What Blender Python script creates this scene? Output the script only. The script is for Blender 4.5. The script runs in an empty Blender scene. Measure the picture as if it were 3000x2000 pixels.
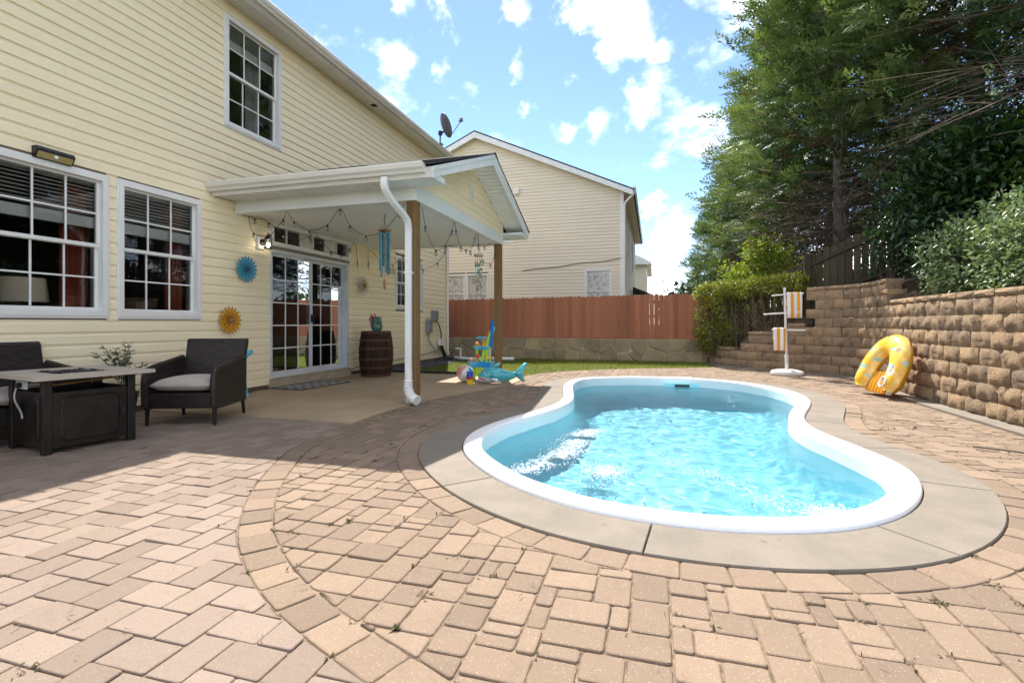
import bpy, bmesh, math, random
import numpy as np
from mathutils import Vector, Matrix

random.seed(7)
RNG = np.random.default_rng(7)
SC = bpy.context.scene
COL = SC.collection

# ------------------------------------------------------------------ camera
CAM_H = 1.07
YAW = 0.278
cam_d = bpy.data.cameras.new('camera')
cam_d.sensor_width = 36.0
cam_d.lens = 1453 / 3000 * 36.0
cam_d.shift_y = -54 / 3000
cam_d.clip_start = 0.05
cam_d.clip_end = 3000
cam = bpy.data.objects.new('camera', cam_d)
COL.objects.link(cam)
cam.location = (0, 0, CAM_H)
cam.rotation_euler = (math.radians(90), 0, YAW)
SC.camera = cam

# ------------------------------------------------------------------ light
SUN_S = Vector((0.31, -0.74, -1.0))           # direction the light travels
SUN_EL = math.atan2(1.0, math.hypot(0.31, 0.74))
SUN_AZ = math.atan2(-0.31, 0.74)              # from +Y towards +X
SUN_STRENGTH = 2.0
SKY_STRENGTH = 0.050
CLOUD_OFS = (21.7, 37.6, 15.06)
EXPOSURE = 2.42

world = bpy.data.worlds.new('World')
SC.world = world
world.use_nodes = True
wn, wl = world.node_tree.nodes, world.node_tree.links
wn.clear()


def pix_dir(u, v):
    a = (u - 1500) / 1453
    s, c = math.sin(YAW), math.cos(YAW)
    return Vector((-s + a * c, c + a * s, (946 - v) / 1453)).normalized()


def build_world():
    out = wn.new('ShaderNodeOutputWorld')
    bg = wn.new('ShaderNodeBackground')
    sky = wn.new('ShaderNodeTexSky')
    sky.sky_type = 'NISHITA'
    sky.sun_disc = False
    sky.sun_elevation = SUN_EL
    sky.sun_rotation = SUN_AZ
    sky.air_density = 0.8
    sky.dust_density = 0.05
    sky.ozone_density = 3.0
    bg.inputs['Strength'].default_value = SKY_STRENGTH
    tc = wn.new('ShaderNodeTexCoord')
    # fractal distortion of the direction gives the clouds their ragged edges
    nz = wn.new('ShaderNodeTexNoise')
    nz.inputs['Scale'].default_value = 7.0
    nz.inputs['Detail'].default_value = 9.0
    nz.inputs['Roughness'].default_value = 0.62
    wl.new(tc.outputs['Generated'], nz.inputs['Vector'])
    nz2 = wn.new('ShaderNodeTexNoise')
    nz2.inputs['Scale'].default_value = 2.4
    nz2.inputs['Detail'].default_value = 7.0
    nz2.inputs['Roughness'].default_value = 0.6
    nrm = wn.new('ShaderNodeVectorMath'); nrm.operation = 'NORMALIZE'
    wl.new(tc.outputs['Generated'], nrm.inputs[0])
    warp = wn.new('ShaderNodeVectorMath'); warp.operation = 'SUBTRACT'
    wl.new(nz.outputs['Color'], warp.inputs[0]); warp.inputs[1].default_value = (.5, .5, .5)
    wsc = wn.new('ShaderNodeVectorMath'); wsc.operation = 'SCALE'
    wl.new(warp.outputs[0], wsc.inputs[0]); wsc.inputs['Scale'].default_value = 0.10
    wad = wn.new('ShaderNodeVectorMath'); wad.operation = 'ADD'
    wl.new(nrm.outputs[0], wad.inputs[0]); wl.new(wsc.outputs[0], wad.inputs[1])
    acc = None
    blobs = [(1740, 0, 95, 1.0), (1800, 60, 95, 1.0), (1790, 120, 70, 1.0), (1700, -60, 120, 1.0), (1860, 100, 60, .9), (1520, 45, 62, .85), (1930, 160, 38, .6),
             (1665, 235, 60, .5), (1720, 355, 68, .95), (1650, 365, 52, .75), (1570, 325, 60, .5), 
             (1960, 600, 70, .6), (1985, 690, 70, .5),
             (985, 105, 36, .42), (960, 85, 26, .4), (1225, 150, 28, .4), (1180, 10, 36, .4), (945, 5, 34, .4), (1510, 215, 42, .42)]
    for (u, v, r, k) in blobs:
        dn = wn.new('ShaderNodeVectorMath'); dn.operation = 'DISTANCE'
        wl.new(wad.outputs[0], dn.inputs[0]); dn.inputs[1].default_value = pix_dir(u, v)
        rr = (r / 1453) * (pix_dir(u, v).dot(Vector((-math.sin(YAW), math.cos(YAW), 0))) ** 1.2)
        mr = wn.new('ShaderNodeMapRange'); mr.interpolation_type = 'SMOOTHSTEP'
        mr.inputs['From Min'].default_value = rr * 1.7
        mr.inputs['From Max'].default_value = rr * .2
        mr.inputs['To Min'].default_value = 0
        mr.inputs['To Max'].default_value = k
        wl.new(dn.outputs['Value'], mr.inputs['Value'])
        if acc is None:
            acc = mr.outputs[0]
        else:
            mx = wn.new('ShaderNodeMath'); mx.operation = 'MAXIMUM'
            wl.new(acc, mx.inputs[0]); wl.new(mr.outputs[0], mx.inputs[1]); acc = mx.outputs[0]
    # the broad shapes only bias a fractal field, which gives the clouds their ragged edges
    mad = wn.new('ShaderNodeMath'); mad.operation = 'MULTIPLY_ADD'
    wl.new(acc, mad.inputs[0]); mad.inputs[1].default_value = .24; wl.new(nz.outputs['Fac'], mad.inputs[2])
    mul = wn.new('ShaderNodeMapRange'); mul.interpolation_type = 'SMOOTHSTEP'
    mul.inputs['From Min'].default_value = .56; mul.inputs['From Max'].default_value = .95
    mul.inputs['To Min'].default_value = 0; mul.inputs['To Max'].default_value = 1.0
    wl.new(mad.outputs[0], mul.inputs['Value'])
    # extra cloud added over the rest of the sky to fill the shade
    ofs = wn.new('ShaderNodeMapping'); ofs.inputs['Location'].default_value = CLOUD_OFS; ofs.inputs['Scale'].default_value = (1, 1, 1.7)
    wl.new(nrm.outputs[0], ofs.inputs['Vector']); wl.new(ofs.outputs[0], nz2.inputs['Vector'])
    gen = wn.new('ShaderNodeMapRange'); gen.interpolation_type = 'SMOOTHSTEP'
    gen.inputs['From Min'].default_value = .468; gen.inputs['From Max'].default_value = .72
    gen.inputs['To Min'].default_value = 0; gen.inputs['To Max'].default_value = 1.0
    wl.new(nz2.outputs['Fac'], gen.inputs['Value'])
    mx = wn.new('ShaderNodeMath'); mx.operation = 'MAXIMUM'; mx.use_clamp = True
    wl.new(mul.outputs[0], mx.inputs[0]); wl.new(gen.outputs[0], mx.inputs[1])
    mix = wn.new('ShaderNodeMix'); mix.data_type = 'RGBA'
    wl.new(mx.outputs[0], mix.inputs['Factor'])
    wl.new(sky.outputs[0], mix.inputs['A'])
    mix.inputs['B'].default_value = (28.5, 26.8, 24.6, 1)  # cloud made extra bright and slightly warm to lift the shaded sides
    wl.new(mix.outputs['Result'], bg.inputs['Color'])
    wl.new(bg.outputs[0], out.inputs[0])


build_world()
sun_d = bpy.data.lights.new('sun', 'SUN')
sun_d.energy = SUN_STRENGTH
sun_d.angle = math.radians(0.53)
sun_d.color = (1.0, 0.955, 0.88)
sun = bpy.data.objects.new('sun', sun_d)
COL.objects.link(sun)
sun.location = (-10, 20, 30)
sun.rotation_euler = SUN_S.to_track_quat('-Z', 'Y').to_euler()
vs = SC.view_settings
vs.view_transform = 'Standard'
vs.look = 'None'
vs.exposure = EXPOSURE
vs.gamma = 1.0
vs.use_curve_mapping = False
SC.cycles.use_denoising = True
SC.cycles.max_bounces = 10
SC.cycles.diffuse_bounces = 4
SC.cycles.transparent_max_bounces = 24
SC.cycles.sample_clamp_indirect = 8.0
SC.cycles.caustics_reflective = False
SC.cycles.caustics_refractive = True


# ------------------------------------------------------------------ helpers
def tag(o, label=None, cat=None, group=None, kind=None):
    if label: o['label'] = label
    if cat: o['category'] = cat
    if group: o['group'] = group
    if kind: o['kind'] = kind
    return o


def thing(name, label, cat, loc=(0, 0, 0), rotz=0.0, group=None):
    o = bpy.data.objects.new(name, None)
    o.empty_display_size = .1
    COL.objects.link(o)
    o.location = loc
    o.rotation_euler = (0, 0, rotz)
    return tag(o, label, cat, group)


def copy_tree(o, parent=None):
    c = o.copy(); COL.objects.link(c); c.parent = parent
    for ch in list(o.children):
        copy_tree(ch, c)
    return c


def parent_loc(par):
    v = Vector((0, 0, 0))
    while par is not None:
        v += par.location; par = par.parent
    return v


def link_mesh(name, me, mat, par=None, smooth=False, loc=None):
    if mat is not None:
        me.materials.append(mat)
    if smooth:
        me.polygons.foreach_set('use_smooth', [True] * len(me.polygons))
    o = bpy.data.objects.new(name, me)
    COL.objects.link(o)
    if par is not None:
        o.parent = par
    if loc is not None:
        o.location = loc
    return o


def set_tone(me, vals):
    a = me.attributes.new('tone', 'FLOAT', 'POINT')
    a.data.foreach_set('value', np.asarray(vals, dtype=np.float32))


class MB:
    def __init__(s):
        s.v = []; s.f = []; s.t = []; s.tone = None

    def add(s, vs, fs):
        o = len(s.v)
        s.v += [tuple(p) for p in vs]
        s.f += [tuple(i + o for i in f) for f in fs]
        if s.tone is not None:
            s.t += [s.tone] * len(vs)
        return s

    def box(s, x0, x1, y0, y1, z0, z1):
        return s.add([(x0, y0, z0), (x1, y0, z0), (x1, y1, z0), (x0, y1, z0), (x0, y0, z1), (x1, y0, z1), (x1, y1, z1), (x0, y1, z1)],
                     [(0, 3, 2, 1), (4, 5, 6, 7), (0, 1, 5, 4), (1, 2, 6, 5), (2, 3, 7, 6), (3, 0, 4, 7)])

    def cbox(s, x0, x1, y0, y1, z0, z1, b=.01):
        """box with chamfered edges"""
        xs, ys, zs = (x0, x1), (y0, y1), (z0, z1)
        V = []; idx = {}
        for i in (0, 1):
            for j in (0, 1):
                for k in (0, 1):
                    sx, sy, sz = (1 - 2 * i) * b, (1 - 2 * j) * b, (1 - 2 * k) * b
                    for a in range(3):
                        p = [xs[i] + sx, ys[j] + sy, zs[k] + sz]
                        p[a] = (xs[i], ys[j], zs[k])[a]
                        idx[i, j, k, a] = len(V); V.append(p)
        F = []
        for a in range(3):
            for e in (0, 1):
                q = []
                for (m, n) in ((0, 0), (1, 0), (1, 1), (0, 1)):
                    c = [0, 0, 0]; c[a] = e; c[(a + 1) % 3] = m; c[(a + 2) % 3] = n
                    q.append(idx[c[0], c[1], c[2], a])
                F.append(tuple(q) if e else tuple(reversed(q)))
            for (m, n) in ((0, 0), (1, 0), (1, 1), (0, 1)):      # edges along axis a
                b1, b2 = (a + 1) % 3, (a + 2) % 3
                c = [0, 0, 0]; c[b1] = m; c[b2] = n
                c0 = list(c); c0[a] = 0; c1 = list(c); c1[a] = 1
                q = [idx[c0[0], c0[1], c0[2], b1], idx[c1[0], c1[1], c1[2], b1], idx[c1[0], c1[1], c1[2], b2], idx[c0[0], c0[1], c0[2], b2]]
                F.append(tuple(q) if (m ^ n) else tuple(reversed(q)))
        for i in (0, 1):
            for j in (0, 1):
                for k in (0, 1):
                    q = [idx[i, j, k, 0], idx[i, j, k, 1], idx[i, j, k, 2]]
                    F.append(tuple(q) if (i + j + k) % 2 else tuple(reversed(q)))
        return s.add(V, F)

    def mapped(s, mp, a0, a1, z0, z1, d0, d1):
        """box in wall coordinates (along, up, out) put through mp"""
        P = [mp(a, z, d) for d in (d0, d1) for (a, z) in ((a0, z0), (a1, z0), (a1, z1), (a0, z1))]
        return s.add(P, [(0, 3, 2, 1), (4, 5, 6, 7), (0, 1, 5, 4), (1, 2, 6, 5), (2, 3, 7, 6), (3, 0, 4, 7)])

    def tube(s, path, r, n=8, cap=True):
        P = [Vector(p) for p in path]
        m = len(P)
        R = r if isinstance(r, (list, tuple)) else [r] * m
        t = (P[1] - P[0]).normalized()
        up = Vector((0, 0, 1)) if abs(t.z) < .9 else Vector((1, 0, 0))
        x = t.cross(up).normalized()
        V = []; F = []
        for i in range(m):
            if i == 0: t = P[1] - P[0]
            elif i == m - 1: t = P[-1] - P[-2]
            else: t = (P[i + 1] - P[i]).normalized() + (P[i] - P[i - 1]).normalized()
            if t.length < 1e-9: t = Vector((0, 0, 1))
            t.normalize()
            x = (x - t * x.dot(t))
            if x.length < 1e-6: x = t.orthogonal()
            x.normalize(); y = t.cross(x)
            for k in range(n):
                a = 2 * math.pi * k / n
                V.append(P[i] + x * math.cos(a) * R[i] + y * math.sin(a) * R[i])
        for i in range(m - 1):
            for k in range(n):
                k2 = (k + 1) % n
                F.append((i * n + k, i * n + k2, (i + 1) * n + k2, (i + 1) * n + k))
        if cap:
            F.append(tuple(reversed(range(n)))); F.append(tuple(range((m - 1) * n, m * n)))
        return s.add(V, F)

    def lathe(s, prof, n=24, c=(0, 0, 0), a0=0.0, a1=None, close=True):
        full = a1 is None
        A = [a0 + (2 * math.pi if full else a1 - a0) * k / n for k in range(n if full else n + 1)]
        m = len(A); V = []; F = []
        for (r, z) in prof:
            for a in A:
                V.append((c[0] + r * math.cos(a), c[1] + r * math.sin(a), c[2] + z))
        for i in range(len(prof) - 1):
            for k in range(m if full else m - 1):
                k2 = (k + 1) % m
                F.append((i * m + k, i * m + k2, (i + 1) * m + k2, (i + 1) * m + k))
        if full and close:
            F.append(tuple(reversed(range(m)))); F.append(tuple(range((len(prof) - 1) * m, len(prof) * m)))
        return s.add(V, F)

    def ball(s, c, r, n=12, rx=1, ry=1, rz=1):
        prof = [(max(1e-4, r * math.sin(math.pi * i / n)), -r * math.cos(math.pi * i / n)) for i in range(n + 1)]
        o = len(s.v)
        s.lathe(prof, n * 2 if n < 10 else n * 2, (0, 0, 0))
        for i in range(o, len(s.v)):
            p = s.v[i]; s.v[i] = (p[0] * rx + c[0], p[1] * ry + c[1], p[2] * rz + c[2])
        return s

    def prism(s, poly, z0, z1):
        n = len(poly)
        V = [(x, y, z0) for x, y in poly] + [(x, y, z1) for x, y in poly]
        return s.add(V, [tuple(reversed(range(n))), tuple(range(n, 2 * n))] + [(i, (i + 1) % n, n + (i + 1) % n, n + i) for i in range(n)])

    def extrude(s, poly3, d):
        """closed planar polygon of 3-D points extruded by vector d"""
        n = len(poly3); d = Vector(d)
        V = [Vector(p) for p in poly3]; V += [p + d for p in V]
        return s.add(V, [tuple(reversed(range(n))), tuple(range(n, 2 * n))] + [(i, (i + 1) % n, n + (i + 1) % n, n + i) for i in range(n)])

    def build(s, name, mat, par=None, smooth=False, world=False):
        me = bpy.data.meshes.new(name)
        V = s.v
        if world and par is not None:
            o = parent_loc(par)
            V = [(p[0] - o.x, p[1] - o.y, p[2] - o.z) for p in V]
        me.from_pydata([tuple(p) for p in V], [], s.f)
        if s.tone is not None:
            set_tone(me, s.t)
        me.validate()
        bm = bmesh.new(); bm.from_mesh(me)
        bmesh.ops.recalc_face_normals(bm, faces=bm.faces); bm.to_mesh(me); bm.free()
        o = link_mesh(name, me, mat, par, False)
        if smooth:
            me.polygons.foreach_set('use_smooth', [True] * len(me.polygons))
            if smooth != 'all':
                me.set_sharp_from_angle(angle=math.radians(40))
        return o


def mesh_np(name, V, F, mat, par=None, tone=None, smooth=False):
    """V (N,3) array, F (M,k) index array, all faces the same size"""
    me = bpy.data.meshes.new(name)
    V = np.asarray(V, dtype=np.float32); F = np.asarray(F, dtype=np.int32)
    M, k = F.shape
    me.vertices.add(len(V)); me.vertices.foreach_set('co', V.ravel())
    me.loops.add(M * k); me.loops.foreach_set('vertex_index', F.ravel())
    me.polygons.add(M)
    me.polygons.foreach_set('loop_start', np.arange(0, M * k, k, dtype=np.int32))
    me.polygons.foreach_set('loop_total', np.full(M, k, dtype=np.int32))
    me.update(calc_edges=True)
    if tone is not None:
        set_tone(me, tone)
    return link_mesh(name, me, mat, par, smooth)


def basis(d, roll=None):
    """rotation matrices (N,3,3) whose columns are x, y(=d), z"""
    d = d / np.linalg.norm(d, axis=1, keepdims=True)
    up = np.where(np.abs(d[:, 2:3]) < .95, np.array([[0, 0, 1.]]), np.array([[1., 0, 0]]))
    x = np.cross(d, up); x /= np.linalg.norm(x, axis=1, keepdims=True)
    z = np.cross(x, d)
    if roll is not None:
        c, s = np.cos(roll)[:, None], np.sin(roll)[:, None]
        x, z = x * c + z * s, z * c - x * s
    return np.stack([x, d, z], axis=2)


def scatter(tv, tf, pos, rot, scale):
    """template verts (K,3), faces (m,k) -> stacked arrays"""
    N, K = len(pos), len(tv)
    V = np.einsum('nij,kj->nki', rot, tv) * np.asarray(scale).reshape(N, 1, 1) + pos[:, None, :]
    F = (np.asarray(tf)[None] + (np.arange(N) * K)[:, None, None]).reshape(-1, np.asarray(tf).shape[1])
    return V.reshape(-1, 3), F


# ------------------------------------------------------------------ materials
def nodes_of(name):
    m = bpy.data.materials.new(name); m.use_nodes = True
    nt = m.node_tree
    return m, nt.nodes, nt.links, nt.nodes['Principled BSDF']


def mk(N, t, **kw):
    n = N.new(t)
    for k, v in kw.items():
        if k in n.inputs: n.inputs[k].default_value = v
        else: setattr(n, k, v)
    return n


def mixc(N, L, fac, a, b, blend='MIX'):
    m = N.new('ShaderNodeMix'); m.data_type = 'RGBA'; m.blend_type = blend
    for s, x in (('Factor', fac), ('A', a), ('B', b)):
        if isinstance(x, (int, float)): m.inputs[s].default_value = x
        elif isinstance(x, tuple): m.inputs[s].default_value = (*x[:3], 1)
        else: L.new(x, m.inputs[s])
    return m.outputs['Result']


def ramp(N, L, src, lo, hi, a=0.0, b=1.0):
    r = mk(N, 'ShaderNodeMapRange'); r.clamp = True
    for k, v in (('From Min', lo), ('From Max', hi), ('To Min', a), ('To Max', b)): r.inputs[k].default_value = v
    L.new(src, r.inputs['Value']); return r.outputs[0]


def mat(name, c1, c2=None, scale=4.0, rough=.6, bump=0.0, bscale=40.0, spec=.4, metal=0.0, tone=0.0, stretch=(1, 1, 1), fine=0.0, fscale=60.0,
        sheen=0.0, coat=0.0, lo=.35, hi=.65, bdist=.01, rvar=0.0, trans=0.0):
    m, N, L, P = nodes_of(name)
    tc = mk(N, 'ShaderNodeTexCoord'); mp = mk(N, 'ShaderNodeMapping'); mp.inputs['Scale'].default_value = stretch
    L.new(tc.outputs['Object'], mp.inputs['Vector'])
    nz = mk(N, 'ShaderNodeTexNoise', Scale=scale, Detail=7.0, Roughness=.6); L.new(mp.outputs[0], nz.inputs['Vector'])
    col = mixc(N, L, ramp(N, L, nz.outputs['Fac'], lo, hi), c1, c2 if c2 else tuple(x * .85 for x in c1))
    if fine:
        nf = mk(N, 'ShaderNodeTexNoise', Scale=fscale, Detail=4.0, Roughness=.7); L.new(mp.outputs[0], nf.inputs['Vector'])
        g = ramp(N, L, nf.outputs['Fac'], .3, .7, 1 - fine, 1 + fine)
        cmb = mk(N, 'ShaderNodeCombineXYZ')
        for i in range(3): L.new(g, cmb.inputs[i])
        col = mixc(N, L, 1.0, col, cmb.outputs[0], 'MULTIPLY')
    if tone:
        at = mk(N, 'ShaderNodeAttribute'); at.attribute_name = 'tone'
        g = ramp(N, L, at.outputs['Fac'], 0, 1, 1 - tone, 1 + tone)
        cmb = mk(N, 'ShaderNodeCombineXYZ')
        for i in range(3): L.new(g, cmb.inputs[i])
        col = mixc(N, L, 1.0, col, cmb.outputs[0], 'MULTIPLY')
    L.new(col, P.inputs['Base Color'])
    P.inputs['Roughness'].default_value = rough
    if rvar:
        L.new(ramp(N, L, nz.outputs['Fac'], .3, .7, max(0, rough - rvar), min(1, rough + rvar)), P.inputs['Roughness'])
    P.inputs['Specular IOR Level'].default_value = spec
    P.inputs['Metallic'].default_value = metal
    if sheen: P.inputs['Sheen Weight'].default_value = sheen
    if coat: P.inputs['Coat Weight'].default_value = coat
    if bump:
        nb = mk(N, 'ShaderNodeTexNoise', Scale=bscale, Detail=5.0, Roughness=.65); L.new(mp.outputs[0], nb.inputs['Vector'])
        bp = mk(N, 'ShaderNodeBump', Strength=bump, Distance=bdist); L.new(nb.outputs['Fac'], bp.inputs['Height'])
        L.new(bp.outputs[0], P.inputs['Normal'])
    return m


def leaf_mat(name, c1, c2, tone=.45, trans=.35, rough=.5, spec=.3):
    m, N, L, P = nodes_of(name)
    at = mk(N, 'ShaderNodeAttribute'); at.attribute_name = 'tone'
    col = mixc(N, L, at.outputs['Fac'], c1, c2)
    L.new(col, P.inputs['Base Color'])
    P.inputs['Roughness'].default_value = rough
    P.inputs['Specular IOR Level'].default_value = spec
    tr = mk(N, 'ShaderNodeBsdfTranslucent')
    L.new(mixc(N, L, 1.0, col, (1.15, 1.2, .6), 'MULTIPLY'), tr.inputs['Color'])
    mx = mk(N, 'ShaderNodeMixShader'); mx.inputs[0].default_value = trans
    L.new(P.outputs[0], mx.inputs[1]); L.new(tr.outputs[0], mx.inputs[2])
    L.new(mx.outputs[0], N['Material Output'].inputs['Surface'])
    return m


def paver_mat(name, c1, c2, flecks=1.0):
    m, N, L, P = nodes_of(name)
    tc = mk(N, 'ShaderNodeTexCoord')
    nz = mk(N, 'ShaderNodeTexNoise', Scale=2.2, Detail=6.0, Roughness=.65); L.new(tc.outputs['Object'], nz.inputs['Vector'])
    col = mixc(N, L, ramp(N, L, nz.outputs['Fac'], .35, .65), c1, c2)
    at = mk(N, 'ShaderNodeAttribute'); at.attribute_name = 'tone'
    col = mixc(N, L, ramp(N, L, at.outputs['Fac'], 0, 1, 0, .9), col, tuple(x * .68 for x in c2))
    nf = mk(N, 'ShaderNodeTexNoise', Scale=150.0, Detail=3.0, Roughness=.8); L.new(tc.outputs['Object'], nf.inputs['Vector'])
    col = mixc(N, L, ramp(N, L, nf.outputs['Fac'], .35, .62, .35, 0), col, tuple(x * .45 for x in c1))
    # exposed aggregate: pale and dark chips
    vo = mk(N, 'ShaderNodeTexVoronoi', Scale=190.0); vo.feature = 'F1'; L.new(tc.outputs['Object'], vo.inputs['Vector'])
    sep = mk(N, 'ShaderNodeSeparateColor'); L.new(vo.outputs['Color'], sep.inputs[0])
    chip = ramp(N, L, sep.outputs[0], .84, .86)
    mm = mk(N, 'ShaderNodeMath', operation='MULTIPLY'); L.new(chip, mm.inputs[0]); L.new(ramp(N, L, vo.outputs['Distance'], .45, .3), mm.inputs[1])
    m2 = mk(N, 'ShaderNodeMath', operation='MULTIPLY'); L.new(mm.outputs[0], m2.inputs[0]); m2.inputs[1].default_value = .5 * flecks
    chipc = mixc(N, L, ramp(N, L, sep.outputs[1], .45, .55), (.55, .46, .37), (.17, .15, .14))
    col = mixc(N, L, m2.outputs[0], col, chipc)
    # soiling that gathers in broad patches
    n3 = mk(N, 'ShaderNodeTexNoise', Scale=9.0, Detail=8.0, Roughness=.7); L.new(tc.outputs['Object'], n3.inputs['Vector'])
    col = mixc(N, L, ramp(N, L, n3.outputs['Fac'], .55, .75, 0, .4), col, tuple(x * .55 for x in c2))
    L.new(col, P.inputs['Base Color'])
    P.inputs['Roughness'].default_value = .9
    P.inputs['Specular IOR Level'].default_value = .2
    nb = mk(N, 'ShaderNodeTexNoise', Scale=170.0, Detail=4.0, Roughness=.75); L.new(tc.outputs['Object'], nb.inputs['Vector'])
    nb2 = mk(N, 'ShaderNodeTexNoise', Scale=14.0, Detail=4.0); L.new(tc.outputs['Object'], nb2.inputs['Vector'])
    ad = mk(N, 'ShaderNodeMath', operation='MULTIPLY_ADD'); L.new(nb2.outputs['Fac'], ad.inputs[0]); ad.inputs[1].default_value = 2.0; L.new(nb.outputs['Fac'], ad.inputs[2])
    bp = mk(N, 'ShaderNodeBump', Strength=.6, Distance=.004); L.new(ad.outputs[0], bp.inputs['Height']); L.new(bp.outputs[0], P.inputs['Normal'])
    return m


def wood_mat(name, c1, c2, scale=(12, 12, .8), rough=.75, bump=.25, knots=True, tone=.25):
    m, N, L, P = nodes_of(name)
    tc = mk(N, 'ShaderNodeTexCoord'); mp = mk(N, 'ShaderNodeMapping'); mp.inputs['Scale'].default_value = scale
    L.new(tc.outputs['Object'], mp.inputs['Vector'])
    nz = mk(N, 'ShaderNodeTexNoise', Scale=2.5, Detail=8.0, Roughness=.7, Distortion=.6); L.new(mp.outputs[0], nz.inputs['Vector'])
    col = mixc(N, L, ramp(N, L, nz.outputs['Fac'], .3, .7), c1, c2)
    if knots:
        vo = mk(N, 'ShaderNodeTexVoronoi', Scale=1.1); L.new(mp.outputs[0], vo.inputs['Vector'])
        col = mixc(N, L, ramp(N, L, vo.outputs['Distance'], .12, .05, 0, .8), col, tuple(x * .3 for x in c2))
    at = mk(N, 'ShaderNodeAttribute'); at.attribute_name = 'tone'
    g = ramp(N, L, at.outputs['Fac'], 0, 1, 1 - tone, 1 + tone)
    cmb = mk(N, 'ShaderNodeCombineXYZ')
    for i in range(3): L.new(g, cmb.inputs[i])
    col = mixc(N, L, 1.0, col, cmb.outputs[0], 'MULTIPLY')
    L.new(col, P.inputs['Base Color']); P.inputs['Roughness'].default_value = rough; P.inputs['Specular IOR Level'].default_value = .25
    bp = mk(N, 'ShaderNodeBump', Strength=bump, Distance=.004); L.new(nz.outputs['Fac'], bp.inputs['Height']); L.new(bp.outputs[0], P.inputs['Normal'])
    return m


def glass_mat(name, tint=(.75, .8, .8), boost=.04):
    m, N, L, P = nodes_of(name)
    N.remove(P)
    t = mk(N, 'ShaderNodeBsdfTransparent'); t.inputs[0].default_value = (*tint, 1)
    g = mk(N, 'ShaderNodeBsdfGlossy'); g.inputs['Roughness'].default_value = .015; g.inputs['Color'].default_value = (.95, .97, 1, 1)
    fr = mk(N, 'ShaderNodeFresnel'); fr.inputs[0].default_value = 1.5
    tc = mk(N, 'ShaderNodeTexCoord')
    nz = mk(N, 'ShaderNodeTexNoise', Scale=2.5, Detail=1.0); L.new(tc.outputs['Object'], nz.inputs['Vector'])
    bp = mk(N, 'ShaderNodeBump', Strength=.05, Distance=.02); L.new(nz.outputs['Fac'], bp.inputs['Height']); L.new(bp.outputs[0], g.inputs['Normal'])
    ad = mk(N, 'ShaderNodeMath', operation='ADD'); ad.use_clamp = True
    L.new(fr.outputs[0], ad.inputs[0]); ad.inputs[1].default_value = boost
    mx = mk(N, 'ShaderNodeMixShader'); L.new(ad.outputs[0], mx.inputs[0]); L.new(t.outputs[0], mx.inputs[1]); L.new(g.outputs[0], mx.inputs[2])
    L.new(mx.outputs[0], N['Material Output'].inputs['Surface'])
    return m


M = {}
M['siding'] = mat('siding_vinyl', (.90, .775, .535), (.87, .74, .505), 1.2, .45, bump=.08, bscale=120, spec=.35, stretch=(1, .15, 3))
M['siding2'] = mat('siding_vinyl_neighbour', (.80, .71, .57), (.76, .67, .53), .9, .5, spec=.3, stretch=(.3, .3, 2), fine=.04)
M['white'] = mat('white_vinyl', (.80, .78, .75), (.74, .72, .69), 3, .4, spec=.4)
M['trim'] = mat('white_aluminium_trim', (.80, .80, .78), (.72, .73, .71), 2, .35, spec=.5)
M['gutter'] = mat('gutter_aluminium', (.78, .74, .68), (.70, .66, .60), 2, .38, spec=.5)
M['soffit'] = mat('soffit_panel', (.78, .76, .72), (.74, .72, .68), 2, .5)
M['shingle'] = mat('asphalt_shingle', (.03, .028, .03), (.06, .055, .055), 25, .95, bump=.6, bscale=200, fine=.4, fscale=120, spec=.2)
M['glass'] = glass_mat('window_glass', (.88, .90, .90), .03)
M['dark'] = mat('interior_dark', (.030, .026, .022), (.05, .042, .035), 2, .8)
M['blind'] = mat('blind_slat', (.78, .77, .72), (.70, .69, .64), 4, .5)
M['curtain'] = mat('curtain_rust', (.36, .07, .04), (.22, .04, .025), 12, .85, stretch=(1, 8, .3))
M['sheer'] = mat('curtain_sheer', (.55, .53, .48), (.42, .40, .37), 12, .85, stretch=(1, 8, .3))
M['shade'] = mat('lamp_shade_linen', (.72, .60, .45), (.64, .54, .40), 60, .9)
M['slab'] = mat('patio_concrete', (.40, .30, .195), (.30, .22, .14), 1.7, .9, bump=.5, bscale=160, fine=.16, fscale=190, lo=.3, hi=.7, bdist=.004)
M['coping'] = mat('coping_concrete', (.212, .179, .141), (.168, .143, .114), 3.0, .9, bump=.5, bscale=180, fine=.22, fscale=260, bdist=.003)
M['paverA'] = paver_mat('paver_blend_rose', (.285, .221, .182), (.30, .228, .174), .5)
M['paverB'] = paver_mat('paver_blend_gold', (.300, .215, .150), (.262, .192, .138), 1.0)
M['sand'] = mat('joint_sand', (.27, .198, .130), (.12, .086, .055), 14, .95, bump=.6, bscale=220, fine=.4, fscale=200, lo=.4, hi=.6)
M['rim'] = mat('pool_gelcoat_white', (.82, .83, .84), (.78, .79, .81), 1.5, .28, spec=.5)
M['wallgel'] = mat('pool_gelcoat_pale', (.74, .86, .87), (.70, .83, .85), 1.5, .35, spec=.4)
M['shell'] = mat('pool_gelcoat_blue', (.43, .84, .93), (.40, .82, .92), 1.5, .35, spec=.4)
M['block'] = None
M['soil'] = mat('soil', (.06, .042, .028), (.10, .07, .045), 6, .95, bump=.7, bscale=40, fine=.3)
M['post'] = wood_mat('treated_pine', (.23, .135, .055), (.15, .085, .035), (14, 14, .9))
M['fence_red'] = wood_mat('red_stained_cedar', (.39, .152, .084), (.30, .118, .066), (10, 10, .7), tone=.22)
M['fence_old'] = wood_mat('weathered_fence_wood', (.075, .052, .034), (.045, .042, .022), (9, 9, .7), tone=.3)
M['wicker'] = None
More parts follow.
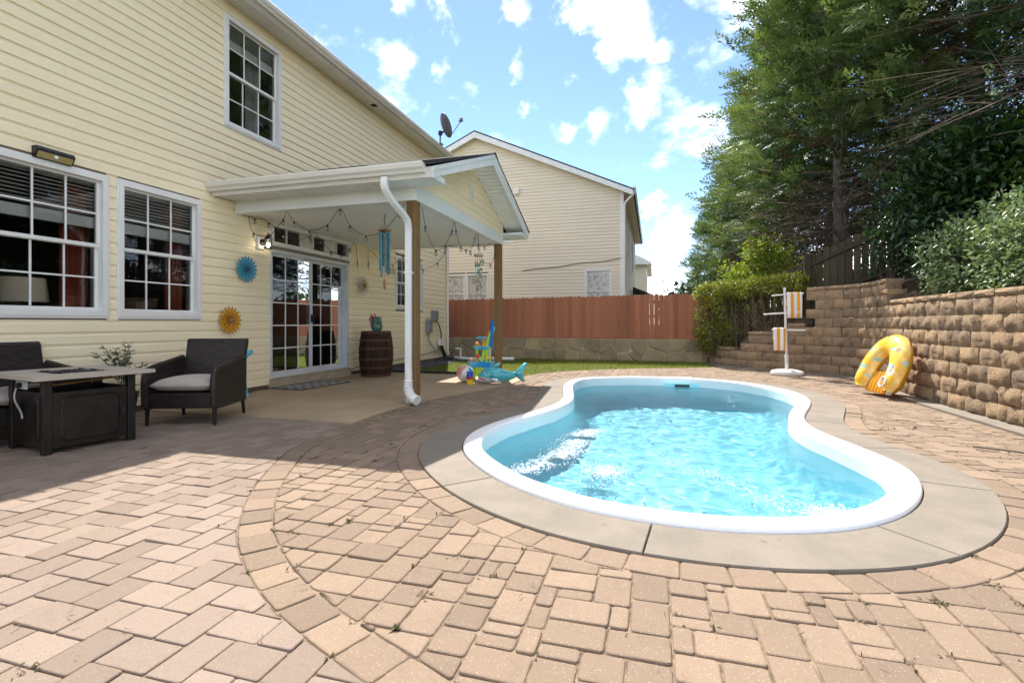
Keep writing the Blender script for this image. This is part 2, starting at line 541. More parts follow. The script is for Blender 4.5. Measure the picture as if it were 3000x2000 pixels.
M['cushion'] = mat('cushion_fabric', (.43, .37, .32), (.38, .325, .28), 8, .9, bump=.3, bscale=300, sheen=.2, fine=.08, fscale=300)
M['black_metal'] = mat('powder_coat_black', (.008, .0065, .006), (.020, .015, .012), 6, .34, spec=.3, bump=.15, bscale=200, fine=.3)
M['black'] = mat('black_plastic', (.012, .012, .013), (.02, .02, .02), 10, .45)
M['bark'] = mat('bark', (.085, .062, .045), (.15, .125, .105), 9, .9, bump=.8, bscale=30, stretch=(1, 1, .25), fine=.3)
M['bark_pale'] = mat('bark_pale', (.20, .175, .155), (.11, .09, .075), 14, .9, bump=.8, bscale=40, fine=.3)
M['twig'] = mat('dead_twig', (.12, .085, .06), (.19, .145, .11), 5, .9)


def block_mat():
    m, N, L, P = nodes_of('split_face_block')
    g = mk(N, 'ShaderNodeNewGeometry')
    nz = mk(N, 'ShaderNodeTexNoise', Scale=1.1, Detail=6.0, Roughness=.6); L.new(g.outputs['Position'], nz.inputs['Vector'])
    col = mixc(N, L, ramp(N, L, nz.outputs['Fac'], .35, .65), (.62, .42, .245), (.50, .35, .215))
    oi = mk(N, 'ShaderNodeObjectInfo')
    col = mixc(N, L, ramp(N, L, oi.outputs['Random'], 0, 1, 0, .85), col, (.34, .255, .18))
    nf = mk(N, 'ShaderNodeTexNoise', Scale=90.0, Detail=4.0, Roughness=.75); L.new(g.outputs['Position'], nf.inputs['Vector'])
    col = mixc(N, L, ramp(N, L, nf.outputs['Fac'], .36, .60, .75, 0), col, (.10, .07, .045))
    n3 = mk(N, 'ShaderNodeTexNoise', Scale=5.0, Detail=7.0, Roughness=.7); L.new(g.outputs['Position'], n3.inputs['Vector'])
    col = mixc(N, L, ramp(N, L, n3.outputs['Fac'], .5, .72, 0, .75), col, (.085, .075, .060))
    L.new(col, P.inputs['Base Color']); P.inputs['Roughness'].default_value = .95; P.inputs['Specular IOR Level'].default_value = .15
    nb = mk(N, 'ShaderNodeTexNoise', Scale=38.0, Detail=6.0, Roughness=.75); L.new(g.outputs['Position'], nb.inputs['Vector'])
    bp = mk(N, 'ShaderNodeBump', Strength=1.0, Distance=.03); L.new(nb.outputs['Fac'], bp.inputs['Height']); L.new(bp.outputs[0], P.inputs['Normal'])
    return m


def wicker_mat():
    m, N, L, P = nodes_of('resin_wicker')
    tc = mk(N, 'ShaderNodeTexCoord')
    ad = mk(N, 'ShaderNodeSeparateXYZ'); L.new(tc.outputs['Object'], ad.inputs[0])
    sm = mk(N, 'ShaderNodeMath', operation='ADD'); L.new(ad.outputs[0], sm.inputs[0]); L.new(ad.outputs[1], sm.inputs[1])
    cb = mk(N, 'ShaderNodeCombineXYZ'); L.new(sm.outputs[0], cb.inputs[0]); L.new(ad.outputs[2], cb.inputs[1])
    br = mk(N, 'ShaderNodeTexBrick'); br.offset = .5
    br.inputs['Scale'].default_value = 1.0
    for k, v in (('Brick Width', .055), ('Row Height', .019), ('Mortar Size', .0042), ('Mortar Smooth', .8)): br.inputs[k].default_value = v
    br.inputs['Color1'].default_value = (.046, .030, .024, 1); br.inputs['Color2'].default_value = (.017, .011, .010, 1); br.inputs['Mortar'].default_value = (.001, .001, .001, 1)
    L.new(cb.outputs[0], br.inputs['Vector']); L.new(br.outputs['Color'], P.inputs['Base Color'])
    P.inputs['Roughness'].default_value = .42; P.inputs['Specular IOR Level'].default_value = .45
    bp = mk(N, 'ShaderNodeBump', Strength=1.0, Distance=.004); bp.invert = True
    L.new(br.outputs['Fac'], bp.inputs['Height']); L.new(bp.outputs[0], P.inputs['Normal'])
    return m


M['block'] = block_mat()
M['wicker'] = wicker_mat()


# ------------------------------------------------------------------ plan curves
def catmull(P, n=10, closed=False):
    P = [np.array(p, float) for p in P]
    out = []
    m = len(P)
    rng = range(m) if closed else range(m - 1)
    for i in rng:
        p1, p2 = P[i], P[(i + 1) % m]
        p0 = P[i - 1] if (closed or i > 0) else 2 * p1 - p2
        p3 = P[(i + 2) % m] if (closed or i + 2 < m) else 2 * p2 - p1
        for k in range(n):
            t = k / n
            out.append(.5 * ((2 * p1) + (-p0 + p2) * t + (2 * p0 - 5 * p1 + 4 * p2 - p3) * t * t + (-p0 + 3 * p1 - 3 * p2 + p3) * t ** 3))
    if not closed: out.append(P[-1])
    return np.array(out)


def resample(C, n, closed=False):
    D = np.vstack([C, C[:1]]) if closed else C
    seg = np.linalg.norm(np.diff(D, axis=0), axis=1); s = np.concatenate([[0], np.cumsum(seg)])
    t = np.linspace(0, s[-1], n + 1)[:-1] if closed else np.linspace(0, s[-1], n)
    return np.stack([np.interp(t, s, D[:, i]) for i in range(D.shape[1])], axis=1)


def curve_len(C, closed=False):
    D = np.vstack([C, C[:1]]) if closed else C
    return np.linalg.norm(np.diff(D, axis=0), axis=1).sum()


def offset(C, d, closed=True):
    """move each point of a plan curve d to the right of its direction of travel"""
    if closed:
        t = np.roll(C, -1, 0) - np.roll(C, 1, 0)
    else:
        t = np.gradient(C, axis=0)
    t /= np.linalg.norm(t, axis=1, keepdims=True)
    return C + d * np.stack([t[:, 1], -t[:, 0]], axis=1)


# pool rim, counter-clockwise seen from above
RIM_PTS = [(-1.62, 4.10), (-1.50, 3.80), (-1.33, 3.55), (-1.10, 3.28), (-.86, 3.07), (-.45, 2.83), (-.05, 2.735), (.37, 2.72), (.64, 2.78), (.92, 2.88), (1.16, 3.05),
           (1.35, 3.24), (1.54, 3.52), (1.67, 3.80), (1.75, 4.08), (1.765, 4.35), (1.72, 4.6), (1.63, 5.02), (1.555, 5.35), (1.535, 5.7), (1.60, 6.15), (1.74, 6.6),
           (1.92, 7.1), (2.05, 7.6), (2.09, 8.1), (2.03, 8.5), (1.86, 8.96), (1.45, 9.56), (.88, 9.90), (.22, 10.0), (-.42, 9.90), (-.90, 9.71), (-1.27, 9.42), (-1.43, 9.08),
           (-1.475, 8.6), (-1.44, 8.15), (-1.36, 7.65), (-1.27, 7.18), (-1.215, 6.75), (-1.22, 6.38), (-1.29, 5.98), (-1.40, 5.62), (-1.53, 5.25), (-1.62, 4.92), (-1.668, 4.6), (-1.665, 4.33)]
RIM = resample(catmull(RIM_PTS, 8, True), 220, True)
for _ in range(6):
    RIM = (np.roll(RIM, 1, 0) + 2 * RIM + np.roll(RIM, -1, 0)) / 4
RIM = resample(RIM, 220, True)
COPE = offset(RIM, .375)
COPE = resample(COPE, 220, True)
for _ in range(4):
    COPE = (np.roll(COPE, 1, 0) + 2 * COPE + np.roll(COPE, -1, 0)) / 4
SOLD = offset(COPE, .165)
ARC_PTS = [(3.6, 1.2), (2.4, .92), (1.2, .86), (.2, 1.0), (-.4, 1.14), (-.82, 1.30), (-1.16, 1.44), (-1.47, 1.60), (-1.80, 1.83), (-2.09, 2.10), (-2.43, 2.53), (-2.73, 3.04), (-2.95, 3.50), (-3.05, 3.90), (-3.08, 4.33), (-3.08, 4.62)]
ARC = resample(catmull(ARC_PTS, 8), 200)                   # outer edge of the ring of pavers; travels anticlockwise round the pool, right = inside
ARC_IN = offset(ARC, .165, False)
SLAB_R = resample(catmull([(-3.08, 4.62), (-3.10, 5.1), (-3.08, 5.7), (-2.90, 6.55), (-2.60, 7.5), (-2.42, 8.2), (-2.38, 8.9), (-2.55, 9.60)], 6), 60)
LAWN_F = resample(catmull([(-2.55, 9.60), (-2.25, 10.40), (-1.60, 11.18), (-.50, 11.95), (.60, 12.45), (1.20, 12.75), (1.42, 13.1)], 6), 60)
WALL_PTS = [(1.40, 14.1), (1.55, 13.65), (1.80, 13.15), (2.38, 12.60), (3.05, 12.10), (3.42, 11.76), (3.70, 11.38), (3.80, 10.9), (3.76, 10.3), (3.66, 9.4), (3.58, 8.4), (3.55, 7.4), (3.56, 6.4), (3.56, 5), (3.56, 3), (3.56, .2)]
WALLC = resample(catmull(WALL_PTS, 8), 400)
CURB_IN = offset(WALLC, .20, False)       # foot of wall strip, pool side (travel is towards the camera: right is -X)

# ------------------------------------------------------------------ ground
def sheet(name, outer, holes, z, m, kind='structure', par=None):
    bm = bmesh.new(); E = []
    for loop in [outer] + list(holes):
        vs_ = [bm.verts.new((p[0], p[1], z)) for p in loop]
        E += [bm.edges.new((vs_[i], vs_[(i + 1) % len(vs_)])) for i in range(len(vs_))]
    bmesh.ops.triangle_fill(bm, use_beauty=True, use_dissolve=False, edges=E, normal=(0, 0, 1))
    bmesh.ops.recalc_face_normals(bm, faces=bm.faces)
    for f in bm.faces:
        if f.normal.z < 0: f.normal_flip()
    me = bpy.data.meshes.new(name); bm.to_mesh(me); bm.free()
    o = link_mesh(name, me, m, par)
    if kind and par is None: o['kind'] = kind
    return o


M['ground'] = mat('ground_turf', (.06, .085, .02), (.09, .10, .035), 3, .95, bump=.5, bscale=30, fine=.3)
HOLE = offset(RIM, -.06)
sheet('ground', [(-400, -400), (400, -400), (400, 400), (-400, 400)], [HOLE], -.060, M['ground'])

A_poly = [(-6.0, -1.5), (3.6, -1.5)] + [tuple(p) for p in ARC] + [(-6.0, 4.62)]
patio = sheet('paver_patio', A_poly, [], -.0075, M['sand'])
B_poly = [tuple(p) for p in ARC] + [tuple(p) for p in SLAB_R[1:]] + [tuple(p) for p in LAWN_F[1:]] + [tuple(p) for p in CURB_IN if p[0] > 1.40 and p[1] < 13.1]
deck = sheet('pool_deck', B_poly, [HOLE], -.0078, M['sand'])
S_poly = [(-6.02, 4.62)] + [tuple(p) for p in SLAB_R] + [(-6.02, 9.60)]
sb = MB(); sb.prism(S_poly, -.10, .008)
slab = sb.build('concrete_patio', M['slab']); slab['kind'] = 'structure'
kerb_poly = [tuple(p) for p in CURB_IN] + [tuple(p) for p in offset(WALLC, -.10, False)[::-1]]
kb = MB(); kb.prism(kerb_poly, -.12, .022)
kerb = kb.build('wall_footing', M['coping']); kerb['kind'] = 'structure'


# ------------------------------------------------------------------ pavers
def clip_half(poly, p, n):
    out = []
    m = len(poly)
    d = [(q[0] - p[0]) * n[0] + (q[1] - p[1]) * n[1] for q in poly]
    for i in range(m):
        a, b = poly[i], poly[(i + 1) % m]
        if d[i] >= 0: out.append(a)
        if (d[i] >= 0) != (d[(i + 1) % m] >= 0):
            t = d[i] / (d[i] - d[(i + 1) % m])
            out.append((a[0] + (b[0] - a[0]) * t, a[1] + (b[1] - a[1]) * t))
    return out


def poly_area(P):
    return .5 * abs(sum(P[i][0] * P[(i + 1) % len(P)][1] - P[(i + 1) % len(P)][0] * P[i][1] for i in range(len(P))))


class Border:
    """plan polyline; keep = +1 keeps what lies to the left of travel"""
    def __init__(s, C, keep, closed=False):
        D = np.vstack([C, C[:1]]) if closed else np.asarray(C)
        s.a = D[:-1]; s.t = D[1:] - D[:-1]; s.L = np.linalg.norm(s.t, axis=1); s.u = s.t / s.L[:, None]; s.keep = keep

    def cut(s, poly):
        c = np.mean(np.array(poly), axis=0)
        w = c - s.a
        q = np.clip((w * s.u).sum(1), 0, s.L)
        near = s.a + s.u * q[:, None]
        d2 = ((c - near) ** 2).sum(1)
        i = int(d2.argmin())
        n = np.array((-s.u[i][1], s.u[i][0])) * s.keep
        r = math.sqrt(d2[i])
        side = (c - near[i]) @ n
        if r > .22:
            return poly if side > 0 else []
        # tangent over the neighbourhood
        return clip_half(poly, near[i], n)


def inset_poly(P, d):
    n = len(P)
    A = sum(P[i][0] * P[(i + 1) % n][1] - P[(i + 1) % n][0] * P[i][1] for i in range(n))
    if A < 0: P = P[::-1]
    out = []
    for i in range(n):
        p0, p1, p2 = Vector(P[i - 1]), Vector(P[i]), Vector(P[(i + 1) % n])
        e1, e2 = (p1 - p0), (p2 - p1)
        if e1.length < 1e-6 or e2.length < 1e-6: continue
        e1.normalize(); e2.normalize()
        n1, n2 = Vector((-e1.y, e1.x)), Vector((-e2.y, e2.x))
        b = n1 + n2
        k = b.dot(n1)
        if k < .25: k = .25
        q = p1 + b * (d / k)
        out.append((q.x, q.y))
    return out


def clean(P, eps=.012):
    out = []
    for p in P:
        if not out or math.hypot(p[0] - out[-1][0], p[1] - out[-1][1]) > eps: out.append(p)
    if len(out) > 1 and math.hypot(out[0][0] - out[-1][0], out[0][1] - out[-1][1]) <= eps: out.pop()
    return out


def round_corners(P, r):
    n = len(P); out = []
    for i in range(n):
        p0, p1, p2 = Vector(P[i - 1]), Vector(P[i]), Vector(P[(i + 1) % n])
        l1, l2 = (p0 - p1).length, (p2 - p1).length
        a = p1 + (p0 - p1) * min(.3, r / l1); b = p1 + (p2 - p1) * min(.3, r / l2)
        m = (a + b + p1) / 3
        out += [(a.x, a.y), (m.x, m.y), (b.x, b.y)]
    return out


def paver_mesh(mb, P, z0, tilt, joint, bev, rc):
    P = clean(P)
    if len(P) < 3: return False
    Q = inset_poly(P, joint)
    if len(Q) < 3 or poly_area(Q) < .0008: return False
    Q = round_corners(Q, rc)
    n = len(Q)
    c = np.mean(np.array(Q), axis=0)
    R1 = inset_poly(Q, bev * .35); R2 = inset_poly(Q, bev)
    if len(R1) != n or len(R2) != n: return False
    def Z(p): return z0 + (p[0] - c[0]) * tilt[0] + (p[1] - c[1]) * tilt[1]
    V = [(x, y, -.05) for x, y in Q] + [(x, y, Z((x, y)) - bev * .75) for x, y in Q] + [(x, y, Z((x, y)) - bev * .22) for x, y in R1] + [(x, y, Z((x, y))) for x, y in R2]
    F = [tuple(range(3 * n, 4 * n))]
    for k in range(3):
        F += [(k * n + i, k * n + (i + 1) % n, (k + 1) * n + (i + 1) % n, (k + 1) * n + i) for i in range(n)]
    mb.add(V, F)
    return True


def lay(parent, polys, m, joint, bev, rc, nsep=300):
    cx = Vector((0, 0))
    items = []
    for P in polys:
        c = np.mean(np.array(P), axis=0)
        dep = -c[0] * math.sin(YAW) + c[1] * math.cos(YAW)
        lat = c[0] * math.cos(YAW) + c[1] * math.sin(YAW)
        u = lat / max(dep, .05); v = CAM_H / max(dep, .05)
        seen = dep > 1.2 and abs(u) < 1.09 and v < .78
        vis = poly_area(P) / dep ** 3 if seen else 0
        items.append((-vis, P))
    items.sort(key=lambda t: t[0])
    rest = MB(); rest.tone = 0.0
    n = 0
    for vis, P in items:
        tone = random.random()
        z = random.gauss(0, .0018); tl = (random.gauss(0, .010), random.gauss(0, .010))
        j = joint * random.uniform(.5, 1.4)
        if n < nsep and vis < 0:
            b = MB(); b.tone = tone
            if paver_mesh(b, P, z, tl, j, bev, rc):
                b.build('paver', m, parent); n += 1
        else:
            rest.tone = tone
            paver_mesh(rest, P, z, tl, j, bev, rc)
    o = rest.build('paver_field', m, parent); o['kind'] = 'stuff'


U = .0715
b_arcA = Border(ARC, +1)        # outside of the ring
polysA = []
for i in range(-60, 90):
    for j in range(-60, 90):
        ox, oy = -5.0 + (-2 * i + 5 * j) * U, 1.0 + (2 * i + j) * U
        for (x0, x1, y0, y1) in ((0, 3, 0, 2), (3, 5, 0, 3)):
            R = (ox + x0 * U, ox + x1 * U, oy + y0 * U, oy + y1 * U)
            if R[1] < -6.0 or R[0] > 1.5 or R[3] < .55 or R[2] > 4.62: continue
            P = [(R[0], R[2]), (R[1], R[2]), (R[1], R[3]), (R[0], R[3])]
            P = clip_half(P, (0, 4.615), (0, -1)); P = clip_half(P, (-5.99, 0), (1, 0)) if P else P
            if len(P) < 3: continue
            P = b_arcA.cut(P)
            if len(P) >= 3 and poly_area(P) > .0012: polysA.append(P)
lay(patio, polysA, M['paverA'], .0026, .0060, .009)

# random three-size coursing inside the ring
polysB = []
gx0, gy0, GW, GH = -3.3, .7, int(7.2 / U), int(12.6 / U)
occ = np.zeros((GH + 3, GW + 3), bool)
SHAPES = [((3, 2), 5), ((2, 3), 5), ((2, 2), 6), ((2, 1), 2), ((1, 2), 2)]
rb = random.Random(11)
cells = []
for j in range(GH):
    for i in range(GW):
        if occ[j, i]: continue
        fit = [(w_, h_, k) for ((w_, h_), k) in SHAPES if not occ[j:j + h_, i:i + w_].any()]
        # avoid leaving one-cell slots
        good = []
        for (w_, h_, k) in fit:
            gap = 0
            while not occ[j, i + w_ + gap] and gap < 3 and i + w_ + gap < GW: gap += 1
            good.append((w_, h_, k * (.12 if gap == 1 and occ[j, i + w_ + 1] else 1)))
        if good:
            w_, h_, _k = rb.choices(good, [g_[2] for g_ in good])[0]
        else:
            w_, h_ = 1, 1
        occ[j:j + h_, i:i + w_] = True
        cells.append((i, j, w_, h_))
borders = [Border(ARC_IN, -1), Border(SOLD, -1, True), Border(SLAB_R, -1), Border(LAWN_F, -1), Border(CURB_IN, -1)]
for (i, j, w_, h_) in cells:
    x0, y0 = gx0 + i * U, gy0 + j * U
    c = (x0 + w_ * U / 2, y0 + h_ * U / 2)
    if c[1] < .9: continue
    P = [(x0, y0), (x0 + w_ * U, y0), (x0 + w_ * U, y0 + h_ * U), (x0, y0 + h_ * U)]
    for b_ in borders:
        P = b_.cut(P)
        if len(P) < 3: break
    if len(P) >= 3 and poly_area(P) > .0012: polysB.append(P)


def ring_pavers(Cin, Cout, step, closed, jit=.15):
    L = curve_len(Cin, closed); n = max(4, int(L / step))
    out = []
    t = np.arange(n + (0 if closed else 1)) / n
    t = t + (np.array([random.uniform(-jit, jit) for _ in t]) / n if closed else 0)
    idx = t * (len(Cin) if closed else len(Cin) - 1)
    def at(C, s):
        m = len(C); i = int(math.floor(s)); f = s - i
        a = C[i % m]; b = C[(i + 1) % m] if closed else C[min(i + 1, m - 1)]
        return a * (1 - f) + b * f
    K = len(idx)
    for k in range(K if closed else K - 1):
        s0, s1 = idx[k], idx[(k + 1) % K]
        if closed and k == K - 1: s1 += len(Cin)
        mid = (s0 + s1) / 2
        out.append([tuple(at(Cin, s0)), tuple(at(Cin, mid)), tuple(at(Cin, s1)), tuple(at(Cout, s1)), tuple(at(Cout, mid)), tuple(at(Cout, s0))])
    return out


polysB += [P for P in ring_pavers(COPE, SOLD, .20, True)]
polysB += [P for P in ring_pavers(ARC, ARC_IN, .195, False)]
lay(deck, polysB, M['paverB'], .0028, .0085, .014)

# ------------------------------------------------------------------ pool
pool = thing('swimming_pool', 'white-rimmed peanut-shaped fibreglass pool full of turquoise water', 'swimming pool', (0, 6.2, 0))
pool['kind'] = 'thing'


def ring_sweep(C, prof, closed=True):
    """prof: (inset from C, z)"""
    V = []; F = []
    n = len(C)
    for (d, z) in prof:
        R = offset(C, -d)
        V += [(p[0], p[1], z) for p in R]
    for k in range(len(prof) - 1):
        for i in range(n):
            F.append((k * n + i, k * n + (i + 1) % n, (k + 1) * n + (i + 1) % n, (k + 1) * n + i))
    return V, F


mb = MB(); V_, F_ = ring_sweep(RIM, [(.01, -.05), (0, .0), (.0, .018), (.006, .030), (.02, .037), (.06, .040), (.125, .040), (.146, .036), (.155, .024), (.158, .0), (.160, -.02)]); mb.add(V_, F_)
mb.build('rim', M['rim'], pool, smooth='all', world=True)
V_, F_ = ring_sweep(RIM, [(.160, -.018), (.164, -.150)])
mb = MB(); mb.add(V_, F_); mb.build('waterline_wall', M['wallgel'], pool, smooth='all', world=True).cycles.is_caustics_receiver = True
V_, F_ = ring_sweep(RIM, [(.164, -.150), (.165, -.20), (.168, -.32), (.19, -.60), (.24, -.80), (.34, -.90), (.50, -.95)])
n_ = len(RIM)
mb = MB()
VV = []
for i, p in enumerate(V_):                       # the floor falls away towards the far end
    k = i // n_
    deep = min(1.0, max(0, (p[1] - 3.5) / 4.5))
    f = [0, 0, 0, .20, .40, .5, .55][k]
    VV.append((p[0], p[1], p[2] - f * deep))
mb.add(VV, F_)
bm = bmesh.new()
last = [bm.verts.new(VV[6 * n_ + i]) for i in range(n_)]
f_ = bm.faces.new(last); bmesh.ops.triangulate(bm, faces=[f_])
idx_ = {v: i for i, v in enumerate(bm.verts)}
mb.add([tuple(v.co) for v in bm.verts], [tuple(idx_[v] for v in f.verts) for f in bm.faces]); bm.free()
shell = mb.build('shell', M['shell'], pool, smooth='all', world=True)

def water_mat():
    m, N, L, P = nodes_of('pool_water')
    N.remove(P)
    tc = mk(N, 'ShaderNodeTexCoord')
    mp = mk(N, 'ShaderNodeMapping'); mp.inputs['Scale'].default_value = (1.0, 1.0, 1.0); mp.inputs['Rotation'].default_value = (0, 0, .5)
    L.new(tc.outputs['Object'], mp.inputs['Vector'])
    n1 = mk(N, 'ShaderNodeTexNoise', Scale=4.5, Detail=3.0, Roughness=.55, Distortion=.8); L.new(mp.outputs[0], n1.inputs['Vector'])
    mp2 = mk(N, 'ShaderNodeMapping'); mp2.inputs['Scale'].default_value = (9, 26, 9); mp2.inputs['Rotation'].default_value = (0, 0, -.35); L.new(tc.outputs['Object'], mp2.inputs['Vector'])
    n2 = mk(N, 'ShaderNodeTexNoise', Scale=1.0, Detail=4.0, Roughness=.6, Distortion=.5); L.new(mp2.outputs[0], n2.inputs['Vector'])
    b1 = mk(N, 'ShaderNodeBump', Strength=.1, Distance=.02); L.new(n1.outputs['Fac'], b1.inputs['Height'])
    b2 = mk(N, 'ShaderNodeBump', Strength=.35, Distance=.012); L.new(n2.outputs['Fac'], b2.inputs['Height']); L.new(b1.outputs[0], b2.inputs['Normal'])
    rf = mk(N, 'ShaderNodeBsdfRefraction'); rf.inputs['IOR'].default_value = 1.33; rf.inputs['Roughness'].default_value = .0; rf.inputs['Color'].default_value = (.655, .765, .81, 1)
    gl = mk(N, 'ShaderNodeBsdfGlossy'); gl.inputs['Roughness'].default_value = .03; L.new(b2.outputs[0], gl.inputs['Normal'])
    fr = mk(N, 'ShaderNodeFresnel'); fr.inputs[0].default_value = 1.33; L.new(b2.outputs[0], fr.inputs['Normal'])
    mx = mk(N, 'ShaderNodeMixShader'); L.new(fr.outputs[0], mx.inputs[0]); L.new(rf.outputs[0], mx.inputs[1]); L.new(gl.outputs[0], mx.inputs[2])
    L.new(mx.outputs[0], N['Material Output'].inputs['Surface'])
    return m


M['water'] = water_mat()
WZ = -.115
from mathutils import noise as mnoise
from mathutils.geometry import delaunay_2d_cdt
WC = resample(offset(RIM, -.145), 180, True)


def water_body():
    """closed body of water: rippled top sheet, straight sides buried in the shell"""
    n = len(WC)
    pts = [Vector((p[0], p[1])) for p in WC]
    rw = random.Random(12)
    st = .046
    G_ = np.array([(x + rw.uniform(-.3, .3) * st + (.5 * st if j % 2 else 0), y + rw.uniform(-.3, .3) * st) for j, y in enumerate(np.arange(2.6, 10.1, st * .9)) for x in np.arange(-1.8, 2.2, st)])
    inner = [tuple(p) for p in offset(WC, -.03)]
    xi, yi = G_[:, 0], G_[:, 1]; ins = np.zeros(len(G_), bool); j = n - 1
    for i in range(n):
        (ax, ay), (bx, by) = inner[i], inner[j]
        ins ^= ((ay > yi) != (by > yi)) & (xi < (bx - ax) * (yi - ay) / (by - ay + 1e-12) + ax); j = i
    pts += [Vector((p[0], p[1])) for p in G_[ins]]
    vo, eo, fo, *_r = delaunay_2d_cdt(pts, [(i, (i + 1) % n) for i in range(n)], [tuple(range(n))], 1, 1e-5)
    V = []
    for p in vo:
        q = Vector((p.x * 2.6 + p.y * .9, p.y * 3.4 - p.x * .6, 0.3))
        z = mnoise.noise(q) * .0065 + mnoise.noise(q * 2.3 + Vector((7, 3, 1))) * .0036 + mnoise.noise(q * 4.6 + Vector((1, 9, 4))) * .0028
        # livelier by the return jets
        for (jx, jy, r_j, k_j) in ((-.75, 4.7, .7, .9), (1.05, 3.6, .6, .9), (-.35, 4.0, .45, 1.2), (.5, 4.2, .8, .5)):
            z *= 1 + k_j * math.exp(-((p.x - jx) ** 2 + (p.y - jy) ** 2) / r_j ** 2)
        V.append((p.x, p.y, WZ + z))
    F = [tuple(f) for f in fo]
    m = len(V)
    V += [(WC[i][0], WC[i][1], -2.3) for i in range(n)]
    key = {(round(v[0], 4), round(v[1], 4)): i for i, v in enumerate(V[:m])}
    ring = [key.get((round(p[0], 4), round(p[1], 4)), i) for i, p in enumerate(WC)]
    F += [(ring[i], m + i, m + (i + 1) % n, ring[(i + 1) % n]) for i in range(n)] + [tuple(reversed(range(m, m + n)))]
    b = MB(); b.add(V, F)
    return b.build('water', M['water'], pool, smooth=True, world=True)


water = water_body()
sun_d.cycles.is_caustics_light = True
water.cycles.is_caustics_caster = True
shell.cycles.is_caustics_receiver = True
# froth where the return jets break the surface: thousands of bubbles
def foam_points():
    pts = []
    r = random.Random(3)
    def ok(x, y):
        return True
    A, B = Vector((-1.05, 3.78)), Vector((-.55, 5.55))
    for _ in range(3000):
        t = r.random(); s_ = r.gauss(0, .085)
        p = A.lerp(B, t) + Vector((s_ * 1.0 + .09 * math.sin(t * 5), 0))
        pts.append((p.x, p.y))
    for _ in range(1100):
        a = r.random() * 6.28; q = abs(r.gauss(0, .17))
        pts.append((1.12 + math.cos(a) * q * 1.3, 3.52 + math.sin(a) * q * .7))
    for _ in range(700):
        a = r.random() * 6.28; q = abs(r.gauss(0, .12))
        pts.append((-.36 + math.cos(a) * q, 4.0 + math.sin(a) * q * 1.4))
    for _ in range(260):
        t = r.random(); pts.append((.1 + t * .7 + r.gauss(0, .06), 4.6 - t * 1.0 + r.gauss(0, .09)))
    return np.array(pts)


fp = foam_points()
fp3 = np.column_stack([fp, np.full(len(fp), WZ + .004)])
oct_v = np.array([(1, 0, 0), (-1, 0, 0), (0, 1, 0), (0, -1, 0), (0, 0, .6), (0, 0, -.6)], float)
oct_f = np.array([(0, 2, 4), (2, 1, 4), (1, 3, 4), (3, 0, 4), (2, 0, 5), (1, 2, 5), (3, 1, 5), (0, 3, 5)])
Vf, Ff = scatter(oct_v, oct_f, fp3 - np.array([0, 6.2, 0]), basis(RNG.normal(size=(len(fp3), 3)) * np.array([1, 1, .1])), RNG.uniform(.003, .008, len(fp3)))
M['foam'] = mat('foam', (.86, .90, .92), (.80, .87, .90), 20, .35)
o = mesh_np('foam', Vf, Ff, M['foam'], pool); o['kind'] = 'stuff'
# skimmer face plate on the far wall
mb = MB(); sk = .62
mb.box(sk - .42, sk + .20, 9.735, 9.76, -.165, -.045); mb.build('skimmer_plate', M['shell'], pool, world=True)
mb = MB(); mb.box(sk - .24, sk + .02, 9.722, 9.742, -.115, -.075); mb.build('skimmer_mouth', M['black'], pool, world=True)
mb = MB(); mb.lathe([(.11, 0), (.12, .004), (.10, .012)], 20, (.62, 10.22, .0)); tag(mb.build('skimmer_lid', M['rim']), 'round white skimmer lid in the deck behind the pool', 'lid')

# coping: cast concrete slabs
joints = sorted(int(((RIM - np.array(q)) ** 2).sum(1).argmin()) / len(RIM) for q in ((-1.06, 3.28), (-.05, 2.735), (1.10, 3.0), (1.71, 3.92), (1.66, 4.85), (1.59, 6.05), (2.06, 7.7), (.9, 9.9), (-1.0, 9.65), (-1.45, 8.2), (-1.25, 6.1), (-1.62, 4.9)))
njc = len(RIM)
cop_parent = None
for k in range(len(joints)):
    s0 = joints[k]; s1 = joints[(k + 1) % len(joints)] + (1 if k == len(joints) - 1 else 0)
    i0, i1 = int(round(s0 * njc)), int(round(s1 * njc))
    ids = list(range(i0, i1 + 1))
    cin = offset(RIM, .004); 
    Pin = [tuple(cin[i % njc]) for i in ids]
    cq = [tuple(offset(RIM, .372)[i % njc]) for i in ids]
    poly = Pin + cq[::-1]
    Q = inset_poly(clean(poly, .004), .0035)
    R1 = inset_poly(Q, .004)
    b = MB()
    n = len(Q)
    if len(R1) == n:
        b.add([(x, y, -.06) for x, y in Q] + [(x, y, .004) for x, y in Q] + [(x, y, .010) for x, y in R1],
              [tuple(range(2 * n, 3 * n))] + [(q * n + i, q * n + (i + 1) % n, (q + 1) * n + (i + 1) % n, (q + 1) * n + i) for q in range(2) for i in range(n)])
    else:
        b.prism(Q, -.06, .010)
    b.build('coping_slab', M['coping'], deck)

# ================================================================== house
WX_ = -6.0                                   # outer face of the sheathing
SOF = 5.77
house = thing('house', 'two-storey cream vinyl-sided house with white windows and sliding patio door', 'house', (-6.0, 6.0, 0))


def hp(a, z, d):                             # wall coordinates of the house: along = +Y, out = +X
    return (WX_ + d, a, z)


Y0, Y1 = -2.0, 13.88
# openings (y0, y1, z0, z1)
W_LEFT = (3.10, 4.167, 1.148, 2.722)
W_MID = (4.29, 5.373, 1.142, 2.730)
W_UP = (5.785, 6.892, 3.955, 5.565)
W_SMALL = (10.74, 12.20, 1.425, 2.69)
TRANSOM = (6.675, 8.86, 2.36, 2.70)
DOOR = (6.66, 8.80, .16, 2.26)
OPEN = [W_LEFT, W_MID, W_UP, W_SMALL, TRANSOM, DOOR]


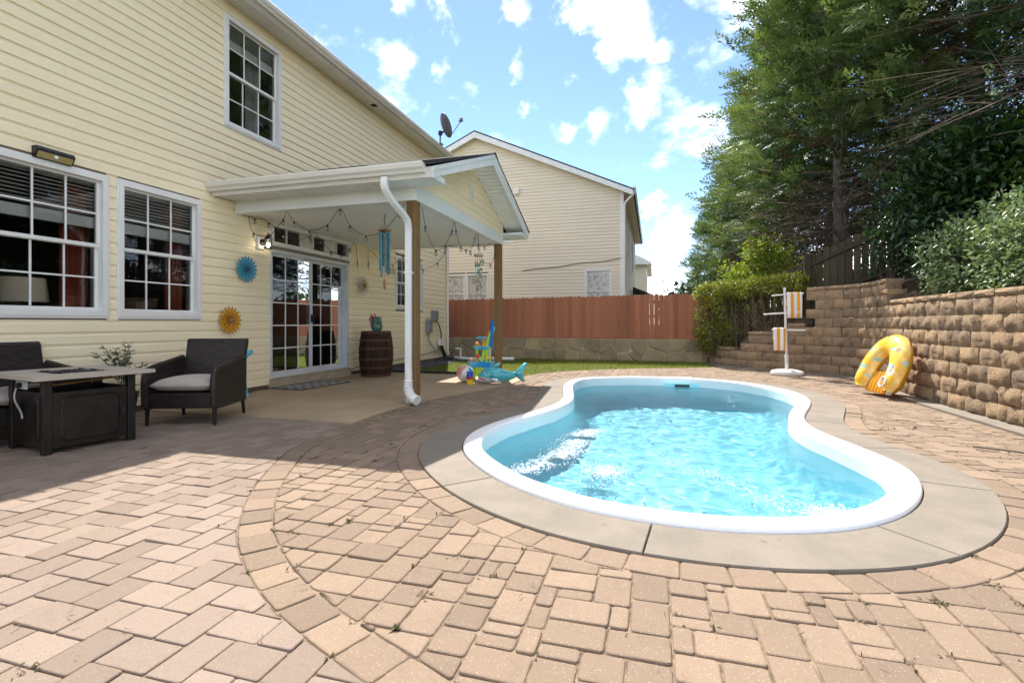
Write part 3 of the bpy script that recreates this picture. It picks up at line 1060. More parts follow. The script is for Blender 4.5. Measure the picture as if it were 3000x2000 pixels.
def spans(z0, z1, lo, hi, holes):
    out = [(lo, hi)]
    for (a, b, c, d) in holes:
        if c < z1 - .004 and d > z0 + .004:
            nx = []
            for (p, q) in out:
                if b <= p or a >= q: nx.append((p, q)); continue
                if a > p: nx.append((p, a))
                if b < q: nx.append((b, q))
            out = nx
    return [(p, q) for p, q in out if q - p > .02]


def siding_board(mb, mp, a0, a1, z, h, cut0=None, cut1=None, k=1.0):
    prof = [(0, .002), (0.0, .0165 * k), (.66, .0125 * k), (.78, .004), (1.0, .003), (1.0, -.002)]
    V = []
    for e in (0, 1):
        for (f, d) in prof:
            a = (a0 if e == 0 else a1)
            if e == 0 and cut0: a = cut0(z + f * h)
            if e == 1 and cut1: a = cut1(z + f * h)
            V.append(mp(a, z + f * h, d))
    n = len(prof)
    F = [tuple(range(n)), tuple(reversed(range(n, 2 * n)))] + [(i, n + i, n + (i + 1) % n, (i + 1) % n) for i in range(n)]
    mb.add(V, F)


EX = .1285


def lengths(p, q, z, L, ph):
    """lapped panel lengths: two courses to a panel, joints staggered"""
    k = int(z / (2 * EX)); s0 = (k * ph * 1.37) % L
    cuts = [p]
    x = math.floor(p / L) * L + s0
    while x < q:
        if x > p + .3 and x < q - .3: cuts.append(x)
        x += L
    cuts.append(q)
    return [(cuts[i], cuts[i + 1] - (.0015 if i + 2 < len(cuts) else 0)) for i in range(len(cuts) - 1)]


zc = .075
while zc < SOF - .01:
    h = min(EX, SOF - zc)
    for (p, q) in spans(zc, zc + h, Y0, Y1 - .09, OPEN):
        # long runs are made of lapped lengths
        for (p2, q2) in lengths(p, q, zc, 3.66, 1.15):
            b = MB(); siding_board(b, hp, p2, q2, zc, h, None, None, random.uniform(.92, 1.1)); b.build('siding_board', M['siding'], house, world=True)
    zc += EX
# sheathing with the openings left free (keeps daylight out of the rooms)
M['sheath'] = mat('sheathing', (.25, .2, .15), None, 4, .9)
edges_z = sorted(set([0.0, SOF + .3] + [o[2] for o in OPEN] + [o[3] for o in OPEN]))
mb = MB()
for z0, z1 in zip(edges_z[:-1], edges_z[1:]):
    for (p, q) in spans(z0, z1, Y0, Y1, OPEN):
        mb.box(WX_ - .13, WX_ - .004, p, q, z0, z1)
mb.box(WX_ - 8, WX_ - .13, Y1 - .12, Y1 - .004, 0, SOF + .3)
mb.box(WX_ - 8, WX_ - .13, Y0, Y0 + .1, 0, SOF + .3)
mb.box(WX_ - 8.1, WX_ - 8, Y0, Y1, 0, SOF + .3)
mb.build('wall', M['sheath'], house, world=True)
# foundation strip
mb = MB(); mb.box(WX_ - .10, WX_ - .002, Y0, 6.63, -.1, .08); mb.box(WX_ - .10, WX_ - .002, 8.86, Y1, -.1, .08)
M['found'] = mat('foundation', (.12, .07, .04), (.18, .11, .07), 6, .9, bump=.5, bscale=60)
mb.build('foundation', M['found'], house, world=True)
# rooms behind the glass
mb = MB()
mb.box(WX_ - 4.2, WX_ - 4.1, Y0, Y1, 0, 5.9)
mb.box(WX_ - 4.2, WX_ - .13, Y0, Y1, .1, .14)
mb.box(WX_ - 4.2, WX_ - .13, Y0, Y1, 2.75, 2.95)
mb.box(WX_ - 4.2, WX_ - .13, Y0, Y1, 5.6, 5.7)
for y in (6.2, 9.2): mb.box(WX_ - 4.2, WX_ - .13, y, y + .08, .1, 5.7)
mb.build('room_lining', M['dark'], house, world=True)
# corner post
mb = MB(); mb.box(WX_ - .05, WX_ + .028, Y1 - .09, Y1 + .02, .06, SOF); mb.build('corner_post', M['white'], house, world=True)
# soffit, fascia, gutter, roof
mb = MB()
mb.box(WX_ + .0, WX_ + .30, Y0, Y1 + .25, SOF, SOF + .012)
sof = mb.build('soffit', M['soffit'], house, world=True)
mb = MB()
y = Y0
while y < Y1 + .2:
    mb.box(WX_ + .02, WX_ + .295, y, y + .012, SOF - .006, SOF + .002); y += .105
mb.build('soffit_rib', M['soffit'], sof, world=True)
mb = MB(); mb.box(WX_ + .28, WX_ + .30, Y0, Y1 + .27, SOF - .015, SOF + .17)
mb.build('fascia', M['gutter'], house, world=True)


def gutter(par, mp_pts, a0, a1, name='gutter', m=None, capends=True):
    """K-style gutter: mp_pts(out, up) -> function of along"""
    prof = [(0, .0), (.065, .0), (.075, .028), (.105, .055), (.118, .105), (.112, .118), (.104, .112), (.0, .112)]
    P0 = [mp_pts(a0, o, u) for (o, u) in prof]; P1 = [mp_pts(a1, o, u) for (o, u) in prof]
    n = len(prof)
    b = MB(); b.add(P0 + P1, [(i, i + 1, n + i + 1, n + i) for i in range(n - 2)] + [tuple(range(n)), tuple(reversed(range(n, 2 * n)))])
    return b.build(name, m or M['gutter'], par, world=True)


gutter(house, lambda a, o, u: (WX_ + .30 + o, a, SOF + .055 + u), Y0, Y1 + .28)
mb = MB()
rz = SOF + .19
sl = math.tan(math.radians(24))
L_ = 6.3
for (x0, x1) in ((WX_ + .34, WX_ + .34 - L_),):
    mb.add([(x0, Y0, rz), (x0, Y1 + .28, rz), (x1, Y1 + .28, rz + L_ * sl), (x1, Y0, rz + L_ * sl), (x0, Y0, rz - .03), (x0, Y1 + .28, rz - .03), (x1, Y1 + .28, rz + L_ * sl - .03), (x1, Y0, rz + L_ * sl - .03)],
           [(0, 1, 2, 3), (7, 6, 5, 4), (0, 4, 5, 1), (1, 5, 6, 2), (2, 6, 7, 3), (3, 7, 4, 0)])
    x2 = x1 - L_
    mb.add([(x1, Y0, rz + L_ * sl), (x1, Y1 + .28, rz + L_ * sl), (x2, Y1 + .28, rz), (x2, Y0, rz), (x1, Y0, rz + L_ * sl - .03), (x1, Y1 + .28, rz + L_ * sl - .03), (x2, Y1 + .28, rz - .03), (x2, Y0, rz - .03)],
           [(0, 1, 2, 3), (7, 6, 5, 4), (0, 4, 5, 1), (1, 5, 6, 2), (2, 6, 7, 3), (3, 7, 4, 0)])
mb.build('roof', M['shingle'], house, world=True)
# gable end above the wall (towards +Y)
mb = MB(); mb.extrude([(WX_, Y1, SOF), (WX_ - 12, Y1, SOF), (WX_ - 6, Y1, SOF + 6 * sl)], (0, -.1, 0)); mb.build('gable_end', M['siding'], house, world=True)
mb = MB(); mb.box(WX_ + .14, WX_ + .25, 9.42, 9.54, SOF - .012, SOF - .004); mb.build('soffit_vent', M['dark'], sof, world=True)
# downspout on the far corner
mb = MB(); mb.tube([(WX_ + .36, Y1 - .10, SOF + .05), (WX_ + .30, Y1 - .10, SOF - .12), (WX_ + .06, Y1 - .10, SOF - .42), (WX_ + .06, Y1 - .10, SOF - .6), (WX_ + .06, Y1 - .10, .25), (WX_ + .08, Y1 - .08, .12)], .042, 8)
mb.build('corner_downspout', M['gutter'], house, world=True)


def window(par, mp, o, cols=3, rows=2, split=True, blind=.36, frame=.055, pm=None, gm=None, ncols_low=None):
    """double-hung window: frame (part) > sash, muntin, pane, blind (sub-parts)"""
    a0, a1, z0, z1 = o
    fm = pm or M['white']; gm = gm or M['glass']
    b = MB()
    t = frame
    for (p, q, r, s_) in ((a0, a1, z1 - t, z1), (a0, a1, z0, z0 + t * 1.15), (a0, a0 + t, z0 + t * 1.15, z1 - t), (a1 - t, a1, z0 + t * 1.15, z1 - t)):
        b.mapped(mp, p, q, r, s_, -.10, .034)
    # narrow outer lip
    for (p, q, r, s_) in ((a0 - .02, a1 + .02, z1, z1 + .022), (a0 - .02, a1 + .02, z0 - .026, z0), (a0 - .02, a0, z0, z1), (a1, a1 + .02, z0, z1)):
        b.mapped(mp, p, q, r, s_, -.02, .024)
    w = b.build('window', fm, par, world=True)
    i0, i1, j0, j1 = a0 + t, a1 - t, z0 + t * 1.15, z1 - t
    zm = (j0 + j1) / 2
    sashes = ((zm - .018, j1, -.035), (j0, zm + .022, -.062)) if split else ((j0, j1, -.045),)
    for k, (c0, c1, d) in enumerate(sashes):
        s_ = .030
        b = MB()
        top = .026 if k == 0 else .046
        for (p, q, r, u) in ((i0, i1, c1 - top, c1), (i0, i1, c0, c0 + s_ * (1.3 if k == 0 else 1.1)), (i0, i0 + s_, c0 + s_, c1 - top), (i1 - s_, i1, c0 + s_, c1 - top)):
            b.mapped(mp, p, q, r, u, d - .022, d + .010)
        b.build('sash', fm, w, world=True)
        g0, g1, h0, h1 = i0 + s_, i1 - s_, c0 + s_ * 1.2, c1 - top
        cw, ch = (g1 - g0) / cols, (h1 - h0) / rows
        for c in range(1, cols):
            b = MB(); b.mapped(mp, g0 + c * cw - .009, g0 + c * cw + .009, h0, h1, d - .012, d + .004); b.build('muntin', fm, w, world=True)
        for r in range(1, rows):
            b = MB(); b.mapped(mp, g0, g1, h0 + r * ch - .009, h0 + r * ch + .009, d - .011, d + .003); b.build('muntin', fm, w, world=True)
        for c in range(cols):
            for r in range(rows):
                b = MB(); b.add([mp(g0 + c * cw, h0 + r * ch, d - .004), mp(g0 + (c + 1) * cw, h0 + r * ch, d - .004), mp(g0 + (c + 1) * cw, h0 + (r + 1) * ch, d - .004), mp(g0 + c * cw, h0 + (r + 1) * ch, d - .004)], [(0, 1, 2, 3)])
                b.build('pane', gm, w, world=True)
    if blind:
        b = MB(); z = j1 - .01; zb = j1 - blind * (j1 - j0)
        k = 0
        while z > zb + .12:                       # open slats above, gathered slats below
            b.mapped(mp, i0 + .01, i1 - .01, z - .004, z, -.135, -.092); z -= .040
        while z > zb:
            b.mapped(mp, i0 + .01, i1 - .01, z - .0065, z, -.140, -.090); z -= .0085
        b.mapped(mp, i0 + .01, i1 - .01, j1 - .035, j1, -.14, -.088)
        b.build('blind', M['blind'], w, world=True)
    return w


window(house, hp, W_LEFT)
window(house, hp, W_MID)
window(house, hp, W_UP, blind=.22)
window(house, hp, W_SMALL, cols=4, rows=2, blind=0)
# transom: a row of six lights
a0, a1, z0, z1 = TRANSOM
b = MB()
for (p, q, r, s_) in ((a0, a1, z1 - .045, z1), (a0, a1, z0, z0 + .045), (a0, a0 + .06, z0 + .045, z1 - .045), (a1 - .06, a1, z0 + .045, z1 - .045)): b.mapped(hp, p, q, r, s_, -.10, .034)
for (p, q, r, s_) in ((a0 - .02, a1 + .02, z1, z1 + .022), (a0 - .02, a1 + .02, z0 - .022, z0), (a0 - .02, a0, z0, z1), (a1, a1 + .02, z0, z1)): b.mapped(hp, p, q, r, s_, -.02, .024)
tw = b.build('transom_window', M['white'], house, world=True)
cw = (a1 - a0 - .12) / 6
for c in range(6):
    b = MB(); x0 = a0 + .06 + c * cw
    b.add([hp(x0, z0 + .045, -.03), hp(x0 + cw, z0 + .045, -.03), hp(x0 + cw, z1 - .045, -.03), hp(x0, z1 - .045, -.03)], [(0, 1, 2, 3)]); b.build('pane', M['glass'], tw, world=True)
    if c: b = MB(); b.mapped(hp, x0 - .012, x0 + .012, z0 + .045, z1 - .045, -.05, -.012); b.build('muntin', M['white'], tw, world=True)
# sliding patio door: fixed panel (left) and sliding panel (right)
a0, a1, z0, z1 = DOOR
M['door_alu'] = mat('door_aluminium', (.62, .63, .63), (.52, .53, .53), 3, .35, spec=.5)
b = MB()
for (p, q, r, s_) in ((a0, a1, z1 - .04, z1), (a0, a1, z0, z0 + .035), (a0, a0 + .035, z0 + .035, z1 - .04), (a1 - .06, a1, z0 + .035, z1 - .04)): b.mapped(hp, p, q, r, s_, -.11, .030)
b.mapped(hp, a0 - .015, a1 + .015, z1, z1 + .02, -.02, .024)
dr = b.build('patio_door', M['door_alu'], house, world=True)
mid = a0 + .49 * (a1 - a0)
for (p, q, d, nm) in ((a0 + .035, mid + .03, -.030, 'fixed_panel'), (mid - .03, a1 - .06, -.075, 'sliding_panel')):
    b = MB(); s_ = .055
    c0, c1 = z0 + .035, z1 - .04
    for (x, y, r, u) in ((p, q, c1 - .05, c1), (p, q, c0, c0 + .075), (p, p + s_, c0 + .075, c1 - .05), (q - s_, q, c0 + .075, c1 - .05)): b.mapped(hp, x, y, r, u, d - .02, d + .018)
    b.build(nm, M['door_alu'], dr, world=True)
    g0, g1, h0, h1 = p + s_, q - s_, c0 + .075, c1 - .05
    cw, ch = (g1 - g0) / 3, (h1 - h0) / 5
    for c in range(3):
        for r in range(5):
            b = MB(); b.add([hp(g0 + c * cw, h0 + r * ch, d), hp(g0 + (c + 1) * cw, h0 + r * ch, d), hp(g0 + (c + 1) * cw, h0 + (r + 1) * ch, d), hp(g0 + c * cw, h0 + (r + 1) * ch, d)], [(0, 1, 2, 3)])
            b.build('pane', M['glass'], dr, world=True)
    for c in (1, 2): b = MB(); b.mapped(hp, g0 + c * cw - .010, g0 + c * cw + .010, h0, h1, d - .008, d + .006); b.build('muntin', M['white'], dr, world=True)
    for r in range(1, 5): b = MB(); b.mapped(hp, g0, g1, h0 + r * ch - .010, h0 + r * ch + .010, d - .007, d + .005); b.build('muntin', M['white'], dr, world=True)
b = MB(); b.mapped(hp, mid - .02, mid + .02, 1.08, 1.22, -.03, .03); b.build('door_handle', M['black'], dr, world=True)
M['sillwood'] = mat('door_sill_board', (.47, .38, .27), (.36, .28, .19), 4, .8)
b = MB(); b.mapped(hp, a0 - .02, a1 + .05, .0, .16, -.10, .055); b.mapped(hp, a0, a1, .16, .172, -.1, .075); b.build('door_sill', M['sillwood'], house, world=True)

# things in the rooms
def curtain(y, z0, z1, w, x, m, label):
    V = []; F = []; n = 26
    for i in range(n + 1):
        yy = y + w * i / n; xx = x + .028 * math.sin(i * 1.9) + .01 * math.sin(i * .7)
        V += [(xx, yy, z0), (xx, yy, z1)]
    F = [(2 * i, 2 * i + 2, 2 * i + 3, 2 * i + 1) for i in range(n)]
    b = MB(); b.add(V, F); b.extrude([(x + .01, y - .02, z1), (x + .02, y - .02, z1 + .02), (x, y - .02, z1 + .03)], (0, w + .04, 0))
    return tag(b.build('curtain', m, smooth=True), label, 'curtain')


curtain(3.86, .95, 2.6, .27, WX_ - .26, M['curtain'], 'rust red curtain at the edge of the window behind the fire table')
curtain(5.08, .95, 2.6, .26, WX_ - .26, M['curtain'], 'rust red curtain inside the window beside the yellow flower')
curtain(6.42, 3.8, 5.4, .30, WX_ - .25, M['sheer'], 'pale sheer curtain drawn aside in the upstairs window')
lp = thing('floor_lamp', 'floor lamp with beige linen drum shade behind the window glass', 'lamp', (WX_ - .62, 3.72, .14))
b = MB(); b.lathe([(.205, 1.42), (.235, 1.16)], 32, close=False); b.build('lamp_shade', M['shade'], lp, smooth=True)
b = MB(); b.tube([(0, 0, 0), (0, 0, 1.3)], .018); b.lathe([(.14, 0), (.14, .02), (.03, .03)], 20); b.build('stem', M['black_metal'], lp)

# ================================================================== porch
PX, PYN, PYF = -3.10, 6.04, 9.82             # post lines
EAVE_N, EAVE_F, RIDGE = 5.58, 10.28, 7.93    # roof edges (without the gutters)
RAKE = -2.584
ZB, ZE, ZR = 2.695, 2.985, 3.890             # beam underside, eave, ridge
porch = thing('covered_porch', 'white gabled porch roof on two timber posts attached to the house', 'porch', (-4.5, 7.93, 0))
tonepost = random.Random(5)
for (y, ) in ((PYN,), (PYF,)):
    b = MB(); b.tone = .6 if y == PYN else .75
    b.cbox(PX - .07, PX + .07, y - .07, y + .07, .035, ZB, .006)
    p = b.build('post', M['post'], porch, world=True)
    b = MB(); b.box(PX - .075, PX + .075, y - .078, y + .078, .008, .07); b.build('post_base', M['door_alu'], p, world=True)
BT = ZB + .20
def beam(x0, x1, y0, y1):
    b = MB(); b.cbox(x0, x1, y0, y1, ZB, BT, .004); return b.build('beam', M['trim'], porch, world=True)
beam(WX_ + .02, PX - .085, PYN - .085, PYN + .085)
beam(WX_ + .02, PX - .085, PYF - .085, PYF + .085)
beam(PX - .085, PX + .085, PYN - .085, PYF + .085)
M['ceil'] = mat('porch_ceiling', (.86, .86, .84), (.82, .82, .80), 2, .6)
b = MB()
y = PYN + .085
while y < PYF - .09:
    b.box(WX_ + .02, PX - .085, y + .002, min(y + .098, PYF - .085), ZB + .028, ZB + .040); y += .1
b.box(WX_ + .02, PX - .085, PYN + .085, PYF - .085, ZB + .0405, ZB + .06)
b.build('ceiling', M['ceil'], porch, world=True)
# eave soffits with ribs, fascia boards, gutters
for (ye, yb, sgn) in ((EAVE_N, PYN - .085, 1), (EAVE_F, PYF + .085, -1)):
    lo, hi = min(ye, yb), max(ye, yb)
    b = MB(); b.box(WX_ + .02, RAKE - .02, lo, hi, BT - .022, BT - .010); so_ = b.build('eave_soffit', M['white'], porch, world=True)
    b = MB(); x = WX_ + .06
    while x < RAKE - .05:
        b.box(x, x + .010, lo + .01, hi - .01, BT - .030, BT - .021); x += .102
    b.build('soffit_rib', M['white'], so_, world=True)
    b = MB(); b.box(WX_ + .02, RAKE - .03, min(ye, ye - sgn * .02), max(ye, ye - sgn * .02), BT - .04, ZE + .0); b.build('fascia', M['gutter'], porch, world=True)
    gutter(porch, lambda a, o, u, ye=ye, sgn=sgn: (a, ye - sgn * (.021 + o), ZE - .078 + u), WX_ + .03, RAKE - .10)
# roof planes with shingle courses
def roof_plane(ye, sgn):
    run = abs(RIDGE - ye) + .06
    n = 14
    for k in range(n):
        f0, f1 = k / n, (k + 1) / n
        ya, yb = ye - sgn * .06 + sgn * run * f0, ye - sgn * .06 + sgn * run * f1
        za, zb = ZE + .02 + (ZR - ZE) * f0, ZE + .02 + (ZR - ZE) * f1
        b = MB()
        x0, x1 = WX_ + .01, RAKE + .03
        b.add([(x0, ya, za + .012), (x1, ya, za + .012), (x1, yb, zb + .004), (x0, yb, zb + .004), (x0, ya, za - .006), (x1, ya, za - .006), (x1, yb, zb - .006), (x0, yb, zb - .006)],
              [(0, 1, 2, 3), (7, 6, 5, 4), (0, 4, 5, 1), (1, 5, 6, 2), (2, 6, 7, 3), (3, 7, 4, 0)])
        b.build('shingle_course', M['shingle'], porch, world=True)
roof_plane(EAVE_N, 1); roof_plane(EAVE_F, -1)
b = MB(); b.add([(WX_ + .01, RIDGE - .16, ZR - .035), (RAKE + .035, RIDGE - .16, ZR - .035), (RAKE + .035, RIDGE, ZR + .045), (WX_ + .01, RIDGE, ZR + .045), (RAKE + .035, RIDGE + .16, ZR - .035), (WX_ + .01, RIDGE + .16, ZR - .035)], [(0, 1, 2, 3), (3, 2, 4, 5)])
b.build('ridge_cap', M['shingle'], porch, world=True)
# gable: siding, rake soffit, rake fascia
zsl = (ZR - ZE) / (RIDGE - EAVE_N)
def under(y): return ZE + (min(y - EAVE_N, EAVE_F - y)) * zsl
z = BT
gp = lambda a, zz, d: (PX + .075 + d, a, zz)
while z < ZR - .12:
    h = EX
    g_lo = EAVE_N + (z - ZE + .0) / zsl + .02
    lim0 = lambda zz: max(PYN - .085, EAVE_N + (zz - ZE + .05) / zsl)
    lim1 = lambda zz: min(PYF + .085, EAVE_F - (zz - ZE + .05) / zsl)
    if lim1(z) - lim0(z) > .1:
        hh = h if lim1(z + h) > lim0(z + h) else max(.03, (ZR - .06 - z))
        b = MB(); siding_board(b, gp, lim0(z), lim1(z), z, hh, lim0, lim1); b.build('siding_board', M['siding'], porch, world=True)
    z += EX
b = MB(); b.extrude([(PX + .07, PYN - .08, BT), (PX + .07, PYF + .08, BT), (PX + .07, PYF + .08, under(PYF + .08) - .03), (PX + .07, RIDGE, ZR - .04), (PX + .07, PYN - .08, under(PYN - .08) - .03)], (-.05, 0, 0)); b.build('gable_wall', M['siding'], porch, world=True)
for (ye, sgn) in ((EAVE_N, 1), (EAVE_F, -1)):
    P = lambda f, dz: (ye + sgn * abs(RIDGE - ye) * f, ZE + (ZR - ZE) * f + dz)
    b = MB()                                      # sloping soffit under the overhang
    (y0_, z0_), (y1_, z1_) = P(0, -.055), P(1, -.055)
    b.extrude([(PX + .09, y0_, z0_), (PX + .09, y1_, z1_), (PX + .09, y1_, z1_ + .012), (PX + .09, y0_, z0_ + .012)], (RAKE - PX - .10, 0, 0))
    rs = b.build('rake_soffit', M['white'], porch, world=True)
    b = MB()
    for k in range(1, 24):
        f = k / 24; (ya, za) = P(f, -.062)
        b.box(PX + .10, RAKE - .02, ya - .004, ya + .004, za - .003, za + .006)
    b.build('soffit_rib', M['white'], rs, world=True)
    b = MB()
    (y0_, z0_), (y1_, z1_) = P(-.02, 0), P(1, 0)
    b.extrude([(RAKE - .02, y0_, z0_ + .005), (RAKE - .02, y1_, z1_ + .005), (RAKE - .02, y1_, z1_ - .165), (RAKE - .02, y0_ + sgn * .02, z0_ - .12)], (.025, 0, 0)); b.build('rake_fascia', M['trim'], porch, world=True)
    b = MB(); b.extrude([(RAKE + .005, y0_, z0_ + .012), (RAKE + .005, y1_, z1_ + .012), (RAKE + .005, y1_, z1_ - .045), (RAKE + .005, y0_, z0_ - .045)], (.016, 0, 0)); b.build('drip_edge', M['trim'], porch, world=True)
    # boxed eave return at the foot of the rake
    b = MB(); lo, hi = sorted((ye - sgn * .0, (PYN - .085) if sgn > 0 else (PYF + .085)))
    b.cbox(PX + .09, RAKE - .022, lo, hi, BT - .035, BT + .05, .004); b.build('eave_return', M['trim'], porch, world=True)
# louvred gable vent
b = MB(); vy, vz = 7.93, 3.30
b.box(PX + .085, PX + .115, vy - .13, vy + .13, vz - .13, vz + .13)
gv = b.build('gable_vent', M['siding'], porch, world=True)
b = MB()
for k in range(5): b.box(PX + .10, PX + .135, vy - .10, vy + .10, vz - .10 + k * .045, vz - .08 + k * .045)
b.build('louvre', M['trim'], gv, world=True)
# downspout down the near post with corrugated outlet
dx, dy = PX - .015, PYN - .112
path = [(dx - .11, EAVE_N - .07, ZE - .10), (dx - .11, EAVE_N - .07, ZE - .22), (dx - .08, EAVE_N + .05, ZE - .36), (dx - .01, dy - .05, ZE - .54), (dx, dy, ZE - .66), (dx, dy, ZE - .8), (dx, dy, .42)]
def rect_tube(path, w, h):
    b = MB(); V = []; F = []
    for i, p in enumerate(path):
        p = Vector(p); t = (Vector(path[min(i + 1, len(path) - 1)]) - Vector(path[max(i - 1, 0)])).normalized()
        x = Vector((1, 0, 0)); x = (x - t * x.dot(t)).normalized(); y = t.cross(x)
        V += [p + x * w * a + y * h * c for (a, c) in ((-1, -.8), (-.8, -1), (.8, -1), (1, -.8), (1, .8), (.8, 1), (-.8, 1), (-1, .8))]
    for i in range(len(path) - 1):
        F += [(i * 8 + k, i * 8 + (k + 1) % 8, (i + 1) * 8 + (k + 1) % 8, (i + 1) * 8 + k) for k in range(8)]
    b.add(V, F); return b
fine = catmull(path[:6], 5).tolist() + [path[6]]
ds = rect_tube(fine, .041, .030).build('downspout', M['trim'], porch, world=True)
b = MB()
for k in range(9):
    q = fine[6 + k]
    b.add(*(lambda bb: (bb.v, bb.f))(rect_tube([tuple(Vector(q) + Vector((0, 0, .006))), tuple(Vector(q) - Vector((0, 0, .006)))], .045, .034)))
b.build('crimp', M['trim'], ds, world=True)
b = MB(); b.box(dx - .05, dx + .05, dy - .037, dy + .07, 1.72, 1.75); b.build('strap', M['trim'], ds, world=True)
# corrugated outlet
b = MB(); cp = catmull([(dx, dy, .46), (dx, dy, .30), (dx + .01, dy - .02, .20), (dx + .07, dy - .05, .10), (dx + .17, dy - .08, .065)], 10)
rr = [(.058 if (i % 3) < 2 else .044) * (1 + .15 * min(1, i / 20)) for i in range(len(cp))]
for i in range(8): rr[i] = .050
b.tube(cp.tolist(), rr, 14); b.build('flexible_outlet', M['white'], ds, smooth=True, world=True)

# ================================================================== retaining wall
rwall = thing('retaining_wall', 'stepped retaining wall of tan split-face concrete blocks along the pool deck', 'retaining wall', (3.6, 8.0, 0))
RH, BW = .195, .365
SEG = np.linalg.norm(np.diff(WALLC, axis=0), axis=1); SACC = np.concatenate([[0], np.cumsum(SEG)])
def wall_at(s):
    p = np.array([np.interp(s, SACC, WALLC[:, i]) for i in (0, 1)])
    q = np.array([np.interp(min(s + .05, SACC[-1]), SACC, WALLC[:, i]) for i in (0, 1)]); r = np.array([np.interp(max(s - .05, 0), SACC, WALLC[:, i]) for i in (0, 1)])
    t = q - r; t /= np.linalg.norm(t)
    return p, t
def s_of(x, y): return SACC[int(((WALLC - np.array([x, y])) ** 2).sum(1).argmin())]
STEPS = [(0.0, 1), (s_of(1.55, 13.6), 2), (s_of(1.85, 13.1), 3), (s_of(2.1, 12.85), 4), (s_of(2.75, 12.3), 5), (s_of(3.18, 11.98), 9), (s_of(3.78, 10.2), 8), (s_of(3.70, 9.75), 7)]
def rows_at(s):
    n = 1
    for (a, k) in STEPS:
        if s >= a: n = k
    return n


def block_mesh(seed, w=BW, h=RH, d=.26, cap=False):
    r = random.Random(seed)
    nx, nz = 7, 5
    V = []; F = []
    g = .003
    for j in range(nz):
        for i in range(nx):
            u, v = i / (nx - 1), j / (nz - 1)
            edge = min(u, 1 - u, v * h / w, (1 - v) * h / w)
            rd = .026 * (1 - min(1, edge / .13)) ** 2
            out = .0 - rd + (r.gauss(0, .0105) if 0 < i < nx - 1 and 0 < j < nz - 1 else r.gauss(0, .003))
            V.append((-w / 2 + g + u * (w - 2 * g) + (r.gauss(0, .003) if 0 < i < nx - 1 else 0), -out, g * .6 + v * (h - g)))
    for j in range(nz - 1):
        for i in range(nx - 1):
            a = j * nx + i; F.append((a, a + 1, a + nx + 1, a + nx))
    ring = [i for i in range(nx)] + [j * nx + nx - 1 for j in range(1, nz)] + [(nz - 1) * nx + i for i in range(nx - 2, -1, -1)] + [j * nx for j in range(nz - 2, 0, -1)]
    o = len(V); m = len(ring)
    for k in ring:
        x, y, z = V[k]; V.append((x * .96, d, z))
    for k in range(m):
        F.append((ring[k], o + k, o + (k + 1) % m, ring[(k + 1) % m]))
    F.append(tuple(o + k for k in range(m)))
    me = bpy.data.meshes.new('block')
    me.from_pydata(V, [], F)
    bm = bmesh.new(); bm.from_mesh(me); bmesh.ops.recalc_face_normals(bm, faces=bm.faces); bm.to_mesh(me); bm.free()
    me.materials.append(M['block'])
    me.polygons.foreach_set('use_smooth', [True] * len(me.polygons)); me.set_sharp_from_angle(angle=math.radians(50))
    return me


BLK = [block_mesh(s) for s in range(8)]
CAPS = [block_mesh(50 + s, h=.09, d=.30) for s in range(5)]
def put_block(me, name, s, z, back):
    ends = []
    for e in (s - BW / 2, s + BW / 2):
        p, t = wall_at(min(max(e, 0), SACC[-1])); n = np.array([t[1], -t[0]]); ends.append(p - n * back)
    ch = ends[1] - ends[0]; L_ = np.linalg.norm(ch); ch = ch / L_; pos = (ends[0] + ends[1]) / 2
    o = bpy.data.objects.new(name, me); COL.objects.link(o); o.parent = rwall
    o.location = (pos[0] - rwall.location.x, pos[1] - rwall.location.y, z)
    # local +X runs against the direction of travel, local -Y faces the pool
    o.rotation_euler = (0, 0, math.atan2(-ch[1], -ch[0]) + math.pi + random.gauss(0, .012))
    o.rotation_euler.z = math.atan2(ch[1], ch[0]) + random.gauss(0, .012)
    o.scale = (L_ / BW * 1.0, 1, 1)
    return o
SMAX = s_of(3.56, 2.6)
nb_ = 0
for r_ in range(9):
    s = (BW / 2 if r_ % 2 else 0) + .02
    while s < SMAX:
        if rows_at(s) > r_:
            put_block(random.choice(BLK), 'block', s, r_ * RH + .0, r_ * .014 + random.gauss(0, .004)); nb_ += 1
        if rows_at(s) == r_ + 1:
            put_block(random.choice(CAPS), 'cap', s, (r_ + 1) * RH, (r_ + 1) * .014 - .008)
        s += BW
# earth behind the wall
def terrace():
    V = []; F = []
    S = np.linspace(0, SACC[-1], 90)
    Q = [.16, .5, 1.2, 2.5, 5, 10, 20, 60]
    for s in S:
        p, t = wall_at(s); n = np.array([t[1], -t[0]])
        top = rows_at(s) * RH - .06
        for q in Q:
            # direction fans out to +X / +Y
            d = -n * 1.0
            pos = p + d * q
            z = top + min(q, 6) * (.22 if s > s_of(3.18, 11.98) else .28) + max(0, min(1, (q - .2) / 2)) * max(0, 1.2 - top)
            V.append((pos[0], pos[1], z if q > .2 else top))
    m = len(Q)
    for i in range(len(S) - 1):
        for k in range(m - 1):
            F.append((i * m + k, (i + 1) * m + k, (i + 1) * m + k + 1, i * m + k + 1))
    b = MB(); b.add(V, F); o = b.build('bank', M['soil'], smooth=True); o['kind'] = 'structure'
    return o
terrace()
b = MB(); b.add([(1.5, 14.2, 0), (30, 14.2, 1.9), (60, 100, 2.2), (2.2, 100, .3), (1.5, 20, .2), (6, 14.2, 1.8), (5.5, 20, 1.8), (7, 100, 2)], [(0, 5, 6, 4), (5, 1, 2, 6), (4, 6, 7, 3), (6, 2, 7)])
hb = b.build('hillside', M['soil']); hb['kind'] = 'structure'

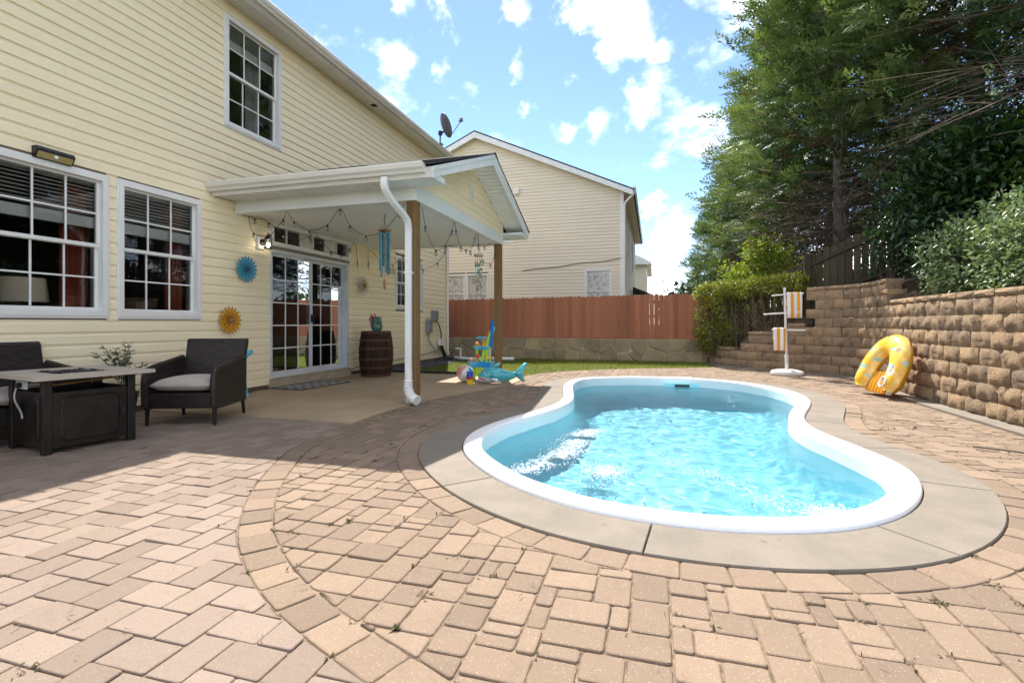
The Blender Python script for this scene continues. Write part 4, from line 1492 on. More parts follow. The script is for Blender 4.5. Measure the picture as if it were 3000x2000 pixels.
# ================================================================== stone wall and red fence
FY = 14.40
swall = thing('stone_wall', 'low rubble stone wall under the red picket fence behind the lawn', 'stone wall', (-2.4, FY, 0))
SX0, SX1, SH = -7.4, 1.42, .63
M['mortar'] = mat('mortar', (.55, .48, .36), (.42, .36, .27), 5, .95, bump=.6, bscale=60, fine=.3)
def stone_mat():
    m, N, L, P = nodes_of('rubble_stone')
    g = mk(N, 'ShaderNodeNewGeometry'); oi = mk(N, 'ShaderNodeObjectInfo')
    nz = mk(N, 'ShaderNodeTexNoise', Scale=3.0, Detail=7.0, Roughness=.65); L.new(g.outputs['Position'], nz.inputs['Vector'])
    col = mixc(N, L, ramp(N, L, nz.outputs['Fac'], .3, .7), (.48, .36, .21), (.33, .25, .15))
    col = mixc(N, L, ramp(N, L, oi.outputs['Random'], 0, 1, 0, .9), col, (.25, .205, .135))
    n2 = mk(N, 'ShaderNodeTexNoise', Scale=1.3, Detail=6.0, Roughness=.7); L.new(g.outputs['Position'], n2.inputs['Vector'])
    col = mixc(N, L, ramp(N, L, n2.outputs['Fac'], .5, .7, 0, .5), col, (.12, .12, .06))
    L.new(col, P.inputs['Base Color']); P.inputs['Roughness'].default_value = .9; P.inputs['Specular IOR Level'].default_value = .2
    nb = mk(N, 'ShaderNodeTexNoise', Scale=16.0, Detail=6.0, Roughness=.65); L.new(g.outputs['Position'], nb.inputs['Vector'])
    bp = mk(N, 'ShaderNodeBump', Strength=.8, Distance=.03); L.new(nb.outputs['Fac'], bp.inputs['Height']); L.new(bp.outputs[0], P.inputs['Normal'])
    return m
M['stone'] = stone_mat()
b = MB(); b.box(SX0, SX1, FY, FY + .26, -.1, SH - .02); b.build('mortar_core', M['mortar'], swall, world=True)
# stones: cells of a jittered Voronoi diagram
rs_ = random.Random(21)
seeds = []
x = SX0 - .3
while x < SX1 + .5:
    for k in range(2):
        seeds.append((x + rs_.uniform(-.14, .14), .12 + k * .33 + rs_.uniform(-.12, .12)))
    x += rs_.uniform(.30, .62)
for i, (sx, sz) in enumerate(seeds):
    P = [(SX0, -.06), (SX1, -.06), (SX1, SH), (SX0, SH)]
    for j, (tx, tz) in enumerate(seeds):
        if i == j or abs(tx - sx) > 2.4: continue
        mid = ((sx + tx) / 2, (sz + tz) / 2); n = (sx - tx, sz - tz)
        P = clip_half(P, mid, n)
        if len(P) < 3: break
    if len(P) < 3: continue
    P = clean(P, .03)
    if len(P) < 3 or poly_area(P) < .008: continue
    Q = inset_poly(P, .008); 
    if len(Q) < 3: continue
    Q = round_corners(Q, .035); R = inset_poly(Q, .022); n = len(Q)
    if len(R) != n: continue
    pr = rs_.uniform(.018, .045)
    tl = (rs_.gauss(0, .05), rs_.gauss(0, .05)); c = np.mean(np.array(Q), 0)
    b = MB()
    b.add([(x, FY + .02, z) for x, z in Q] + [(x, FY - pr * .55, z) for x, z in Q] + [(x, FY - pr + (x - c[0]) * tl[0] + (z - c[1]) * tl[1], z) for x, z in R],
          [tuple(range(2 * n, 3 * n))] + [(q * n + i2, q * n + (i2 + 1) % n, (q + 1) * n + (i2 + 1) % n, (q + 1) * n + i2) for q in range(2) for i2 in range(n)])
    b.build('stone', M['stone'], swall, world=True)

fence = thing('picket_fence', 'red-brown dog-eared picket fence standing on the low stone wall', 'fence', (-2.4, FY + .1, SH))
x = SX0
rf_ = random.Random(8)
while x < 1.33:
    w_ = rf_.uniform(.118, .134)
    top = 1.80 + .011 * (x + 6.2) + rf_.gauss(0, .008)
    b = MB(); b.tone = rf_.random()
    y_ = FY + .06 + rf_.gauss(0, .003)
    b.extrude([(x, y_, SH + .02), (x + w_, y_, SH + .02), (x + w_, y_, top - .03), (x + w_ - .028, y_, top), (x + .028, y_, top), (x, y_, top - .03)], (0, .018, 0))
    b.build('picket', M['fence_red'], fence, world=True)
    x += w_ + rf_.uniform(.0003, .002)
for z in (.78, 1.25, 1.66):
    b = MB(); b.tone = .4; b.box(SX0, 1.33, FY + .079, FY + .117, z - .04, z + .04); b.build('rail', M['fence_red'], fence, world=True)
x = SX0 + .2
while x < 1.3:
    b = MB(); b.tone = .3; b.box(x, x + .09, FY + .118, FY + .2, .3, 1.78); b.build('post', M['fence_red'], fence, world=True); x += 2.1
b = MB(); b.tone = .2; b.box(SX0, 1.40, FY + .02, FY + .20, SH - .018, SH + .018); b.build('bottom_board', M['fence_red'], fence, world=True)

# ================================================================== old board fence up the bank
ofence = thing('board_fence', 'weathered dark board fence climbing the bank beside the clipped hedge', 'fence', (3.4, 12.9, 1.4))
ro = random.Random(4)
def fence_run(p0, p1, zt0, zt1, zb0, zb1, n):
    p0, p1 = Vector(p0), Vector(p1); d = (p1 - p0); L = d.length; d.normalize(); nn = Vector((d.y, -d.x))
    for k in range(n):
        f0, f1 = k / n + .006, (k + 1) / n - .006
        a, c = p0.lerp(p1, f0), p0.lerp(p1, f1)
        zt = zt0 + (zt1 - zt0) * (f0 + f1) / 2 + ro.gauss(0, .015); zb = zb0 + (zb1 - zb0) * f0
        b = MB(); b.tone = ro.random()
        ear = .035
        P = [(a.x, a.y, zb), (c.x, c.y, zb), (c.x, c.y, zt - ear), (a.lerp(c, .8).x, a.lerp(c, .8).y, zt), (a.lerp(c, .2).x, a.lerp(c, .2).y, zt), (a.x, a.y, zt - ear)]
        b.extrude(P, (nn.x * -.018, nn.y * -.018, 0)); b.build('board', M['fence_old'], ofence, world=True)
    for f in (.16, .78):
        za, zb_ = zb0 + (zt0 - zb0) * (1 - f), zb1 + (zt1 - zb1) * (1 - f)
        b = MB(); b.tone = .35
        P = [(p0.x, p0.y, za - .045), (p1.x, p1.y, zb_ - .045), (p1.x, p1.y, zb_ + .045), (p0.x, p0.y, za + .045)]
        b.extrude(P, (nn.x * .038, nn.y * .038, 0)); b.build('rail', M['fence_old'], ofence, world=True)
    for (p, zt, zb) in ((p0, zt0, zb0), (p1, zt1, zb1)):
        b = MB(); b.tone = .5; q = p + nn * .05
        b.box(q.x - .05, q.x + .05, q.y - .05, q.y + .05, zb - .3, zt + .05); b.build('post', M['fence_old'], ofence, world=True)
fence_run((1.60, 14.45), (2.55, 13.75), 1.85, 2.15, .2, .5, 8)
fence_run((2.55, 13.75), (3.45, 13.0), 2.15, 2.50, .6, 1.2, 8)
fence_run((3.47, 12.98), (4.75, 11.9), 2.62, 3.25, 1.3, 1.9, 11)
fence_run((4.77, 11.88), (6.1, 10.2), 3.35, 3.7, 2.0, 2.4, 13)
fence_run((6.12, 10.18), (6.3, 6.0), 3.7, 3.8, 2.3, 2.5, 24)

# ================================================================== neighbouring house
NY = 19.0
nb = thing('neighbour_house', 'tall cream-sided gabled house behind the red fence', 'house', (-6.9, NY + 5, 0))
NX0, NX1, NE, NRX, NRZ = -12.8, -1.10, 6.02, -6.90, 8.62
def npm(a, z, d): return (a, NY - d, z)
nsl = (NRZ - NE) / (NX1 - NRX)
NW = (-2.50, -1.52, 1.45, 3.10); NW2 = (-8.35, -7.42, 1.45, 3.05); NW3 = (-7.34, -6.42, 1.45, 3.05); NW4 = (-6.30, -5.27, 4.28, 5.60)
holes_n = [NW, NW2, NW3, NW4]
z = .3
while z < NRZ - .05:
    c0 = lambda zz: max(NX0, NRX - (NRZ - zz) / nsl)
    c1 = lambda zz: min(NX1 - .10, NRX + (NRZ - zz) / nsl)
    for (p, q) in spans(z, z + EX, c0(z), c1(z), holes_n):
        b = MB()
        siding_board(b, npm, p, q, z, EX, c0 if (p == c0(z) and z > NE - .2) else None, c1 if (q == c1(z) and z > NE - .2) else None, 1.5)
        b.build('siding_board', M['siding2'], nb, world=True)
    z += EX
ez = sorted(set([0.0, NE] + [h[2] for h in holes_n] + [h[3] for h in holes_n]))
b = MB()
for z0, z1 in zip(ez[:-1], ez[1:]):
    for (p, q) in spans(z0, z1, NX0, NX1 - .02, holes_n): b.box(p, q, NY + .004, NY + .12, z0, z1)
b.extrude([(NX0, NY + .004, NE), (NX1 - .02, NY + .004, NE), (NRX, NY + .004, NRZ - .01)], (0, .1, 0))
b.box(NX1 - .12, NX1 - .004, NY + .12, NY + 12.5, 0, NE)
b.build('wall', M['sheath'], nb, world=True)
b = MB(); b.box(NX0, NX1 - .15, NY + 2.0, NY + 2.1, 0, NE); b.build('room_lining', M['dark'], nb, world=True)
def nps(a, z, d): return (NX1 + d, a, z)
NSW = [(NY + 5.6, NY + 6.6, 1.2, 2.8), (NY + 7.0, NY + 8.0, 1.2, 2.8), (NY + 3.2, NY + 4.0, 3.9, 5.4), (NY + 7.4, NY + 8.6, 3.7, 5.3)]
z = .3
while z < NE - .01:
    for (p, q) in spans(z, z + EX, NY + .02, NY + 12.5, NSW):
        b = MB(); siding_board(b, nps, p, q, z, min(EX, NE - z)); b.build('siding_board', M['siding2'], nb, world=True)
    z += EX
for o_ in NSW: window(nb, nps, o_, cols=2, rows=2, blind=0)
b = MB(); b.box(NX1 - .10, NX1 + .025, NY - .025, NY + .10, .2, NE); b.build('corner_post', M['white'], nb, world=True)
M['film'] = None
def film_mat():
    m, N, L, P = nodes_of('frosted_window_film')
    tc = mk(N, 'ShaderNodeTexCoord')
    nz = mk(N, 'ShaderNodeTexNoise', Scale=1.6, Detail=2.0); L.new(tc.outputs['Object'], nz.inputs['Vector'])
    wv = mk(N, 'ShaderNodeMath', operation='MULTIPLY'); L.new(nz.outputs['Fac'], wv.inputs[0]); wv.inputs[1].default_value = 55
    sn = mk(N, 'ShaderNodeMath', operation='SINE'); L.new(wv.outputs[0], sn.inputs[0])
    L.new(mixc(N, L, ramp(N, L, sn.outputs[0], .55, .85), (.55, .53, .50), (.34, .32, .30)), P.inputs['Base Color'])
    P.inputs['Roughness'].default_value = .25; P.inputs['Coat Weight'].default_value = .6; P.inputs['Coat Roughness'].default_value = .03
    return m
M['film'] = film_mat()
for o_ in (NW, NW2, NW3):
    w_ = window(nb, npm, o_, cols=1, rows=1, blind=0, gm=M['film'])
window(nb, npm, NW4, cols=2, rows=1, split=False, blind=0)
# roof, rakes, soffits, gutters
ov = .32
def nroof(x_e, x_r):
    b = MB()
    y0, y1 = NY - .32, NY + 12.8
    ze = NRZ + .10 - abs(x_e - x_r) * nsl
    b.add([(x_e, y0, ze), (x_e, y1, ze), (x_r, y1, NRZ + .10), (x_r, y0, NRZ + .10), (x_e, y0, ze + .06), (x_e, y1, ze + .06), (x_r, y1, NRZ + .16), (x_r, y0, NRZ + .16)],
          [(3, 2, 1, 0), (4, 5, 6, 7), (0, 1, 5, 4), (1, 2, 6, 5), (2, 3, 7, 6), (3, 0, 4, 7)])
    return b
nroof(NX1 + .42, NRX).build('roof', M['shingle'], nb, world=True)
nroof(NX0 - .42, NRX).build('roof', M['shingle'], nb, world=True)
for sg, xe in ((1, NX1 + .38), (-1, NX0 - .38)):
    ze = NRZ - abs(xe - NRX) * nsl
    b = MB(); b.extrude([(NRX, NY - .30, NRZ + .10), (xe, NY - .30, ze + .10), (xe, NY - .30, ze - .09), (NRX, NY - .30, NRZ - .13)], (0, -.025, 0)); b.build('rake_board', M['trim'], nb, world=True)
    b = MB(); b.extrude([(NRX, NY - .30, NRZ - .03), (xe, NY - .30, ze - .03), (xe, NY - .30, ze - .05), (NRX, NY - .30, NRZ - .05)], (0, .30, 0)); rk = b.build('rake_soffit', M['soffit'], nb, world=True)
b = MB(); b.box(NX1, NX1 + .36, NY - .28, NY + 12.7, NE - .07, NE - .05); b.build('eave_soffit', M['soffit'], nb, world=True)
gutter(nb, lambda a, o, u: (NX1 + .36 + o, a, NE - .06 + u), NY - .3, NY + 12.8)
b = MB(); b.tube(catmull([(NX1 + .42, NY - .22, NE - .05), (NX1 + .40, NY - .22, NE - .2), (NX1 + .1, NY - .14, NE - .48), (NX1 + .06, NY - .10, NE - .75), (NX1 + .06, NY - .10, NE - 1.2)], 4).tolist() + [(NX1 + .06, NY - .10, .3)], .045); b.build('downspout', M['white'], nb, world=True)
b = MB(); b.box(-5.30, -5.10, NY - .09, NY - .01, 6.15, 6.42); b.box(-5.27, -5.13, NY - .13, NY - .09, 6.17, 6.34); b.build('wall_vent', M['white'], nb, world=True)
# cable sagging across the gable
b = MB(); cb_ = [(-5.0 + i * .48, NY - .035, 3.12 + i * .045 + .025 * math.sin(i * 1.7)) for i in range(9)]
b.tube(cb_, .012, 6); b.build('cable', M['black'], nb, world=True)
# bay with its own little roof on the far side wall
b = MB(); b.box(NX1, NX1 + .75, NY + 9.2, NY + 11.6, .3, 2.55); bay = b.build('bay', M['siding2'], nb, world=True)
b = MB(); b.add([(NX1, NY + 8.9, 3.05), (NX1, NY + 11.9, 3.05), (NX1 + 1.05, NY + 11.9, 2.62), (NX1 + 1.05, NY + 8.9, 2.62), (NX1, NY + 8.9, 2.62), (NX1, NY + 11.9, 2.62)], [(0, 3, 2, 1), (0, 4, 3), (1, 2, 5), (3, 4, 5, 2)]); b.build('bay_roof', M['shingle'], bay, world=True)
b = MB(); b.box(NX1, NX1 + 1.0, NY + 8.88, NY + 11.9, 2.46, 2.60); b.build('bay_fascia', M['trim'], bay, world=True)
window(nb, lambda a, z, d: (a, NY + 9.2 - d, z), (NX1 + .12, NX1 + .66, 1.3, 2.35), cols=1, rows=1, blind=0)

# far house seen past the neighbour
fh = thing('far_house', 'small sliver of a tan house beyond the tall gabled one', 'house', (-3, 44, 0))
FX = -.55
b = MB(); b.box(-9, FX, 40, 50, 0, 5.6); b.build('wall', M['siding2'], fh, world=True)
b = MB(); b.add([(FX + .4, 39.6, 5.75), (FX + .4, 50.4, 5.75), (-4.5, 50.4, 8.0), (-4.5, 39.6, 8.0), (-9.4, 39.6, 5.75), (-9.4, 50.4, 5.75), (FX + .4, 39.6, 5.6), (FX + .4, 50.4, 5.6), (-9.4, 39.6, 5.6), (-9.4, 50.4, 5.6)], [(0, 1, 2, 3), (3, 2, 5, 4), (0, 3, 4, 8, 6), (1, 7, 9, 5, 2), (0, 6, 7, 1), (6, 8, 9, 7)]); b.build('roof', M['trim'], fh, world=True)
b = MB(); b.tube([(FX + .42, 39.7, 5.55), (FX + .1, 39.9, 5.1), (FX + .06, 39.95, 4.6), (FX + .06, 39.95, .3)], .05); b.build('downspout', M['white'], fh, world=True)

# ================================================================== lawn, gravel
M['grass'] = leaf_mat('grass_blade', (.10, .15, .02), (.27, .27, .07), trans=.4)
M['turf'] = mat('turf', (.085, .10, .025), (.13, .13, .045), 8, .95, bump=.5, bscale=60, fine=.3)
LAWN = [(-5.15, 9.98)] + [(-2.62, 9.98)] + [tuple(p) for p in LAWN_F[3:]] + [(1.45, 14.4), (-7.0, 14.4), (-7.0, 13.95), (-5.15, 13.6)]
lawn = sheet('lawn', LAWN, [], -.012, M['turf'])
def in_poly(pts, poly):
    x, y = pts[:, 0], pts[:, 1]; ins = np.zeros(len(pts), bool); n = len(poly); j = n - 1
    for i in range(n):
        xi, yi = poly[i]; xj, yj = poly[j]
        c = ((yi > y) != (yj > y)) & (x < (xj - xi) * (y - yi) / (yj - yi + 1e-12) + xi)
        ins ^= c; j = i
    return ins
pts = np.column_stack([RNG.uniform(-7, 1.5, 60000), RNG.uniform(9.9, 14.4, 60000)])
pts = pts[in_poly(pts, LAWN)]
pts = pts[RNG.random(len(pts)) < .95]
N_ = len(pts)
blade_v = np.array([(-.5, 0, 0), (.5, 0, 0), (.35, .55, .12), (-.35, .55, .12), (0, 1, .4)]) * np.array([.10, 1, 1])
blade_f = np.array([(0, 1, 2), (0, 2, 3), (3, 2, 4)])
dirs = np.column_stack([RNG.normal(0, .45, N_), RNG.normal(0, .45, N_), np.ones(N_)])
V_, F_ = scatter(blade_v, blade_f, np.column_stack([pts, np.full(N_, -.012)]), basis(dirs, RNG.uniform(0, 6.28, N_)), RNG.uniform(.03, .075, N_))
dry = np.clip(RNG.normal(.45, .25, N_), 0, 1)
g_ = mesh_np('grass', V_, F_, M['grass'], None, np.repeat(dry, 5)); tag(g_, 'sunlit mown grass strip in front of the stone wall', 'grass', kind='stuff')

M['slate'] = mat('slate_chip', (.045, .048, .055), (.14, .14, .15), 9, .7, tone=.6, spec=.4)
GRAV = [(-6.0, 9.62), (-2.62, 9.62), (-2.62, 9.98), (-5.15, 9.98), (-5.15, 13.6), (-5.9, 13.95), (-6.0, 13.9)]
sheet('gravel_bed', GRAV, [], -.008, M['slate'])
pts = np.column_stack([RNG.uniform(-6.1, -2.5, 16000), RNG.uniform(9.6, 14, 16000)])
pts = pts[in_poly(pts, GRAV)]; N_ = len(pts)
st_v = np.array([(1, .1, 0), (.3, .8, .1), (-.7, .6, 0), (-.9, -.4, .1), (.1, -.8, 0), (.1, .1, .45), (0, 0, -.4)], float)
st_f = np.array([(0, 1, 5), (1, 2, 5), (2, 3, 5), (3, 4, 5), (4, 0, 5), (1, 0, 6), (2, 1, 6), (3, 2, 6), (4, 3, 6), (0, 4, 6)])
V_, F_ = scatter(st_v, st_f, np.column_stack([pts, RNG.uniform(-.004, .012, N_)]), basis(np.column_stack([RNG.normal(0, 1, N_), RNG.normal(0, 1, N_), RNG.normal(0, .3, N_)])), RNG.uniform(.012, .030, N_))
g_ = mesh_np('gravel', V_, F_, M['slate'], None, np.repeat(RNG.random(N_), 7)); tag(g_, 'dark slate gravel along the foot of the house', 'gravel', kind='stuff')
edg = thing('bed_edging', 'black strip edging between the concrete patio and the slate gravel', 'edging', (-4.3, 9.61, 0))
for k in range(4):
    b = MB(); x0 = -5.98 + k * .86; b.cbox(x0, x0 + .85, 9.60, 9.64, -.03, .055, .006); b.build('edging_strip', M['black'], edg, world=True)

# ================================================================== foliage helpers
def leaf_tpl(fold=.25, w=.45):
    """pointed oval leaf, unit length along +Y, folded on the midrib"""
    v = np.array([(0, 0, 0), (-.5 * w, .35, fold * w), (-.42 * w, .68, fold * w * .8), (0, 1, -.02), (.42 * w, .68, fold * w * .8), (.5 * w, .35, fold * w), (0, .5, 0)])
    f = np.array([(0, 3, 1), (1, 3, 2), (0, 5, 3), (5, 4, 3)])
    return v, f
LEAF = leaf_tpl()
LEAF_N = leaf_tpl(.2, .34)


def tubes_np(paths, name, m, par, n=5):
    b = MB()
    for (p, r) in paths: b.tube(p, r, n, cap=False)
    me = bpy.data.meshes.new(name); me.from_pydata([tuple(v) for v in b.v], [], b.f)
    return link_mesh(name, me, m, par, True)


def shrub(name, label, cat, base, boxes, n, size, lm, stems=14, tpl=LEAF, droop=.3, seed=0, shell=.55, group=None, stem_mat=None, stem_r=.012, rag=.12):
    """boxes: list of (cx, cy, cz, rx, ry, rz, weight) lobes, relative to base"""
    r = np.random.default_rng(seed)
    t = thing(name, label, cat, base, 0, group)
    W = np.array([bx[6] for bx in boxes], float); W /= W.sum()
    which = r.choice(len(boxes), n, p=W)
    B = np.array([bx[:6] for bx in boxes])[which]
    d = r.normal(size=(n, 3)); d /= np.linalg.norm(d, axis=1, keepdims=True)
    rad = r.uniform(shell ** 3, 1, n) ** (1 / 3)
    # square the lobes off a little, and ragged outline
    q = np.sign(d) * np.abs(d) ** .75
    pos = B[:, :3] + q * rad[:, None] * B[:, 3:] * (1 + r.normal(0, rag, n))[:, None]
    # cluster into twigs
    tw = pos[r.integers(0, n, n // 6)]
    pos = np.where(r.random((n, 1)) < .6, tw[r.integers(0, len(tw), n)] + r.normal(0, size * .9, (n, 3)), pos)
    keep = pos[:, 2] + base[2] > base[2] - .05
    pos = pos[keep]; d = d[keep]; m = len(pos)
    dr = d + r.normal(0, .7, (m, 3)); dr[:, 2] += .25 - droop
    V, F = scatter(tpl[0], tpl[1], pos, basis(dr, r.normal(0, .6, m)), size * r.uniform(.6, 1.25, m))
    tone = np.clip(r.normal(.45, .28, m), 0, 1)
    o = mesh_np('foliage', V, F, lm, t, np.repeat(tone, len(tpl[0]))); o['kind'] = 'stuff'
    P = []
    zc = min(bx[2] - bx[5] for bx in boxes)
    rr = random.Random(seed)
    for k in range(stems):
        bx = boxes[rr.randrange(len(boxes))]
        e = Vector((bx[0] + rr.uniform(-.9, .9) * bx[3], bx[1] + rr.uniform(-.9, .9) * bx[4], bx[2] + rr.uniform(-.2, .9) * bx[5]))
        s = Vector((bx[0] * .8 + e.x * .2 + rr.gauss(0, .05), bx[1] * .8 + e.y * .2 + rr.gauss(0, .05), min(0, zc)))
        md = s.lerp(e, .5) + Vector((rr.gauss(0, .08), rr.gauss(0, .08), .05))
        P.append((catmull([s, md, e], 4).tolist(), [stem_r * (1 - .7 * i / 8) for i in range(9)]))
    tubes_np(P, 'stems', stem_mat or M['bark'], t)
    return t


# leaf colours
M['leaf_lime'] = leaf_mat('leaf_lime', (.11, .19, .02), (.34, .36, .05), trans=.45)
M['leaf_priv'] = leaf_mat('leaf_privet', (.07, .10, .015), (.30, .30, .04), trans=.4)
M['leaf_dark'] = leaf_mat('leaf_dark', (.012, .035, .012), (.05, .10, .03), trans=.2, rough=.35, spec=.5)
M['leaf_var'] = leaf_mat('leaf_variegated', (.065, .135, .055), (.33, .38, .21), trans=.2, rough=.4)
M['leaf_broad'] = leaf_mat('leaf_broad', (.025, .06, .012), (.10, .18, .03), trans=.4)
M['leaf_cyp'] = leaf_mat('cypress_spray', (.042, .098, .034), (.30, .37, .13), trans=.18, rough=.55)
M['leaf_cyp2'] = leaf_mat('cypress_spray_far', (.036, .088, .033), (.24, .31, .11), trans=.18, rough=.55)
M['leaf_dead'] = leaf_mat('cypress_dead_spray', (.075, .040, .022), (.16, .10, .06), trans=.2, rough=.8)
M['leaf_pine'] = leaf_mat('pine_spray', (.035, .07, .035), (.10, .15, .07), trans=.25)

# clipped hedge behind the towel stand, leafy on top, twiggy below
hx = [(-.85, .55, 1.62, .5, .42, .24, 3), (-.3, .25, 1.68, .55, .42, .22, 3), (.3, -.15, 1.72, .5, .42, .22, 3), (.7, -.45, 1.75, .35, .4, .22, 2),
      (-.95, .6, .75, .38, .4, .62, 2.2), (-.75, .35, .45, .5, .35, .42, 2.0), (-.3, .2, .9, .5, .3, .5, .55), (.3, -.2, 1.1, .5, .3, .45, .5)]
hedge = shrub('clipped_hedge', 'boxy clipped hedge, yellow-green on top, between the two fences', 'hedge', (2.35, 13.35, .25), hx, 15000, .055, M['leaf_priv'], 150, LEAF, seed=3, shell=.62, stem_mat=M['twig'], stem_r=.010, rag=.06)
# bright shrub rising behind it
shrub('lime_shrub', 'bright lime-green leafy shrub rising above the clipped hedge', 'shrub', (3.05, 14.55, .9),
      [(-.75, .2, 1.3, .5, .4, .5, 3), (-.1, 0, 1.7, .6, .5, .6, 4), (.55, -.1, 1.35, .6, .4, .35, 2), (-.3, .1, 2.15, .35, .3, .35, 1.2), (1.0, -.3, 1.45, .4, .3, .2, .8), (-1.1, .3, 1.0, .3, .3, .3, 1)], 5200, .10, M['leaf_lime'], 26, LEAF, seed=5, shell=.2, rag=.28)
# variegated bushes on the bank
vg = 'variegated bushes along the top of the retaining wall'
shrub('variegated_bush', 'large pale variegated bush spilling over the retaining wall at the picture edge', 'bush', (4.75, 6.6, 1.35),
      [(0, 0, .75, .75, 1.2, .75, 4), (.2, -.9, .95, .8, .9, .75, 3), (-.25, .8, .5, .6, .7, .6, 2.2), (.5, -1.8, 1.0, .9, 1.0, .9, 2)], 26000, .075, M['leaf_var'], 60, LEAF, seed=6, shell=.6, group=vg)
shrub('variegated_bush', 'lower variegated bush next to the dark leafy shrub above the block wall', 'bush', (4.55, 8.7, 1.35),
      [(0, 0, .62, .6, .75, .62, 3), (.25, -.7, .75, .6, .7, .7, 2.5), (.15, .65, .5, .5, .55, .52, 1.6)], 14500, .075, M['leaf_var'], 40, LEAF, seed=7, shell=.55, group=vg)
# dark broadleaf shrub between fence and variegated bush
shrub('dark_shrub', 'dark glossy-leaved shrub with upright stems between fence and variegated bushes', 'shrub', (4.75, 10.3, 1.75),
      [(-.1, 0, 1.5, .75, .8, .75, 3), (.4, -.6, 1.9, .8, .8, .8, 3), (-.5, .5, .75, .4, .4, .45, .7), (.6, .3, 2.3, .8, .8, .6, 2), (-.3, -.5, .5, .35, .35, .4, .5)], 7500, .125, M['leaf_dark'], 46, LEAF, seed=8, shell=.25, stem_r=.014, rag=.22)
shrub('broadleaf_shrub', 'mid-green broadleaf growth hanging below the cypress branches', 'shrub', (5.9, 9.3, 2.0),
      [(0, 0, 1.6, 1.1, 1.2, .7, 3), (.8, -1.2, 1.4, 1.0, 1.2, .8, 2), (-.6, .8, 1.5, .8, .8, .6, 2)], 5200, .16, M['leaf_broad'], 20, LEAF, seed=9, shell=.3, rag=.22)
shrub('understory_bush', 'dark underbrush behind the fence at the right edge', 'bush', (7.6, 7.0, 2.4),
      [(0, 0, .8, 1.2, 2.4, 1.2, 3), (-.4, 2.4, .8, 1.0, 1.6, 1.1, 2)], 6000, .15, M['leaf_broad'], 26, LEAF, seed=19, shell=.3, rag=.22)
# broad dark evergreen beyond the red fence
shrub('evergreen_bush', 'dark big-leaved evergreen bush peeking over the red fence', 'bush', (1.25, 16.6, 0),
      [(0, 0, 1.6, .75, .6, .75, 3), (-.55, .1, 1.45, .5, .5, .55, 2), (.6, 0, 1.35, .5, .5, .6, 2)], 2600, .17, M['leaf_dark'], 22, LEAF, seed=10, shell=.35, rag=.15)

# ================================================================== cypress trees
def spray_tpl(seed=0, n=7):
    """flat feathery spray pointing along +Y: side shoots, each carrying scale-leaf fingers"""
    r = random.Random(seed); V = []; F = []
    def strip(p, d, L, w):
        d = Vector(d).normalized(); s = Vector((d.y, -d.x, 0)).normalized() * w; p = Vector(p); o = len(V)
        V.extend([tuple(p), tuple(p + d * L * .45 + s), tuple(p + d * L), tuple(p + d * L * .45 - s)])
        F.extend([(o, o + 1, o + 2), (o, o + 2, o + 3)])
    for k in range(n):
        f = k / (n - 1); sd = 1 if k % 2 else -1
        ang = sd * (.95 - .75 * f) + r.gauss(0, .10)
        base = Vector((.015 * sd * (1 - f), f * .60, -.10 * f * f + r.gauss(0, .015)))
        L = (.44 - .12 * f) * r.uniform(.8, 1.15)
        d = Vector((math.sin(ang), math.cos(ang), -.12 + r.gauss(0, .12)))
        strip(base, d, L, .034)
        for q, a2 in ((.34, .55), (.55, -.50)):
            d2 = Vector((math.sin(ang + a2), math.cos(ang + a2), -.18 + r.gauss(0, .12)))
            strip(base + d * L * q, d2, L * (.55 - .25 * q), .030)
    return np.array(V), np.array(F)
SPR = [spray_tpl(s) for s in range(3)]


